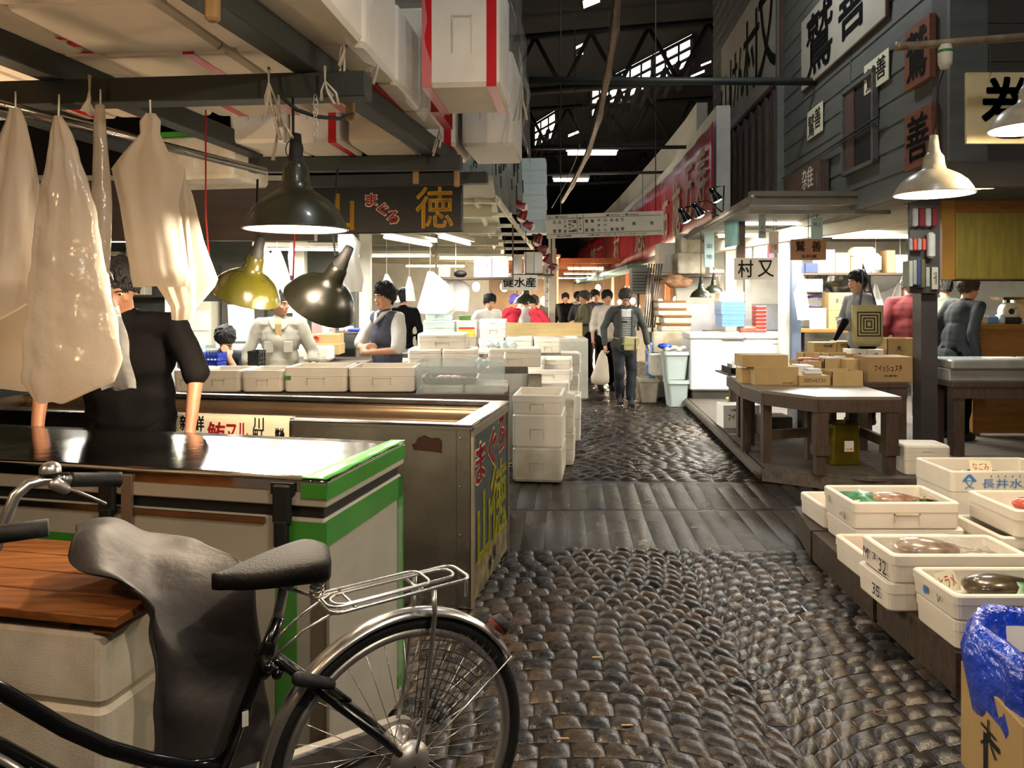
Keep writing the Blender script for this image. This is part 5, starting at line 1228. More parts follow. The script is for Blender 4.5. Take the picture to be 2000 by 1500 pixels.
wall_sign('wall_sign', 'dark red weathered board leaning out above the shop canopy', 1549, 350, 425, 1622, 392, [('雑', .7, .7, .3, .5, 'ink_white', -.01)], 'old_board', .10)
# window opening
p0 = wp(1655, 372); F = frame((p0.x, p0.y, 2.80), WX)
b = MB(F); W = (wp(1712, 300).xy - p0.xy).length; H = .78
b.box(0, -.018, 0, W, -.012, H, 'roof_dark'); b.box(-.04, -.05, -.04, 0, 0, H + .04, 'siding'); b.box(W, -.05, -.04, W + .04, 0, H + .04, 'siding'); b.box(-.04, -.05, H, W + .04, 0, H + .04, 'siding'); b.box(-.04, -.05, -.04, W + .04, 0, 0, 'siding'); b.box(0, -.03, .0, W * .35, -.018, H, 'old_board')
struct('window_1', b)
b = MB(); b.tube([wp(1537, 349) + Vector((-.06, 0, 0)), wp(1730, 226) + Vector((-.06, 0, 0))], .01, n=5); b.tube([wp(1537, 356) + Vector((-.06, 0, 0)), wp(1722, 238) + Vector((-.06, 0, 0))], .006, n=5)
solo('conduit', b, 'frame_dark', 'thin pipe running slantwise along the boarded wall', 'pipe')
# upper unit with the big slanting sign
Y2, Y1 = 10.08, 13.9
p1 = Vector((.2767 * Y1 - .0, Y1, 0)); p2 = Vector((.3533 * Y2, Y2, 0)); F = frame(p1, p2 - p1); L = (p2 - p1).length
b = MB(F); zb = CH + 314 * Y1 / FP; b.box(0, -.06, zb, L, 0, zb + 1.62, 'board_white'); b.box(-.0, -.07, zb - .05, L, .02, zb, 'old_board'); b.box(L, -.07, zb - .05, L + .05, .0, zb + 1.65, 'old_board')
for ch, x, zz, w_, h_ in (('又', .84, .80, .26, 1.15), ('村', .60, .80, .26, 1.1), ('ん', .42, .72, .14, .8), ('け', .28, .72, .14, .85), ('山', .11, .6, .2, .8)):
    b.text(ch, w_ * L, h_, 'ink', x=x * L, z=zb + zz, bold=.03, off=.066)
solo('wall_sign', b, None, 'long white sign high up with five black characters, next to the boarded wall', 'sign')
b = MB(F); b.box(0, .02, 2.7, L, .2, zb - .05, 'roof_dark')
n = 9
for i in range(n): x = .05 + i * L / n; b.box(x, -.05, 2.75, x + .07, .02, zb - .06, 'old_board' if i % 3 else 'dark_wood'); b.box(x + .16, -.01, 2.75, x + .3, .02, zb - .06, 'siding')
b.box(0, -.06, 2.7, L, .03, 2.78, 'old_board'); b.box(0, -.02, 2.5, L + .05, .2, 2.7, 'siding'); b.box(L - .04, -.09, 2.5, L + .05, .1, 5.8, 'siding')
struct('window_2', b)
# ---- facade and red banners further along ----
line = [(2.86, 10.1), (2.93, 11.2), (3.3, 16.5), (3.61, 29.3), (3.6, 46)]
def lp(t):
    i = min(int(t), len(line) - 2); f = t - i; a = line[i]; c = line[i + 1]; return Vector((a[0] + (c[0] - a[0]) * f, a[1] + (c[1] - a[1]) * f, 0))
def facade(name, t0, t1, z0, z1, m, off, th=.06, z1b=None):
    n = max(2, int((t1 - t0) * 4)); b = MB(); P = [lp(t0 + (t1 - t0) * i / n) for i in range(n + 1)]
    for a, c in zip(P, P[1:]):
        F = frame(c, a - c); Ls = (a - c).length; zz = z1
        b.M = F; b.box(0, off, z0, Ls, off + th, zz, m)
    return b, P
b, P = facade('f', 1.0, 3.4, 2.45, 4.35, 'wall_white', .05, .2); b2, _ = facade('f', 1.6, 3.9, 4.3, 5.2, 'wall_white', .3, .2)
b.v += b2.v; k = len(b.v) - len(b2.v); b.f += [tuple(q + k for q in f) for f in b2.f]; b.mi += b2.mi; b.sm += b2.sm
struct('wall_facade', b)
def banner(t0, t1, z0, z1, texts, label, m='red_banner', tilt=.25):
    a = lp(t1); c = lp(t0); F = frame((a.x, a.y, z0), c - a); L = (c - a).length; b = MB(F); n = max(2, int(L / .4)); H = z1 - z0
    sh = Matrix.Identity(4); sh[1][2] = -tilt / H * -1
    b.grid(lambda p, q: (p * L, -.14 + (1 - q) * -.0 - (q) * tilt * .0 + .012 * math.sin(p * L * 5), q * H), n * 3, 6, .01, m)
    for s_, x, zz, w_, h_, cc in texts: b.text(s_, w_ * L, h_ * H, cc, x=x * L, z=zz * H, bold=.03, off=.165)
    return solo('banner', b, None, label, 'banner')
banner(.35, 1.95, 2.56, 3.95, [('寿', .86, .55, .13, .62, 'ink_white'), ('万', .66, .5, .13, .62, 'ink_white'), ('施', .42, .42, .16, .66, 'ink_white'), ('布', .15, .42, .15, .66, 'ink_white')], 'big red banner with cream characters, the one closest to the boarded wall')
banner(1.97, 2.9, 2.5, 4.0, [('惣', .75, .45, .14, .6, 'ink_white'), ('村', .3, .45, .14, .6, 'ink_white')], 'long faded red banner with two thin characters beyond the direction board')
banner(2.92, 3.3, 2.5, 4.1, [('第二', .5, .5, .8, .45, 'ink_white')], 'bright red banner reading number two in white characters')
banner(3.32, 3.95, 2.4, 4.2, [('八', .5, .5, .4, .5, 'ink_white')], 'deepest red banner with one large character')
# spotlights reaching from the canopy
for i, (u, v, Y) in enumerate(((1338, 425, 9.2), (1364, 415, 9.0), (1398, 385, 9.3))):
    t = thing('spotlight', ('black spotlight in front of the red banner, lowest of three', 'black spotlight in front of the red banner, middle of three', 'black spotlight at the top of the red banner')[i], 'spotlight', at(u, v, Y), 0, 'black spotlights before the banner'); T = Matrix.Rotation(math.radians(-28), 4, 'Y')
    b = MB(T); b.lathe([(.02, .13), (.035, .12), (.04, .06), (.065, -.02), (.07, -.05)], 'black_paint', 18); b.build('housing', None, t)
    b = MB(T); b.ell((0, 0, -.035), (.062, .062, .03), 'bulb_white', 16); b.build('bulb', None, t)
    b = MB(); q = t.location; b.tube([(0, 0, .12), (.1, 0, .14), (2.37 + (Y - 7.5) * .1 - q.x, 0, 2.50 - q.z)], .01, n=6); b.build('arm', 'black_paint', t)
# direction board over the aisle
b = MB(); p0 = at(1068, 466, 9.0); p1 = at(1297, 458, 8.9); ex = Vector((p1.x - p0.x, p1.y - p0.y, p1.z - p0.z)); W = ex.length; F = frame(p0, ex, (0, 0, 1)); b.M = F; H = 46 * 9 / FP
b.box(0, 0, 0, W, .02, H, 'board_white')
for z0 in (.16, .82): b.box(.0, -.003, H * z0, W * .98, -.001, H * z0 + .004, 'ink')
for x in (.265, .315): b.box(W * x, -.003, H * .16, W * x + .004, -.001, H * .98, 'ink')
T_ = lambda s_, x, zz, w_, h_, c='ink': b.text(s_, w_ * W, h_ * H, c, x=x * W, z=zz * H, bold=.02, off=.004)
for x, a, c in ((.07, '北', '繁'), (.115, '北', '繁'), (.245, '篠', '崎'), (.345, '鷲', '善'), (.395, '鷲', '善'), (.56, '布', '施'), (.605, '布', '施'), (.65, '万', '寿')): T_(a, x, .68, .03, .15); T_(c, x, .3, .03, .15)
for x, st in ((.16, '三河屋'), (.20, '西健水産'), (.225, 'カネ嶋'), (.45, '村また'), (.505, '山けん')):
    for i, ch in enumerate(st): T_(ch, x, .70 - i * (.42 / (len(st) - 1)), .026, .42 / len(st) * .85)
T_('熊', .75, .5, .03, .16); T_('壱', .90, .5, .03, .16)
T_('第', .29, .8, .02, .1); T_('二', .29, .66, .02, .05); T_('十', .29, .5, .02, .1); T_('棟', .29, .35, .02, .1)
T_('番3053－番3064', .65, .90, .28, .08); T_('4－番4053', .1, .9, .16, .08); T_('小車7:00－10:30・ターレット8:30－11:00', .6, .08, .5, .08); T_('禁止時間', .15, .08, .12, .08)
b.M = Matrix.Identity(4)
for q in (p0 + ex * .12, p0 + ex * .93): b.tube([q + Vector((0, .01, H)), q + Vector((0, .01, 4.6))], .006, 'frame_dark', n=4)
solo('direction_board', b, None, 'cream direction board with small black characters hung across the aisle', 'sign')

# ---- deck ----
D0 = [(2.1, 6.45), (2.6, 6.12), (2.97, 6.02), (6.5, 6.0), (6.5, 12.8), (2.62, 12.8), (2.36, 9.5)]
b = MB(); n = len(D0); b.add([(x, y, .0) for x, y in D0] + [(x, y, .10) for x, y in D0], [tuple(range(n, 2 * n))] + [(i, (i + 1) % n, (i + 1) % n + n, i + n) for i in range(n)])
for k in range(60):
    y0 = 6.02 + k * .113; y1 = y0 + .106
    if y1 > 12.8: break
    def xl(y): return 2.1 + (y - 6.45) * .085 if y > 6.45 else 2.1 + (6.45 - y) * 1.6
    b.add([(xl(y0) + .02, y0, .10), (6.5, y0, .10), (6.5, y1, .10), (xl(y1) + .02, y1, .10), (xl(y0) + .02, y0, .122), (6.5, y0, .122), (6.5, y1, .122), (xl(y1) + .02, y1, .122)], [(4, 5, 6, 7), (0, 1, 5, 4), (3, 2, 6, 7)[::-1], (0, 4, 7, 3)[::-1]])
b.tube([(2.08, 6.46, .07), (2.36, 9.5, .07), (2.62, 12.8, .07)], .06, n=4)
struct('platform_floor', b, 'deck_wood')
# ---- shop behind: back wall, side wall, canopy ----
b = MB(); b.box(2.7, 12.6, .1, 9, 12.7, 2.6); struct('wall_shop', b, 'wall_white')
b = MB(); b.box(8.9, 5.8, .0, 9.0, 12.7, 2.6); struct('wall_shop_side', b, 'wall_white')
b = MB(); v4 = [(2.32, 7.5), (9, 7.5), (9, 12.7), (2.80, 12.7)]
b.add([(x, y, z) for z in (2.47, 2.54) for x, y in v4], [(3, 2, 1, 0), (4, 5, 6, 7), (0, 1, 5, 4), (1, 2, 6, 5), (2, 3, 7, 6), (3, 0, 4, 7)]); struct('ceiling_shop', b, 'ceiling_grey')
b = MB(); b.box(2.32, 7.42, 2.44, 3.75, 7.5, 2.50); b.box(2.32, 7.46, 2.53, 3.75, 7.55, 2.58); b.box(2.32, 7.5, 2.36, 3.7, 7.55, 2.40); b.tube([(2.34, 7.45, 2.50), (2.62, 10.3, 2.50)], .05, n=4); struct('trim_4', b, 'gutter')
b = MB(); b.box(9.0, 5.85, 2.3, 3.6, 7.5, 2.36) if False else b.box(3.7, 5.85, 2.45, 9, 7.5, 2.5); struct('ceiling_front', b, 'siding_dark')
beam('canopy_beam', (3.98, 7.25, 2.36), (2.95, 11.8, 2.30), .12, .16, 'pale slanting beam under the canopy above the shelf of boxes', 'cream', None)
b = MB(); b.box(3.74, 7.02, .12, 3.89, 7.17, 2.46); solo('canopy_post', b, 'post_dark', 'tall dark square post rising from the deck between the two tables', 'post')
# panel of tins and books on the post
t = thing('goods_panel', 'grey panel on the dark post holding rows of tins and packets', 'panel', (3.72, 6.9, 1.55), 0)
p0 = at(1777, 573, 6.95); p1 = at(1836, 391, 6.95)
b = MB(); b.box(p0.x, 6.95, p0.z, p1.x, 6.99, p1.z, 'post_dark', b=.004); b.build('back_plate', None, t, world=True)
for u0, u1, v0, v1, n, m in ((1778, 1829, 407, 443, 4, 'c_maroon'), (1771, 1806, 466, 490, 4, 'red_box')):
    a = at(u0, v1, 6.9); c = at(u1, v0, 6.9)
    for i in range(n):
        x0 = a.x + (c.x - a.x) * i / n; w_ = (c.x - a.x) / n; b = MB(); b.rbox(x0 + w_ / 2, 6.9, a.z, w_ * .9, .08, c.z - a.z, .015, m if i % 2 else 'c_grey'); b.build('tin', None, t, world=True)
for i, (u, v0, v1, m) in enumerate(((1775, 510, 560, 'c_sage'), (1783, 508, 556, 'c_grey'), (1791, 506, 558, 'navy'), (1799, 507, 562, 'c_olive'), (1808, 522, 560, 'c_sage'))):
    a = at(u, v1, 6.88); c = at(u, v0, 6.88); b = MB(); b.rbox(a.x, 6.9, a.z, .034, .12, c.z - a.z, .006, m); b.build('packet', None, t, world=True)
a = at(1818, 505, 6.9); c = at(1818, 454, 6.9); b = MB(); b.rbox(a.x, 6.9, a.z, .07, .07, c.z - a.z, .03, 'c_lgrey'); b.build('wrapped_roll', None, t, world=True)
a = at(1824, 565, 6.93); b = MB(); b.box(a.x - .02, 6.925, a.z, a.x + .035, 6.94, a.z + .2, 'board_white'); b.text('千鯛', .03, .12, 'ink', Matrix.Translation((a.x + .008, 6.925, a.z + .1)), bold=.0); b.build('price_tag', None, t, world=True)
# yellow cabinet
p0 = at(1838, 546, 7.18); p1 = at(2080, 392, 7.18)
t = thing('hanging_cabinet', 'wooden hanging cabinet with a yellowed panel above the scale', 'cabinet', (p0.x, 7.18, p0.z), 0)
b = MB(); W = p1.x - p0.x; H = p1.z - p0.z; b.box(0, 0, 0, W, .25, H, 'ply'); b.build('body', None, t)
b = MB(); b.box(.0, -.02, 0, .115, 0, H, 'ply'); b.box(.115, -.02, H - .11, W, 0, H, 'ply_dark'); b.build('front_frame', None, t)
b = MB(); b.box(.13, -.012, .01, W, -.004, H - .12, 'yellow_panel'); b.build('front_panel', None, t)
mat_y = 1
b = MB(); b.box(.1, .0, -.015, W, .02, 0, 'steel'); b.build('rail', None, t)
# counter with scale, beneath the cabinet
table('shop_counter', 'orange wooden counter carrying the dial scale', 4.74, 6.6, 7.9, 8.6, 1.27, 'ply', 'ply_dark', face='ply_dark', cat='counter', z0=.12, th=.05)
p = at(1979, 612, 8.0); t = thing('dial_scale', 'round white dial scale on the orange counter', 'scale', (p.x, 8.1, 1.27), 0)
T = Matrix.Translation((0, -.06, .13)) @ Matrix.Rotation(PI / 2, 4, 'X'); b = MB(T); b.lathe([(.001, .012), (.085, .012), (.092, 0), (.092, -.08), (.001, -.08)], 'white_enamel', 30); b.build('dial', None, t)
b = MB(T); b.lathe([(.001, .017), (.03, .016), (.032, .013)], 'c_slate', 20); b.tube([(0, 0, .018), (.05, .04, .018)], .003, 'ink'); b.build('needle', None, t)
b = MB(); b.rbox(0, 0, 0, .2, .2, .07, .02, 'c_slate'); b.box(-.02, -.02, .2, .02, .02, .25, 'steel'); b.rings([b.rr(.24, .2, .04, .25), b.rr(.3, .26, .05, .28), b.rr(.28, .24, .045, .272)], 'steel', smooth=False); b.build('stand', None, t)
for i, (u, w_, h_, m, lb) in enumerate(((1922, .12, .09, 'newsprint', 'roll of tan paper packets on the orange counter'), (1943, .12, .08, 'blue_plastic', 'blue and white packet beside the dial scale'), (1962, .06, .10, 'light_blue', 'pale blue bottle beside the dial scale'))):
    p = at(u, 636, 7.95); b = MB(); b.rbox(p.x, 8.02, 1.27, w_, .1, h_, .02, m); solo('packet', b, None, lb, 'packet')
b = MB(); b.rbox(at(1998, 600, 8.3).x, 8.4, 1.27, .2, .2, .26, .02, 'newsprint'); solo('paper_sack', b, None, 'tan paper sack behind the dial scale', 'sack')
# steel display case and its table
table('work_table', 'dark wooden table under the steel display case', 3.93, 6.2, 6.85, 7.32, .79, 'table_wood', 'table_wood', z0=.12, apron=.10, leg=.10, cat='table')
b = MB(); b.box(3.93, 6.9, .79, 6.2, 7.3, .90, 'steel_pale', b=.01); b.box(3.93, 6.86, .90, 6.2, 7.3, .985, 'steel_pale', b=.02); b.box(3.9, 6.95, .985, 4.6, 7.25, .988, 'glass_ice'); b.box(4.65, 6.95, .985, 6.1, 7.25, .988, 'wall_grey')
solo('display_case', b, None, 'long steel display case on the table beside the dark post', 'display case')
b = MB(); b.tube([(4.6, 7.0, 1.0), (4.75, 7.02, .992), (4.9, 7.1, 1.0)], .006); b.box(4.35, 6.95, .988, 4.62, 7.12, .996, 'white_paper'); b.box(4.9, 6.92, .988, 5.3, 7.1, .996, 'white_paper'); solo('paper_sheet', b, None, 'white papers lying on the steel display case', 'paper')
# brown angled table
P4 = [(2.44, 6.13), (3.11, 6.13), (3.19, 8.0), (2.25, 8.0), (2.11, 7.05), (2.15, 6.57)]
t = thing('angled_table', 'low brown wooden table with a cut corner, loaded with cardboard boxes', 'table', (2.7, 7.0, .122), 0)
def poly(b, P, z0, z1, m=None): n = len(P); b.add([(x, y, z) for z in (z0, z1) for x, y in P], [tuple(range(n - 1, -1, -1)), tuple(range(n, 2 * n))] + [(i, (i + 1) % n, (i + 1) % n + n, i + n) for i in range(n)], m)
b = MB(); poly(b, P4, .725, .75); b.build('table_top', 'table_top', t, world=True)
b = MB(); n = 6
for i in range(n):
    a = Vector((*P4[i], .68)); c = Vector((*P4[(i + 1) % n], .68)); b.M = frame(a, c - a); L = (c - a).length; b.box(-.012, -.012, -.055, L + .012, .035, .045)
b.M = Matrix.Identity(4); b.build('apron_board', 'table_wood', t, world=True)
for i, (x, y, l) in enumerate(((2.47, 6.17, 1), (3.03, 6.17, 1), (2.19, 6.62, 0), (2.16, 7.1, 0), (2.62, 6.75, 0), (3.05, 6.9, 0), (3.10, 7.85, 0), (2.34, 7.85, 0))):
    b = MB(); b.box(x - .035, y - .03, .122, x + .04, y + .045, .66)
    if l: b.box(x - .045, y - .045, .30, x + .055, y + .05, .62); b.box(x - .055, y - .055, .28, x + .062, y + .056, .36)
    b.build('leg', 'table_wood', t, world=True)
for (a, c) in (((2.21, 6.62), (2.62, 6.75)), ((2.62, 6.75), (3.05, 6.9)), ((3.06, 6.2), (3.08, 6.9))):
    b = MB(); A_ = Vector((*a, .36)); C_ = Vector((*c, .36)); b.M = frame(A_, C_ - A_); b.box(0, -.02, -.04, (C_ - A_).length, .02, .04); b.M = Matrix.Identity(4); b.build('stretcher', 'table_wood', t, world=True)
# cartons on the angled table
def cb(u0, u1, vt, vb, Y, d, label, open_=False, m='cardboard', z=None, **k):
    p = at((u0 + u1) / 2, vb, Y); w_ = (u1 - u0) / FP * Y; h_ = (vb - vt) / FP * Y; zz = p.z if z is None else z
    return carton(w_, d, h_, (p.x, p.y + d / 2, zz), 0, label, 'cardboard boxes on the angled table', open_, m, **k)
cb(1474, 1560, 718, 754, 6.95, .26, 'wide closed cardboard box at the front of the angled table', z=.75, print_=[('NOTUMER', .09, .012, .1, .02, 'ink')])
cb(1450, 1540, 693, 717, 7.0, .26, 'flatter cardboard box resting on the wide one', z=.908)
cb(1449, 1471, 724, 752, 7.1, .2, 'small cardboard box at the cut corner of the angled table', z=.75)
cb(1561, 1622, 735, 755, 6.9, .22, 'low cardboard box with a printed frame and packets on top', z=.75, print_=[('コロロ→えとフハ', .2, .035, 0, .05, 'ink_blue')])
cb(1625, 1687, 727, 755, 6.9, .3, 'open empty cardboard box at the end of the front row', True, z=.75)
b = MB(); p = at(1590, 735, 6.95); b.rbox(p.x, 7.0, .845, .16, .1, .03, .014, 'white_cloth'); b.rbox(p.x + .02, 7.02, .875, .12, .08, .02, .009, 'white_cloth'); solo('packet', b, None, 'white packets lying on the low printed cardboard box', 'packet')
for u0, u1, vt, vb, Y, d, lb, op, m, kw in (
    (1561, 1590, 714, 735, 7.3, .2, 'white cardboard box with a number behind the low printed one', 0, 'white_paper', dict(print_=[('10', .05, .04, 0, .05, 'ink')])),
    (1654, 1700, 702, 724, 7.35, .25, 'cardboard box standing behind the open empty one', 0, 'cardboard', {}),
    (1610, 1652, 700, 722, 7.5, .25, 'open cardboard box filled with white packets', 1, 'cardboard', {}),
    (1560, 1606, 706, 724, 7.5, .25, 'open cardboard box filled with orange packets', 1, 'cardboard', {}),
    (1570, 1604, 690, 704, 7.85, .2, 'small cardboard box behind the one with orange packets', 1, 'cardboard', {}),
    (1620, 1680, 691, 704, 7.85, .22, 'shallow open cardboard tray in the back row', 1, 'cardboard', {}),
    (1600, 1634, 669, 692, 8.3, .2, 'cardboard box with light blue print', 0, 'cardboard', dict(print_=[('特選', .1, .03, 0, .09, 'ink_blue')])),
    (1635, 1666, 667, 692, 8.3, .2, 'cardboard box with red print beside the blue printed one', 0, 'cardboard', dict(print_=[('特選', .1, .04, 0, .10, 'ink_red')])),
    (1590, 1603, 669, 692, 8.32, .2, 'narrow cardboard box beside the blue printed one', 0, 'cardboard', {})):
    p = at((u0 + u1) / 2, vb, Y); cb(u0, u1, vt, vb, Y, d, lb, bool(op), m, **kw)
for i in range(4):
    k, j = i % 2, i // 2; p = at(1682 + 33 * k, 723 - 20 * j, 7.9); carton(.165, .2, .104, (p.x, 8.05, p.z), 0, 'white carton with a pink character, %s of the block of four' % ('lower inner one', 'lower outer one', 'upper inner one', 'upper outer one')[i], 'white cartons with pink characters', False, 'white_paper', print_=[('得', .04, .045, .0, .045, 'c_red')])
table('back_table', 'plain wooden table behind the angled one carrying more cartons', 2.45, 3.3, 8.06, 8.75, .80, 'table_top', 'table_wood', z0=.12)
b = MB(); rr = random.Random(2)
for k in range(14): p = at(1630 + rr.uniform(-18, 18), 704, 7.6); b.rbox(p.x, 7.62 + rr.uniform(-.05, .05), p.z - .0 + rr.uniform(-.01, .03), .10, .05, .02, .009, 'white_cloth')
solo('white_packets', b, None, 'heap of white packets in an open cardboard box', 'packets')
b = MB()
for k in range(8): p = at(1582 + rr.uniform(-15, 15), 707, 7.6); b.rbox(p.x, 7.62 + rr.uniform(-.05, .05), p.z - .0 + rr.uniform(-.01, .02), .12, .06, .02, .009, 'fish_red' if k % 2 else 'white_cloth')
solo('orange_packets', b, None, 'orange packets in an open cardboard box', 'packets')
carton(.42, .3, .235, (at(1755, 757, 7.0).x + .0, 7.3, .755), 0, 'cardboard box with red Japanese print beside the dark post', None, False, 'cardboard_dark', print_=[('フイッシュスチ', .26, .06, -.02, .13, 'ink_red'), ('水産物', .12, .02, 0, .06, 'ink')])
table('side_table', 'brown side table beneath the red printed cardboard box', 3.22, 3.68, 7.12, 7.9, .755, 'table_wood', 'table_wood', z0=.12, apron=.1)
carton(.34, .3, .2, (at(1790, 712, 7.7).x, 8.1, .92), 0, 'open topped cardboard box half hidden by the dark post', None, True, 'cardboard', print_=[('大', .05, .06, -.05, .1, 'ink')])
# tray stand sticking out with packets
t = thing('tray_stand', 'dark tray sticking out over the deck with white bottles in it', 'tray', (2.2, 7.45, .80), 0)
a = at(1420, 730, 7.5); b = MB(); b.box(a.x - .05, 7.3, .80, a.x + .3, 7.75, .815, 'dark_wood'); b.box(a.x + .0, 7.35, .815, a.x + .26, 7.36, .87, 'black_leather'); b.box(a.x, 7.35, .815, a.x + .01, 7.7, .87, 'black_leather'); b.build('tray', None, t, world=True)
for k in range(5): b = MB(); b.cap((a.x + .05 + .045 * k, 7.42, .85), (a.x + .09 + .045 * k, 7.6, .90), .02, .018, 'white_paper'); b.build('bottle', None, t, world=True)
b = MB(); b.box(a.x + .2, 7.4, .122, a.x + .24, 7.44, .80, 'dark_wood'); b.build('post', None, t, world=True)
# golden tin, cooler, basket, white carton on the deck
t = thing('oil_tin', 'square golden tin with a paper label under the angled table', 'tin', (at(1655, 920, 6.45).x, 6.6, .122), math.radians(4))
b = MB(); W = .236; b.rbox(0, 0, 0, W, W, .355, .014, 'tin_gold'); 
for z in (.012, .335): b.rings([b.rr(W + .008, W + .008, .018, z), b.rr(W + .008, W + .008, .018, z + .01)], 'tin_gold', smooth=False)
for zz in (.04, .315): b.box(-.09, -W / 2 - .004, zz, .09, -W / 2, zz + .004, 'tin_gold')
for x in (-.092, .088): b.box(x, -W / 2 - .004, .04, x + .004, -W / 2, .319, 'tin_gold')
b.build('body', None, t)
b = MB(); b.box(-.02, -W / 2 - .003, .12, .06, -W / 2 - .001, .21, 'white_paper'); b.text('注意', .06, .02, 'ink_red', Matrix.Translation((0, -W / 2 - .003, 0)), x=.02, z=.14, bold=0); b.build('paper_label', None, t)
foam(.36, .27, .235, 'lid', (3.33, 6.27, .122), math.radians(-3), 'pale foam cooler with lid standing on the deck edge beside the table', None, 'styro')
t = thing('basket', 'round yellow woven basket with white roll on the deck', 'basket', (2.72, 9.2, .122), 0)
b = MB(); b.lathe([(.001, 0), (.13, 0), (.15, .2), (.155, .22), (.14, .22), (.12, .02), (.001, .02)], 'basket', 28); b.build('body', None, t)
b = MB(); b.rbox(0, 0, .1, .14, .12, .17, .05, 'white_cloth'); b.build('cloth', None, t)
carton(.40, .28, .25, (2.50, 8.5, .122), 0, 'white carton with red Japanese print on the deck behind the table legs', None, False, 'white_paper', print_=[('フイッシュスチ', .3, .07, .0, .12, 'ink_red'), ('水産物用', .12, .025, -.06, .2, 'ink_blue')])
for i, (x, y, w_, h_) in enumerate(((2.72, 8.0, .3, .2), (3.2, 8.3, .35, .3))):
    b = MB(); b.rbox(x, y, .122, w_, .3, h_, .01, 'c_grey' if i else 'siding_dark'); solo('storage_box', b, None, ('dark box in the shade under the angled table', 'grey box in the shade under the back table')[i], 'box')
# white chest freezer
t = thing('chest_freezer', 'long white chest freezer on the deck', 'freezer', (3.22, 11.1, .122), math.radians(-2))
b = MB(); b.rbox(0, 0, .12, 1.40, .62, .72, .03, 'freezer_white'); b.box(-.66, -.27, 0, .66, .27, .12, 'siding_dark'); b.build('body', None, t)
b = MB(); b.rbox(0, 0, .845, 1.42, .64, .085, .025, 'freezer_white'); b.build('lid', None, t)
b = MB(); b.rbox(-.10, -.33, .84, .30, .04, .035, .012, 'chrome_dull'); b.box(.04, -.355, .83, .07, -.33, .87, 'chrome'); b.build('handle', None, t)
b = MB(); b.text('SANDEN', .16, .022, 'wall_grey', Matrix.Translation((-.05, -.311, .79))) if False else b.box(.45, -.312, .77, .55, -.31, .782, 'wall_grey'); b.build('badge', None, t)
# canopy lamps
for i, (u, v, Y, L, a, pw, lb) in enumerate(((1540, 437, 9.4, 1.2, 0, 44, 'upper fluorescent fitting above the white character sign'), (1545, 461, 10.2, 1.3, 0, 60, 'lower fluorescent fitting above the white character sign'), (1712, 463, 9.2, 1.1, -.02, 38, 'fluorescent fitting over the shelf of boxes'), (1440, 530, 12.0, .9, 0, 10, 'small fluorescent fitting behind the hanging price strips'),
        (1910, 366, 6.2, .5, -.5, 14, 'fluorescent fitting glowing behind the white enamel lamp'), (1400, 455, 12.2, .5, 0, 10, 'fluorescent fitting beside the small green poster'))):
    tube_fit('ceiling_light', lb, at(u, v, Y), L, a, power=pw, group='fluorescent fittings of the shop')
t = thing('light_panel', 'broad bright light panel beneath the canopy by the dark post', 'light', (at(1735, 436, 8.3).x, 8.6, 2.40), 0)
b = MB(); b.box(-.32, -.3, .0, .32, .6, .06, 'white_enamel'); b.build('housing', None, t); b = MB(); b.box(-.3, -.28, -.006, .3, .58, 0, 'tube_warm'); b.build('diffuser', None, t)
l = light('AREA', (0, .1, -.03), 26, (1, .98, .92), .6, .8); l.parent = t
tube_fit('ceiling_light', 'added fluorescent fitting above the long shelf, brightening the back wall', (5.0, 10.75, 2.42), 1.8, 0, power=80, group='fluorescent fittings of the shop')  # this tube and the next are added to brighten the shop's back wall
tube_fit('ceiling_light', 'added fluorescent fitting deep over the white freezer, brightening the back wall', (3.5, 10.9, 2.42), 1.2, 0, power=50, group='fluorescent fittings of the shop')
# shelf of boxes
b = MB(); b.box(3.5, 11.1, 1.88, 6.0, 11.5, 1.91); solo('wall_shelf', b, 'dark_wood', 'long shelf with cartons and paper bundles behind the woman with the tote', 'shelf')
def sh(u0, u1, vt, m, lb, **k): 
    p = at((u0 + u1) / 2, 527, 11.15); return carton((u1 - u0) / FP * 11.15, .22, (527 - vt) / FP * 11.15, (p.x, 11.28, 1.912), 0, lb, 'goods on the long shelf', False, m, **k)
for a in ((1480, 1500, 468, 'white_paper', 'white carton at the start of the long shelf'), (1502, 1512, 472, 'c_red', 'narrow pink bundle on the long shelf'), (1547, 1573, 507, 'navy', 'dark blue box under the brown hanging sign'), (1574, 1598, 508, 'navy', 'second dark blue box under the brown hanging sign'), (1600, 1632, 482, 'white_paper', 'tall white carton on the long shelf'), (1634, 1662, 488, 'cardboard', 'cardboard box with a dark base on the long shelf'), (1664, 1686, 496, 'cardboard', 'plain cardboard box in the middle of the long shelf'), (1688, 1702, 500, 'white_paper', 'small white carton in the middle of the long shelf'), (1734, 1750, 483, 'cardboard_dark', 'upright wooden crate of brown envelopes on the long shelf'), (1752, 1778, 492, 'white_paper', 'white carton at the post end of the long shelf')): sh(a[0], a[1], a[2], a[3], a[4])
b = MB(); b.rbox(at(1688, 500, 11.2).x, 11.28, 2.12, .34, .25, .17, .06, 'newsprint'); solo('paper_bundle', b, None, 'large bundle of wrapping paper atop the cartons of the shelf', 'bundle')
b = MB(); b.rbox(at(1714, 515, 11.1).x, 11.2, 1.912, .16, .2, .28, .07, 'white_cloth'); solo('plastic_bag', b, None, 'white carrier bag slumped on the long shelf', 'bag')
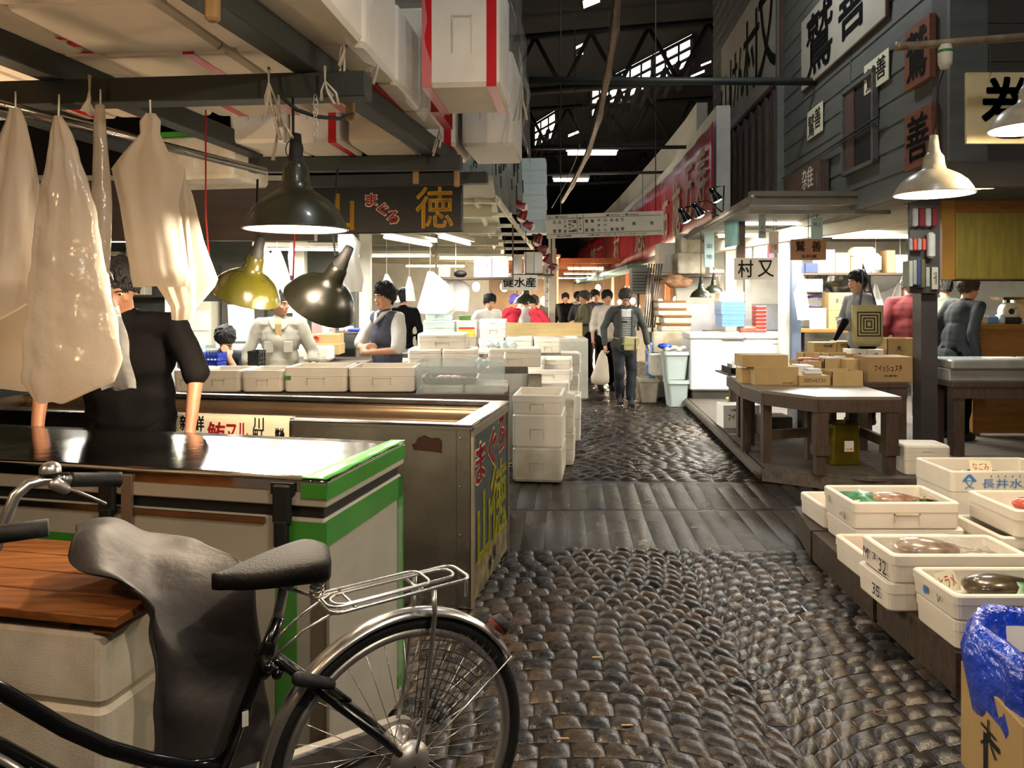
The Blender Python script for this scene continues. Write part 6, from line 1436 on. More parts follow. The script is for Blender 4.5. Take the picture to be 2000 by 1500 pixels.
# foil and white sheets on the back wall
b = MB(); fn, nu, nv, th = surf([[at(1575, 530, 12.56), at(1640, 532, 12.56), at(1700, 530, 12.56)], [at(1576, 572, 12.56), at(1640, 575, 12.54), at(1700, 576, 12.56)]], .004, 14, .03, 9); b.grid(fn, nu, nv, th); solo('foil_sheet', b, 'steel', 'crinkled silvery sheet on the shop wall behind the woman', 'sheet')
b = MB(); fn, nu, nv, th = surf([[at(1560, 574, 12.5), at(1700, 576, 12.5), at(1790, 540, 12.5)], [at(1560, 640, 12.5), at(1700, 640, 12.5), at(1790, 640, 12.5)]], .004, 10, .02, 9); b.grid(fn, nu, nv, th); solo('wall_poster', b, 'white_paper', 'pale sheet with handwriting on the shop wall', 'poster')
b = MB()
for (s_, u, v) in (('さんま', 1610, 583), ('DEMERIT ↓', 1645, 585)): p = at(u, v, 12.44); b.text(s_, .22, .06, 'ink', Matrix.Translation(p), bold=0)
solo('handwriting', b, None, 'handwritten lines on the pale sheet of the shop wall', 'writing')
b = MB(); p = at(1595, 590, 11.5); b.tube([p + Vector((.22 * math.cos(a), 0, .09 * math.sin(a))) for a in [k * PI / 10 for k in range(20)]], .02, closed=True); solo('purple_ring', b, 'purple', 'purple coil hanging on the shop wall beside the coats', 'coil')
carton(.34, .25, .26, (at(1640, 642, 11.2).x, 11.3, 1.1), 0, 'cardboard box with blue handwriting, lower of two behind the woman', None, False, 'cardboard', print_=[('ネッポ', .2, .08, .02, .14, 'ink_blue')])
carton(.34, .25, .26, (at(1640, 642, 11.2).x, 11.3, 1.362), 0, 'cardboard box with blue handwriting, upper of two behind the woman', None, False, 'cardboard', print_=[('ネッポ', .2, .08, .02, .14, 'ink_blue')])
carton(.24, .02, .3, (at(1600, 632, 11.1).x, 11.15, 1.1), 0, 'blank white card leaning under the purple coil', None, False, 'white_paper', name='white_card')
table('shop_counter', 'wooden counter against the shop wall under the coats', 4.0, 6.2, 11.0, 11.5, 1.10, 'ply', 'table_wood', z0=.12, cat='counter', th=.05)
b = MB(); b.box(4.6, 10.7, .9, 5.2, 10.95, .93, 'ply'); b.box(4.62, 10.72, .122, 4.66, 10.76, .9, 'ply'); b.box(5.14, 10.72, .122, 5.18, 10.76, .9, 'ply'); b.box(4.62, 10.9, .122, 4.66, 10.94, .9, 'ply'); b.box(5.14, 10.9, .122, 5.18, 10.94, .9, 'ply'); solo('stool', b, None, 'plain wooden bench behind the woman with the tote', 'bench')
for i, (u, Y, m, w_, lb) in enumerate(((1540, 10.6, 'wall_white', .22, 'pale broad post under the white character sign'), (1556, 10.5, 'blue_grey', .12, 'blue-grey post beside the hanging white coats'), (1428, 11.6, 'cream', .16, 'cream post behind the blue crates'), (1462, 11.3, 'wall_grey', .10, 'grey post between the blue crates and the red trays'))):
    x = at(u, 600, Y).x; b = MB(); b.box(x - w_ / 2, Y, .122, x + w_ / 2, Y + .1, 2.47); solo('shop_post', b, m, lb, 'post')
for i, (Y, lv, lb) in enumerate(((10.4, [(548, 1534, 1538, .01), (570, 1529, 1540, .02), (606, 1520, 1541, .03)], 'white coat hanging on the pale broad post'), (10.3, [(535, 1564, 1568, .01), (560, 1556, 1574, .02), (572, 1550, 1576, .02), (625, 1558, 1584, .03)], 'white coat hanging in front of the blue-grey post'), (11.4, [(552, 1708, 1712, .01), (590, 1702, 1724, .03), (634, 1698, 1728, .03)], 'white coat hanging behind the tote bag'), (11.4, [(545, 1756, 1760, .01), (575, 1742, 1764, .03), (600, 1738, 1768, .03)], 'white coat hanging behind the red shirt'))):
    hang('hanging_coat', lb, 'coat', Y, lv, 'white_cloth', .02, 40 + i, 5, cord=[(lv[0][1] + 2, lv[0][0] + 2, Y), (lv[0][1] + 2, 584 - (2.46 - CH) * FP / Y, Y)], group='white coats hung in the shop')
# hanging signs of the shop
board('hanging_sign', 'white sign with two large black characters at the canopy edge', 1434, 504, 1520, 546, 9.2, 'white_paper', [('村', .26, .5, .34, .8, 'ink', .02), ('又', .72, .5, .36, .76, 'ink', .02)], Y1=9.1, cords=(.05, .95))
board('hanging_sign', 'brown board with black characters hanging beneath a pale blue strip', 1545, 467, 1614, 508, 8.2, 'brown_light', [('鷲', .26, .66, .26, .5, 'ink', .02), ('善', .72, .66, .26, .5, 'ink', .02), ('全鈴廣', .5, .18, .44, .17, 'ink', .01)], cords=(.5,))
board('hanging_strip', 'pale blue strip with small characters above the brown board', 1585, 426, 1607, 467, 8.1, 'light_blue', [('特上', .5, .7, .7, .2, 'ink', 0)], cords=(.5,))
board('hanging_strip', 'pale blue tall strip hanging before the upper fluorescent tubes', 1482, 396, 1496, 465, 8.6, 'light_blue', [('上', .5, .3, .7, .1, 'ink', 0), ('物', .5, .15, .7, .1, 'ink', 0)])
board('hanging_strip', 'white price card on a string above the white character sign', 1502, 452, 1521, 495, 8.9, 'white_paper', [('千鯛', .5, .3, .6, .3, 'ink_red', 0)], cords=(.5,))
board('hanging_strip', 'dark wooden plaque with a vertical line of characters beside the green poster', 1440, 410, 1456, 504, 9.3, 'old_board', [('村', .5, .7, .6, .13, 'ink', 0), ('又', .5, .3, .6, .13, 'ink', 0)])
board('wall_poster', 'green and blue poster at the corner of the canopy', 1415, 420, 1440, 484, 9.6, 'teal_poster', Y1=9.1)
board('hanging_strip', 'long pale strip hanging at the aisle end of the canopy', 1376, 453, 1395, 522, 10.4, 'light_blue', [('築', .5, .6, .6, .13, 'ink', 0), ('地', .5, .3, .6, .13, 'ink', 0)])
# blue crates, red trays, shelves left in the shop
crate(1408, 1456, 590, 614, 10.9, .35, 'light blue slotted crate on top of its twin by the white freezer', 'blue_plastic', 'plastic_crate', False)
crate(1410, 1455, 614.5, 638, 10.9, .35, 'light blue slotted crate under its twin by the white freezer', 'blue_plastic', 'plastic_crate', False)
foam(.36, .36, .14, 'solid', (at(1430, 589, 10.9).x, 11.08, at(1430, 589.5, 10.9).z), 0, 'cream foam box on top of the light blue crates', None)
table('rack_table', 'brown stand carrying the light blue crates', 2.88, 3.5, 10.86, 11.3, 1.135, 'dark_wood', 'dark_wood', z0=.12) if False else None
g = 'red trays in a tall pile'
for k in range(7):
    p = at(1487, 650 - k * 7.6, 10.9); b = MB(); b.rbox(p.x, 11.0, p.z, .15, .2, .052, .012, 'red_box'); b.box(p.x - .076, 10.899, p.z + .04, p.x + .076, 10.901, p.z + .045, 'white_paper'); solo('red_tray', b, None, 'red tray behind the freezer, %s of its pile of seven' % ('lowest', 'second', 'third', 'fourth', 'fifth', 'sixth', 'topmost')[k], 'tray', g)
b = MB(); b.box(2.95, 11.42, .122, 4.35, 11.9, 1.05); solo('storage_counter', b, 'dark_wood', 'dark counter behind the white freezer', 'counter')
b = MB(); b.rbox(at(1450, 642, 10.9).x + .12, 11.0, 1.055, .3, .2, .09, .04, 'fish_red'); solo('food_packet', b, None, 'orange and clear food packet above the white freezer', 'packet')
b = MB(); b.box(4.1, 11.0, 1.62, 4.5, 11.3, 1.64, 'dark_wood'); [b.box(4.15, 11.0, 1.64 + .045 * k, 4.45, 11.25, 1.68 + .045 * k, 'white_paper') for k in range(4)]; solo('box_stack_shelf', b, None, 'bracket shelf with flat white boxes under the white character sign', 'shelf')
# bamboo rail, lamp and big character board by the corner
b = MB(); b.tube([at(1750, 91, 3.75), at(1756, 91, 3.75), at(1800, 88, 3.75), at(2100, 64, 3.72)], [.024, .021, .020, .021], n=12); solo('bamboo_rail', b, 'pale_pole', 'pale bamboo rail the white enamel lamp hangs from', 'pole')
p = at(1824, 378, 3.7)
t = pendant(p, .178, .2, 'white enamel lamp hanging from the bamboo rail', 'enamel_cream', on=44, cord=[at(1828, 240, 3.7), at(1832, 170, 3.72), at(1842, 138, 3.74)], col=(1, .80, .56), grp='white enamel lamps above the fish boxes')
b = MB(); q = at(1846, 112, 3.74); b.M = Matrix.Translation(q - Vector(p)); b.lathe([(.003, -.06), (.02, -.055), (.032, -.03), (.033, .0), (.034, .03), (.03, .045), (.028, .06)], 'cream', 18); b.lathe([(.035, .022), (.035, .034)], 'green_leaf', 18); b.build('lamp_socket', None, t)
p2 = at(2012, 250, 3.5); pendant(p2, .17, .2, 'second white enamel lamp cut by the edge of the view', 'enamel_cream', on=30, cord=[p2 + Vector((0, 0, .95))], col=(1, .80, .56), grp='white enamel lamps above the fish boxes')
p3 = Vector((3.1, 2.9, 2.15)); pendant(p3, .17, .2, 'added white enamel lamp lighting the fish boxes, out of the picture', 'enamel_cream', on=44, cord=[p3 + Vector((0, 0, .9))], col=(1, .80, .56), grp='white enamel lamps above the fish boxes')  # unseen extra lamp, added to light the fish boxes
board('hanging_sign', 'cream board with one huge brush character hanging from the bamboo rail', 1888, 141, 2040, 280, 3.95, 'board_cream', [('巻', .53, .5, .66, .84, 'ink', .035)], cords=())
b = MB(); b.tube([at(1936, 139, 3.95), at(1935, 80, 3.78), at(1937, 72, 3.76)], .003, n=5); solo('string', b, 'frame_dark', 'string holding the cream board on the bamboo rail', 'string')

# ================= fish boxes on the low planks =================
b = MB(); Pk = [((1.71, 2.96), (2.7, 2.96), (2.7, 3.62), (1.72, 3.62)), ((1.72, 3.66), (2.7, 3.66), (2.7, 4.5), (1.76, 4.5)), ((1.76, 4.53), (3.9, 4.53), (3.9, 5.05), (1.86, 5.05))]
for i, q in enumerate(Pk):
    b = MB(); poly(b, list(q), .0, .168); b.tube([(q[0][0], q[0][1], .165), (q[1][0], q[1][1], .165)], .004, n=4); solo('timber_plank', b, 'deck_old', ('massive timber block under the closest fish boxes', 'massive timber block in the middle under the fish boxes', 'massive timber block furthest along under the fish boxes')[i].replace('closest', 'lowest'), 'timber', 'timber blocks under the fish boxes')
b = MB(); poly(b, [(2.73, 3.3), (3.9, 3.3), (3.9, 4.5), (2.73, 4.5)], 0, .168); solo('timber_plank', b, 'deck_old', 'timber block hidden beneath the tall fish box', 'timber', 'timber blocks under the fish boxes')
g = 'open foam fish boxes on the timber blocks'
def fbox(x, y, z, w_, d, h, lb, rz=-2, kind='open'): return foam(w_, d, h, kind, (x + w_ / 2, y + d / 2, z), math.radians(rz), lb, g, 'styro')
fbox(1.715, 2.965, .170, .58, .31, .115, 'foam box under the one with the dark fish, nearest to the blue bag'.replace('nearest to', 'beside'), 0)
fbox(1.705, 2.955, .286, .59, .33, .10, 'open foam box with a dark fish and green leaf', 0)
fbox(1.63, 3.33, .170, .58, .30, .125, 'foam box under the one with the big pale fish', 0)
fbox(1.645, 3.32, .296, .60, .30, .125, 'open foam box with a big pale fish in film', 0)
fbox(1.69, 3.67, .170, .60, .36, .13, 'open foam box with orange contents half under the big fish box', 0)
fbox(1.84, 4.13, .170, .60, .38, .12, 'foam box under the one with green leaves', 0)
fbox(1.83, 4.12, .291, .58, .40, .145, 'open foam box with green leaves and red fish', 0)
fbox(1.84, 4.535, .170, .55, .38, .13, 'foam box at the corner of the timber blocks, nearly empty', 0)
fbox(2.62, 4.58, .170, .70, .42, .33, 'tall foam box with blue printed characters', 0)
fbox(2.46, 3.86, .170, .55, .42, .16, 'foam box under the red fish box beside the tall one', 0)
fbox(2.52, 3.84, .331, .55, .42, .14, 'open foam box with red fish beside the tall printed one', 0)
fbox(2.30, 3.40, .170, .55, .40, .10, 'low foam box behind the box with the big pale fish', 0)
# blue print on the tall box, pen marks on others
b = MB(Matrix.Translation((2.62, 4.58, .17))); b.text('長井水産', .32, .055, 'ink_blue', x=.34, z=.262, bold=.0, off=.006); b.text('^', .09, .04, 'ink_blue', x=.105, z=.295, bold=.0, off=.006); b.text('又', .06, .05, 'ink_blue', x=.105, z=.255, bold=.0, off=.006); b.text('・・・・・', .18, .01, 'ink_blue', x=.32, z=.305, bold=.0, off=.006)
solo('printed_mark', b, None, 'blue characters printed on the front of the tall foam box', 'mark')
def marks(y0, y1, x, z, s_, label):
    b = MB(frame((x, y1, z), (0, -1, 0)))
    for ch, xx, zz, w_, h_ in s_: b.text(ch, w_, h_, 'ink' if ch != '●' else 'ink_blue', x=xx, z=zz, bold=.0, off=.006)
    return solo('pen_mark', b, None, label, 'mark')
marks(3.32, 3.62, 1.645, .296, (('M', .06, .06, .05, .05), ('3', .14, .07, .03, .03), ('32', .22, .05, .07, .06)), 'black pen numbers on the end of the box with the pale fish')
marks(3.33, 3.63, 1.63, .17, (('35', .2, .06, .07, .05),), 'black pen number on the end of the box beneath')
marks(4.12, 4.52, 1.83, .291, (('③', .1, .09, .04, .04), ('✓16', .28, .05, .08, .04)), 'black pen marks on the end of the box with green leaves')
marks(2.955, 3.28, 1.705, .286, (('●', .12, .05, .03, .035), ('V', .22, .05, .03, .03)), 'blue round stamp on the end of the box with the dark fish')
b = MB(Matrix.Translation((1.705, 2.955, .286))); b.text('三水市場', .36, .035, 'styro', x=.36, z=.05, bold=.02, off=.007); solo('embossed_mark', b, None, 'raised characters on the front of the box with the dark fish', 'mark')
def fish(name, label, p, L, h, rz, m, wd=.55, tailm=None):
    t = thing(name, label, 'fish', p, math.radians(rz)); n = 16; b = MB(); R0 = []
    for i in range(n + 1):
        x = i / n; r = h / 2 * (math.sin(PI * min(1, x * 1.12) ** .62) ** .8 if x < .88 else .22) + .004
        if x > .8: r = max(h * .09, r * (1 - (x - .8) * 1.5))
        R0.append([(-L / 2 + x * L * .86, r * math.cos(a), r * wd * math.sin(a) + h * wd * .5) for a in [2 * PI * k / 14 for k in range(14)]])
    b.rings(R0, m); b.build('body', None, t)
    b = MB(); x = L * .35; pts = [(x, 0, 0), (x + L * .15, h * .45, 0), (x + L * .11, 0, 0), (x + L * .15, -h * .45, 0)]; b.add([(a, c, h * wd * .5 + d) for d in (-.002, .002) for a, c, _ in pts], [(0, 1, 2, 3), (7, 6, 5, 4), (0, 4, 5, 1), (1, 5, 6, 2), (2, 6, 7, 3), (3, 7, 4, 0)], tailm or m); b.build('tail_fin', None, t)
    b = MB(); b.add([(a, c, h * wd * .5 + d) for d in (-.001, .002) for a, c in ((-L * .15, h * .45), (L * .15, h * .42), (L * .12, h * .6), (-L * .05, h * .66))], [(0, 1, 2, 3), (7, 6, 5, 4), (0, 4, 5, 1), (1, 5, 6, 2), (2, 6, 7, 3), (3, 7, 4, 0)], tailm or m); b.build('back_fin', None, t)
    b = MB(); b.ell((-L * .40, -h * .06, h * wd * .93), (.009, .009, .004), 'white_paper', 10); b.ell((-L * .40, -h * .06, h * wd * .95), (.005, .005, .004), 'ink', 10); b.build('eye', None, t)
    return t
fish('whole_fish', 'big pale brown fish lying in the film lined box', (1.95, 3.47, .352), .44, .17, -6, 'fish_silver')
fish('whole_fish', 'dark whole fish lying on green leaf in the front box'.replace('front', 'lowest'), (2.06, 3.14, .318), .46, .16, 8, 'fish_dark')
fish('whole_fish', 'cut fish with reddish flesh in the box with green leaves', (2.20, 4.33, .365), .38, .14, 4, 'fish')
fish('whole_fish', 'reddish fish in the box beside the tall printed one', (2.80, 4.02, .41), .32, .13, -20, 'fish_red')
fish('whole_fish', 'dark long fish in the tall printed box', (3.02, 4.8, .40), .5, .12, 4, 'fish_dark')
b = MB(); b.rbox(1.95, 3.85, .205, .40, .22, .03, .012); solo('roe_slab', b, 'fish_red', 'orange slab in the half covered foam box', 'food')
b = MB(); b.ell((2.0, 4.7, .21), (.08, .05, .03)); solo('fish_scrap', b, 'fish_red', 'small reddish scrap in the nearly empty corner box', 'food')
def leaf(lb, pts, m='green_leaf'):
    b = MB(); fn, nu, nv, th = surf(pts, .003, 7, .022, 18); b.grid(fn, nu, nv, th); return solo('wrapping_leaf', b, m, lb, 'leaf sheet')
leaf('crumpled green leaf sheet at the end of the box with green leaves', [[(1.88, 4.17, .385), (1.98, 4.17, .40), (2.10, 4.18, .39)], [(1.88, 4.30, .40), (1.98, 4.31, .43), (2.1, 4.30, .40)], [(1.89, 4.46, .39), (2.0, 4.46, .42), (2.14, 4.45, .36)]])
leaf('flat green leaf sheet under the cut fish', [[(2.26, 4.16, .38), (2.38, 4.17, .39)], [(2.26, 4.42, .38), (2.38, 4.44, .40)]])
leaf('green leaf sheet folded over the dark fish', [[(1.9, 3.02, .33), (2.05, 3.0, .34), (2.25, 3.02, .35)], [(1.9, 3.1, .345), (2.06, 3.1, .39), (2.25, 3.1, .37)], [(1.98, 3.22, .34), (2.1, 3.22, .35), (2.25, 3.22, .35)]])
b = MB(); fn, nu, nv, th = surf([[(1.72, 3.36, .36), (1.95, 3.36, .365), (2.2, 3.36, .38)], [(1.72, 3.5, .39), (1.95, 3.48, .44), (2.2, 3.48, .41)], [(1.72, 3.6, .39), (1.95, 3.6, .40), (2.2, 3.6, .40)]], 0, 9, .02, 16); b.grid(fn, nu, nv); solo('film_sheet', b, 'clear_film', 'clear crinkled film over the big pale fish', 'film')
for i, (x, y, z, a, s_, lb) in enumerate(((1.78, 3.14, .375, 25, 'ヒラメ', 'paper price note in the box with the dark fish'), (1.95, 4.24, .385, 20, '¥120', 'paper price note between the green leaves'), (2.88, 4.72, .50, -15, 'なごみ', 'paper price note standing in the tall printed box'))):
    b = MB(Matrix.Translation((x, y, z)) @ Matrix.Rotation(math.radians(a), 4, 'Z') @ Matrix.Rotation(math.radians(-28), 4, 'X')); b.box(-.06, -.001, -.04, .06, .001, .04, 'paper_cream'); b.text(s_, .09, .045, 'ink_red', bold=0, off=.003); solo('price_note', b, None, lb, 'price note')
# ---- blue bag over a carton, bottom corner ----
t = thing('carton_box', 'cardboard box with pen scribbles under the blue plastic bag', 'box', (1.72, 2.30, 0), math.radians(-8))
b = MB(); b.box(-.27, -.20, 0, .27, .20, .34, 'cardboard', b=.006); b.build('body', None, t)
b = MB(frame((-.27, .2, 0), (0, -1, 0))); b.text('大', .10, .1, 'ink', x=.2, z=.2, bold=.0, off=.004); b.text('「', .1, .16, 'ink', x=.22, z=.12, bold=.0, off=.004); b.build('scribble', None, t)
t = thing('plastic_bin', 'bin lined with a crumpled blue plastic bag', 'bin', (1.78, 2.33, .34), math.radians(-6))
b = MB(); b.rings([b.rr(.50, .36, .03, 0), b.rr(.54, .40, .04, .11), b.rr(.52, .38, .04, .11), b.rr(.48, .34, .03, .01)], 'white_enamel', smooth=False); b.build('tray', None, t)
b = MB(); rr = random.Random(6); n = 64; R0 = []
prof = [(.80, .03), (.93, .035), (.96, .11), (1.0, .145), (1.10, .155), (1.20, .12), (1.24, .04), (1.22, -.04), (1.16, -.10), (1.06, -.14)]
for s_, z in prof:
    R1 = []
    for k in range(n):
        a = 2 * PI * k / n; c, s2 = math.cos(a), math.sin(a); x = .27 * s_ * math.copysign(abs(c) ** .45, c); y = .20 * s_ * math.copysign(abs(s2) ** .45, s2)
        q = Vector((x, y, z)); nn = noise.noise(q * 9) * .030 + noise.noise(q * 22) * .014 + noise.noise(q * 50) * .005; am = 1.0 if s_ > .95 else .3
        q += Vector((c, s2, .35)) * nn * am; q.z += am * (.03 * math.sin(a * 3 + 1) if z < 0 else 0)
        R1.append(q)
    R0.append(R1)
b.rings(R0, 'blue_film', False, False); b.build('liner_bag', None, t)
# elastic bands and scraps on the stones
for i, (u, v, r, m, lb) in enumerate(((1697, 1348, .016, 'brown_light', 'small rubber band on the wet stones'), (1725, 1392, .034, 'brown_light', 'larger rubber band on the wet stones'))):
    p = gnd(u, v, .004); b = MB(); b.tube([p + Vector((r * math.cos(a), r * .6 * math.sin(a), 0)) for a in [k * PI / 10 for k in range(20)]], .0016, closed=True, n=5); solo('rubber_band', b, m, lb, 'rubber band')
for i, (u, v) in enumerate(((1166, 1284), (1100, 1443), (1266, 976), (1225, 1417), (1355, 1030), (1168, 1083))):
    p = gnd(u, v, .003); b = MB(); b.box(p.x - .02, p.y - .004, p.z, p.x + .02, p.y + .004, p.z + .003, m=Matrix.Identity(4)); solo('wood_splinter', b, 'cardboard', ('pale splinter on the stones level with the mudguard', 'long splinter on the stones by the wheel', 'splinter on the slab band', 'crumb on the stones low in the view', 'orange scrap on the slab band', 'splinter at the edge of the slab band')[i], 'litter', 'scraps on the wet ground')

# ================= further down the aisle =================
b = MB(); b.box(-9, 40, 0, 9, 40.2, 3.3); struct('wall_light_catcher', b, 'warm_wall')  # backing wall added to catch the warm light of the far lamps
b = MB(); b.box(-8, 22.2, 2.75, 1.4, 40, 2.82); b.box(4.4, 13.2, 2.75, 9, 40, 2.82); struct('ceiling_stalls', b, 'warm_wall')
b = MB(); b.box(8.4, 12.7, 0, 8.5, 40, 2.8); struct('wall_stalls_side', b, 'warm_wall')
for i, (x0, x1, Y, z) in enumerate(((-3, 4.2, 23.5, 2.62), (-3, 4.5, 27, 2.6), (-3, 5, 31, 2.62), (-3, 5.2, 35, 2.6), (3.5, 8, 16.5, 2.5), (3.6, 8, 20, 2.5))):
    b = MB(); b.box(x0, Y, z, x1, Y + .14, z + .16); solo('stall_beam', b, 'orange_beam', 'orange timber beam over the far stalls, %s' % ('first one across the aisle', 'second one across the aisle', 'third one across the aisle', 'last one across the aisle', 'over the stall beside the wooden boxes', 'behind the stall beside the wooden boxes')[i], 'beam', 'orange beams of the far stalls')
for i, (x, Y) in enumerate(((.7, 14.6), (.95, 18.5), (1.3, 23.4), (1.5, 28), (3.9, 16.4), (4.0, 20), (4.2, 24), (4.3, 29), (4.4, 34))):
    b = MB(); b.box(x, Y, 0, x + .12, Y + .12, 2.75); solo('stall_post', b, 'orange_beam' if i % 2 else 'cream', 'post of the far stalls, %s' % ('by the fish counter', 'behind the red jersey', 'beside the dark shirted group', 'deepest on the counter side', 'beside the leaning rails', 'second along the banner side', 'third along the banner side', 'fourth along the banner side', 'deepest on the banner side')[i], 'post', 'posts of the far stalls')
# bulbs
bp = [(1063, 588, 16), (1083, 612, 20), (1120, 596, 24), (1133, 585, 21), (1180, 578, 17), (1168, 562, 22), (1248, 566, 26), (1210, 590, 30), (1100, 605, 30), (1143, 602, 28), (1162, 590, 32), (1236, 588, 20), (1246, 600, 26), (1010, 600, 18), (1040, 600, 22), (985, 560, 15), (960, 585, 17), (930, 560, 16), (1225, 560, 30), (1290, 590, 19), (1320, 585, 17)]
where = ['over the fish counter', 'behind the red jersey', 'above the bald man', 'beside the bald man', 'above the walking man', 'close to the walking man', 'over the beams', 'at the very end', 'over the far crowd', 'behind the crowd', 'deep between the beams', 'beside the leaning rails', 'behind the leaning rails', 'near the dark lamp', 'over the seated group', 'over the cream boxes', 'behind the sheets', 'near the sheets', 'under the last banner', 'behind the wooden boxes', 'beyond the wooden boxes']
for i, (u, v, Y) in enumerate(bp):
    x_ = (u - 1000) / FP * Y; top = 2.75
    if 1.4 < x_ < 4.4: Y = min((23.57, 27.07, 31.07, 35.07), key=lambda q: abs(q - Y)); top = 2.61
    p = at(u, v, Y); t = thing('bulb_lamp', 'bare glowing bulb on a cord ' + where[i], 'lamp', p, 0, 'bare bulbs of the far stalls')
    b = MB(); b.ell((0, 0, 0), (.08, .08, .10), n=12); b.build('bulb', 'bulb_white' if i % 3 else 'bulb', t)
    b = MB(); b.tube([(0, 0, .06), (0, 0, top - p.z)], .008, n=5); b.build('cord', 'black_rubber', t)
    if i % 2 == 0: l = light('POINT', (0, 0, -.02), 260, (1, .80, .56), .1); l.parent = t
for u, v, Y, r, lb in ((1027, 592, 10.5, .17, 'dark lamp hanging under the sign with three characters'), (1255, 574, 14, .16, 'small dark lamp before the leaning rails'), (1369, 580, 10.6, .15, 'dark lamp over the low wall behind the freezer'), (1394, 572, 11.3, .15, 'dark lamp just behind its twin over the freezer')):
    p = at(u, v, Y); pendant(p, r, .2, lb, 'lamp_green', on=8, cord=[(p.x, p.y, 4.3 if u == 1255 else 2.46)], grp='small dark lamps along the aisle')
for i, (x, y, L) in enumerate(((-1.2, 23.5, 2), (-1.5, 27, 2), (.2, 31, 2), (2.6, 36, 2.4), (6.2, 15, 1.6), (6, 19, 1.6), (6, 25, 2), (6, 31, 2), (2.4, 25, 1.2), (2.6, 30, 1.2))):  # extra warm fittings, added to make the dim far stalls glow
    tube_fit('ceiling_light', 'added warm fluorescent fitting brightening the far stalls, %s' % ('first on the fish side', 'second on the fish side', 'third on the fish side', 'at the far end of the aisle', 'behind the wooden lid boxes', 'second on the banner side', 'third on the banner side', 'fourth on the banner side', 'first across the aisle', 'second across the aisle')[i], (x, y, 2.5), L, 0, power=430, col=(1, .80, .58), group='added warm fittings brightening the far stalls')
# counters with foam boxes down both sides
rr = random.Random(12)
for i, (x, y, n) in enumerate(((.45, 15.2, 3), (.55, 16.9, 3), (.75, 18.8, 2), (1.0, 21.5, 2), (3.9, 19.0, 3), (4.0, 22.5, 2))):
    table('stall_counter', 'pale stall counter further down, %s' % ('next after the fish counter', 'level with the red jersey', 'beside the dark shirted group', 'last on the fish side', 'under the long faded banner', 'last under the banners')[i], x - 1.0, x, y, y + 1.1, .85, 'white_enamel', 'steel', face='wall_white', cat='counter')
    for k in range(n): foam(.34, .5, .2, 'lid', (x - .2 - k * .36 + .0, y + .4, .852), 0, 'foam box on a far counter %s, number %s from the aisle' % (('next after the fish counter', 'level with the red jersey', 'by the dark shirts', 'last on the fish side', 'under the faded banner', 'last under the banners')[i], ('one', 'two', 'three')[k]), 'foam boxes on the far counters')
# right side between freezer and banners
g = 'foam boxes with wooden lids'
for k, (u0, u1, vt, vb, Y, lb) in enumerate(((1292, 1349, 632, 648, 11.8, 'lowest box with a wooden lid in the pile beside the aisle'), (1296, 1350, 616, 632, 11.8, 'second box with a wooden lid in the pile beside the aisle'), (1285, 1340, 602, 616, 11.8, 'third box with a wooden lid in the pile beside the aisle'), (1285, 1339, 587, 602, 11.8, 'topmost box with a wooden lid in the pile beside the aisle'))):
    fb(u0, u1, vt + 4, vb, Y, 'solid', .4, lb, g); b = MB(); p = at(u0, vt + 4, Y - .01); q = at(u1, vt, Y - .01); b.box(p.x - .01, p.y, p.z, q.x + .01, p.y + .42, q.z); o_ = [o for o in COL.objects if o.get('label') == lb][0]; b.v = [tuple(Vector(v_) - o_.location) for v_ in b.v]; b.build('wooden_lid', 'ply_dark', o_)
table('low_table', 'low table holding the pile of boxes with wooden lids', 2.22, 2.85, 11.75, 11.96, 1.02, 'wall_grey', 'dark_wood', face='wall_grey') 
fb(1275, 1350, 648, 690, 11.6, 'solid', .1, 'cream board panel leaning below the pile with wooden lids', None, 'styro_dirty')
def bin_(x, y, w_, h, lb, z=0, m='styro_blue'):
    b = MB(Matrix.Translation((x, y, z))); b.rings([b.rr(w_ * .8, .3, .04, 0), b.rr(w_, .38, .04, h - .05), b.rr(w_ + .03, .42, .04, h - .05), b.rr(w_ + .03, .42, .04, h), b.rr(w_ - .02, .36, .04, h), b.rr(w_ * .78, .26, .03, .03)], smooth=False); return solo('plastic_bin', b, m, lb, 'bin', 'pale bins before the freezer')
bin_(2.36, 11.05, .30, .38, 'grimy pale bin on the stones before the freezer'); bin_(2.33, 11.05, .34, .40, 'pale bin full of plastic waste standing in the grimy one', .385)
bin_(2.03, 11.5, .28, .36, 'beige bin on the stones beside the grimy one', 0, 'styro_dirty'); fb(1273, 1305, 693, 734, 11.2, 'solid', .3, 'plain white foam box on the beige bin', None)
b = MB()
for k in range(16): b.ell((2.3 + rr.uniform(-.14, .16), 11.0 + rr.uniform(-.1, .1), .80 + rr.uniform(0, .05)), (.05, .05, .03), n=8, k=5)
q = remesh(b, .014, 1, .012, 24); solo('plastic_waste', q, 'white_cloth', 'crumpled plastic waste heaped in the pale bin', 'waste')
b = MB(); b.ell((2.18, 10.98, .86), (.11, .06, .04)); q = remesh(b, .012, 1, .012, 24); solo('plastic_waste', q, 'blue_film', 'blue plastic scrap on top of the pale bin', 'waste')
b = MB()
for k in range(9): p = at(1269, 715, 11.6); b.ell((p.x + rr.uniform(-.03, .03), p.y, .35 + k * .06), (.06, .05, .06), n=8, k=5)
q = remesh(b, .014, 1, .014, 22); solo('plastic_bag', q, 'blue_plastic', 'blue and white plastic bag hanging beside the beige bin', 'bag')
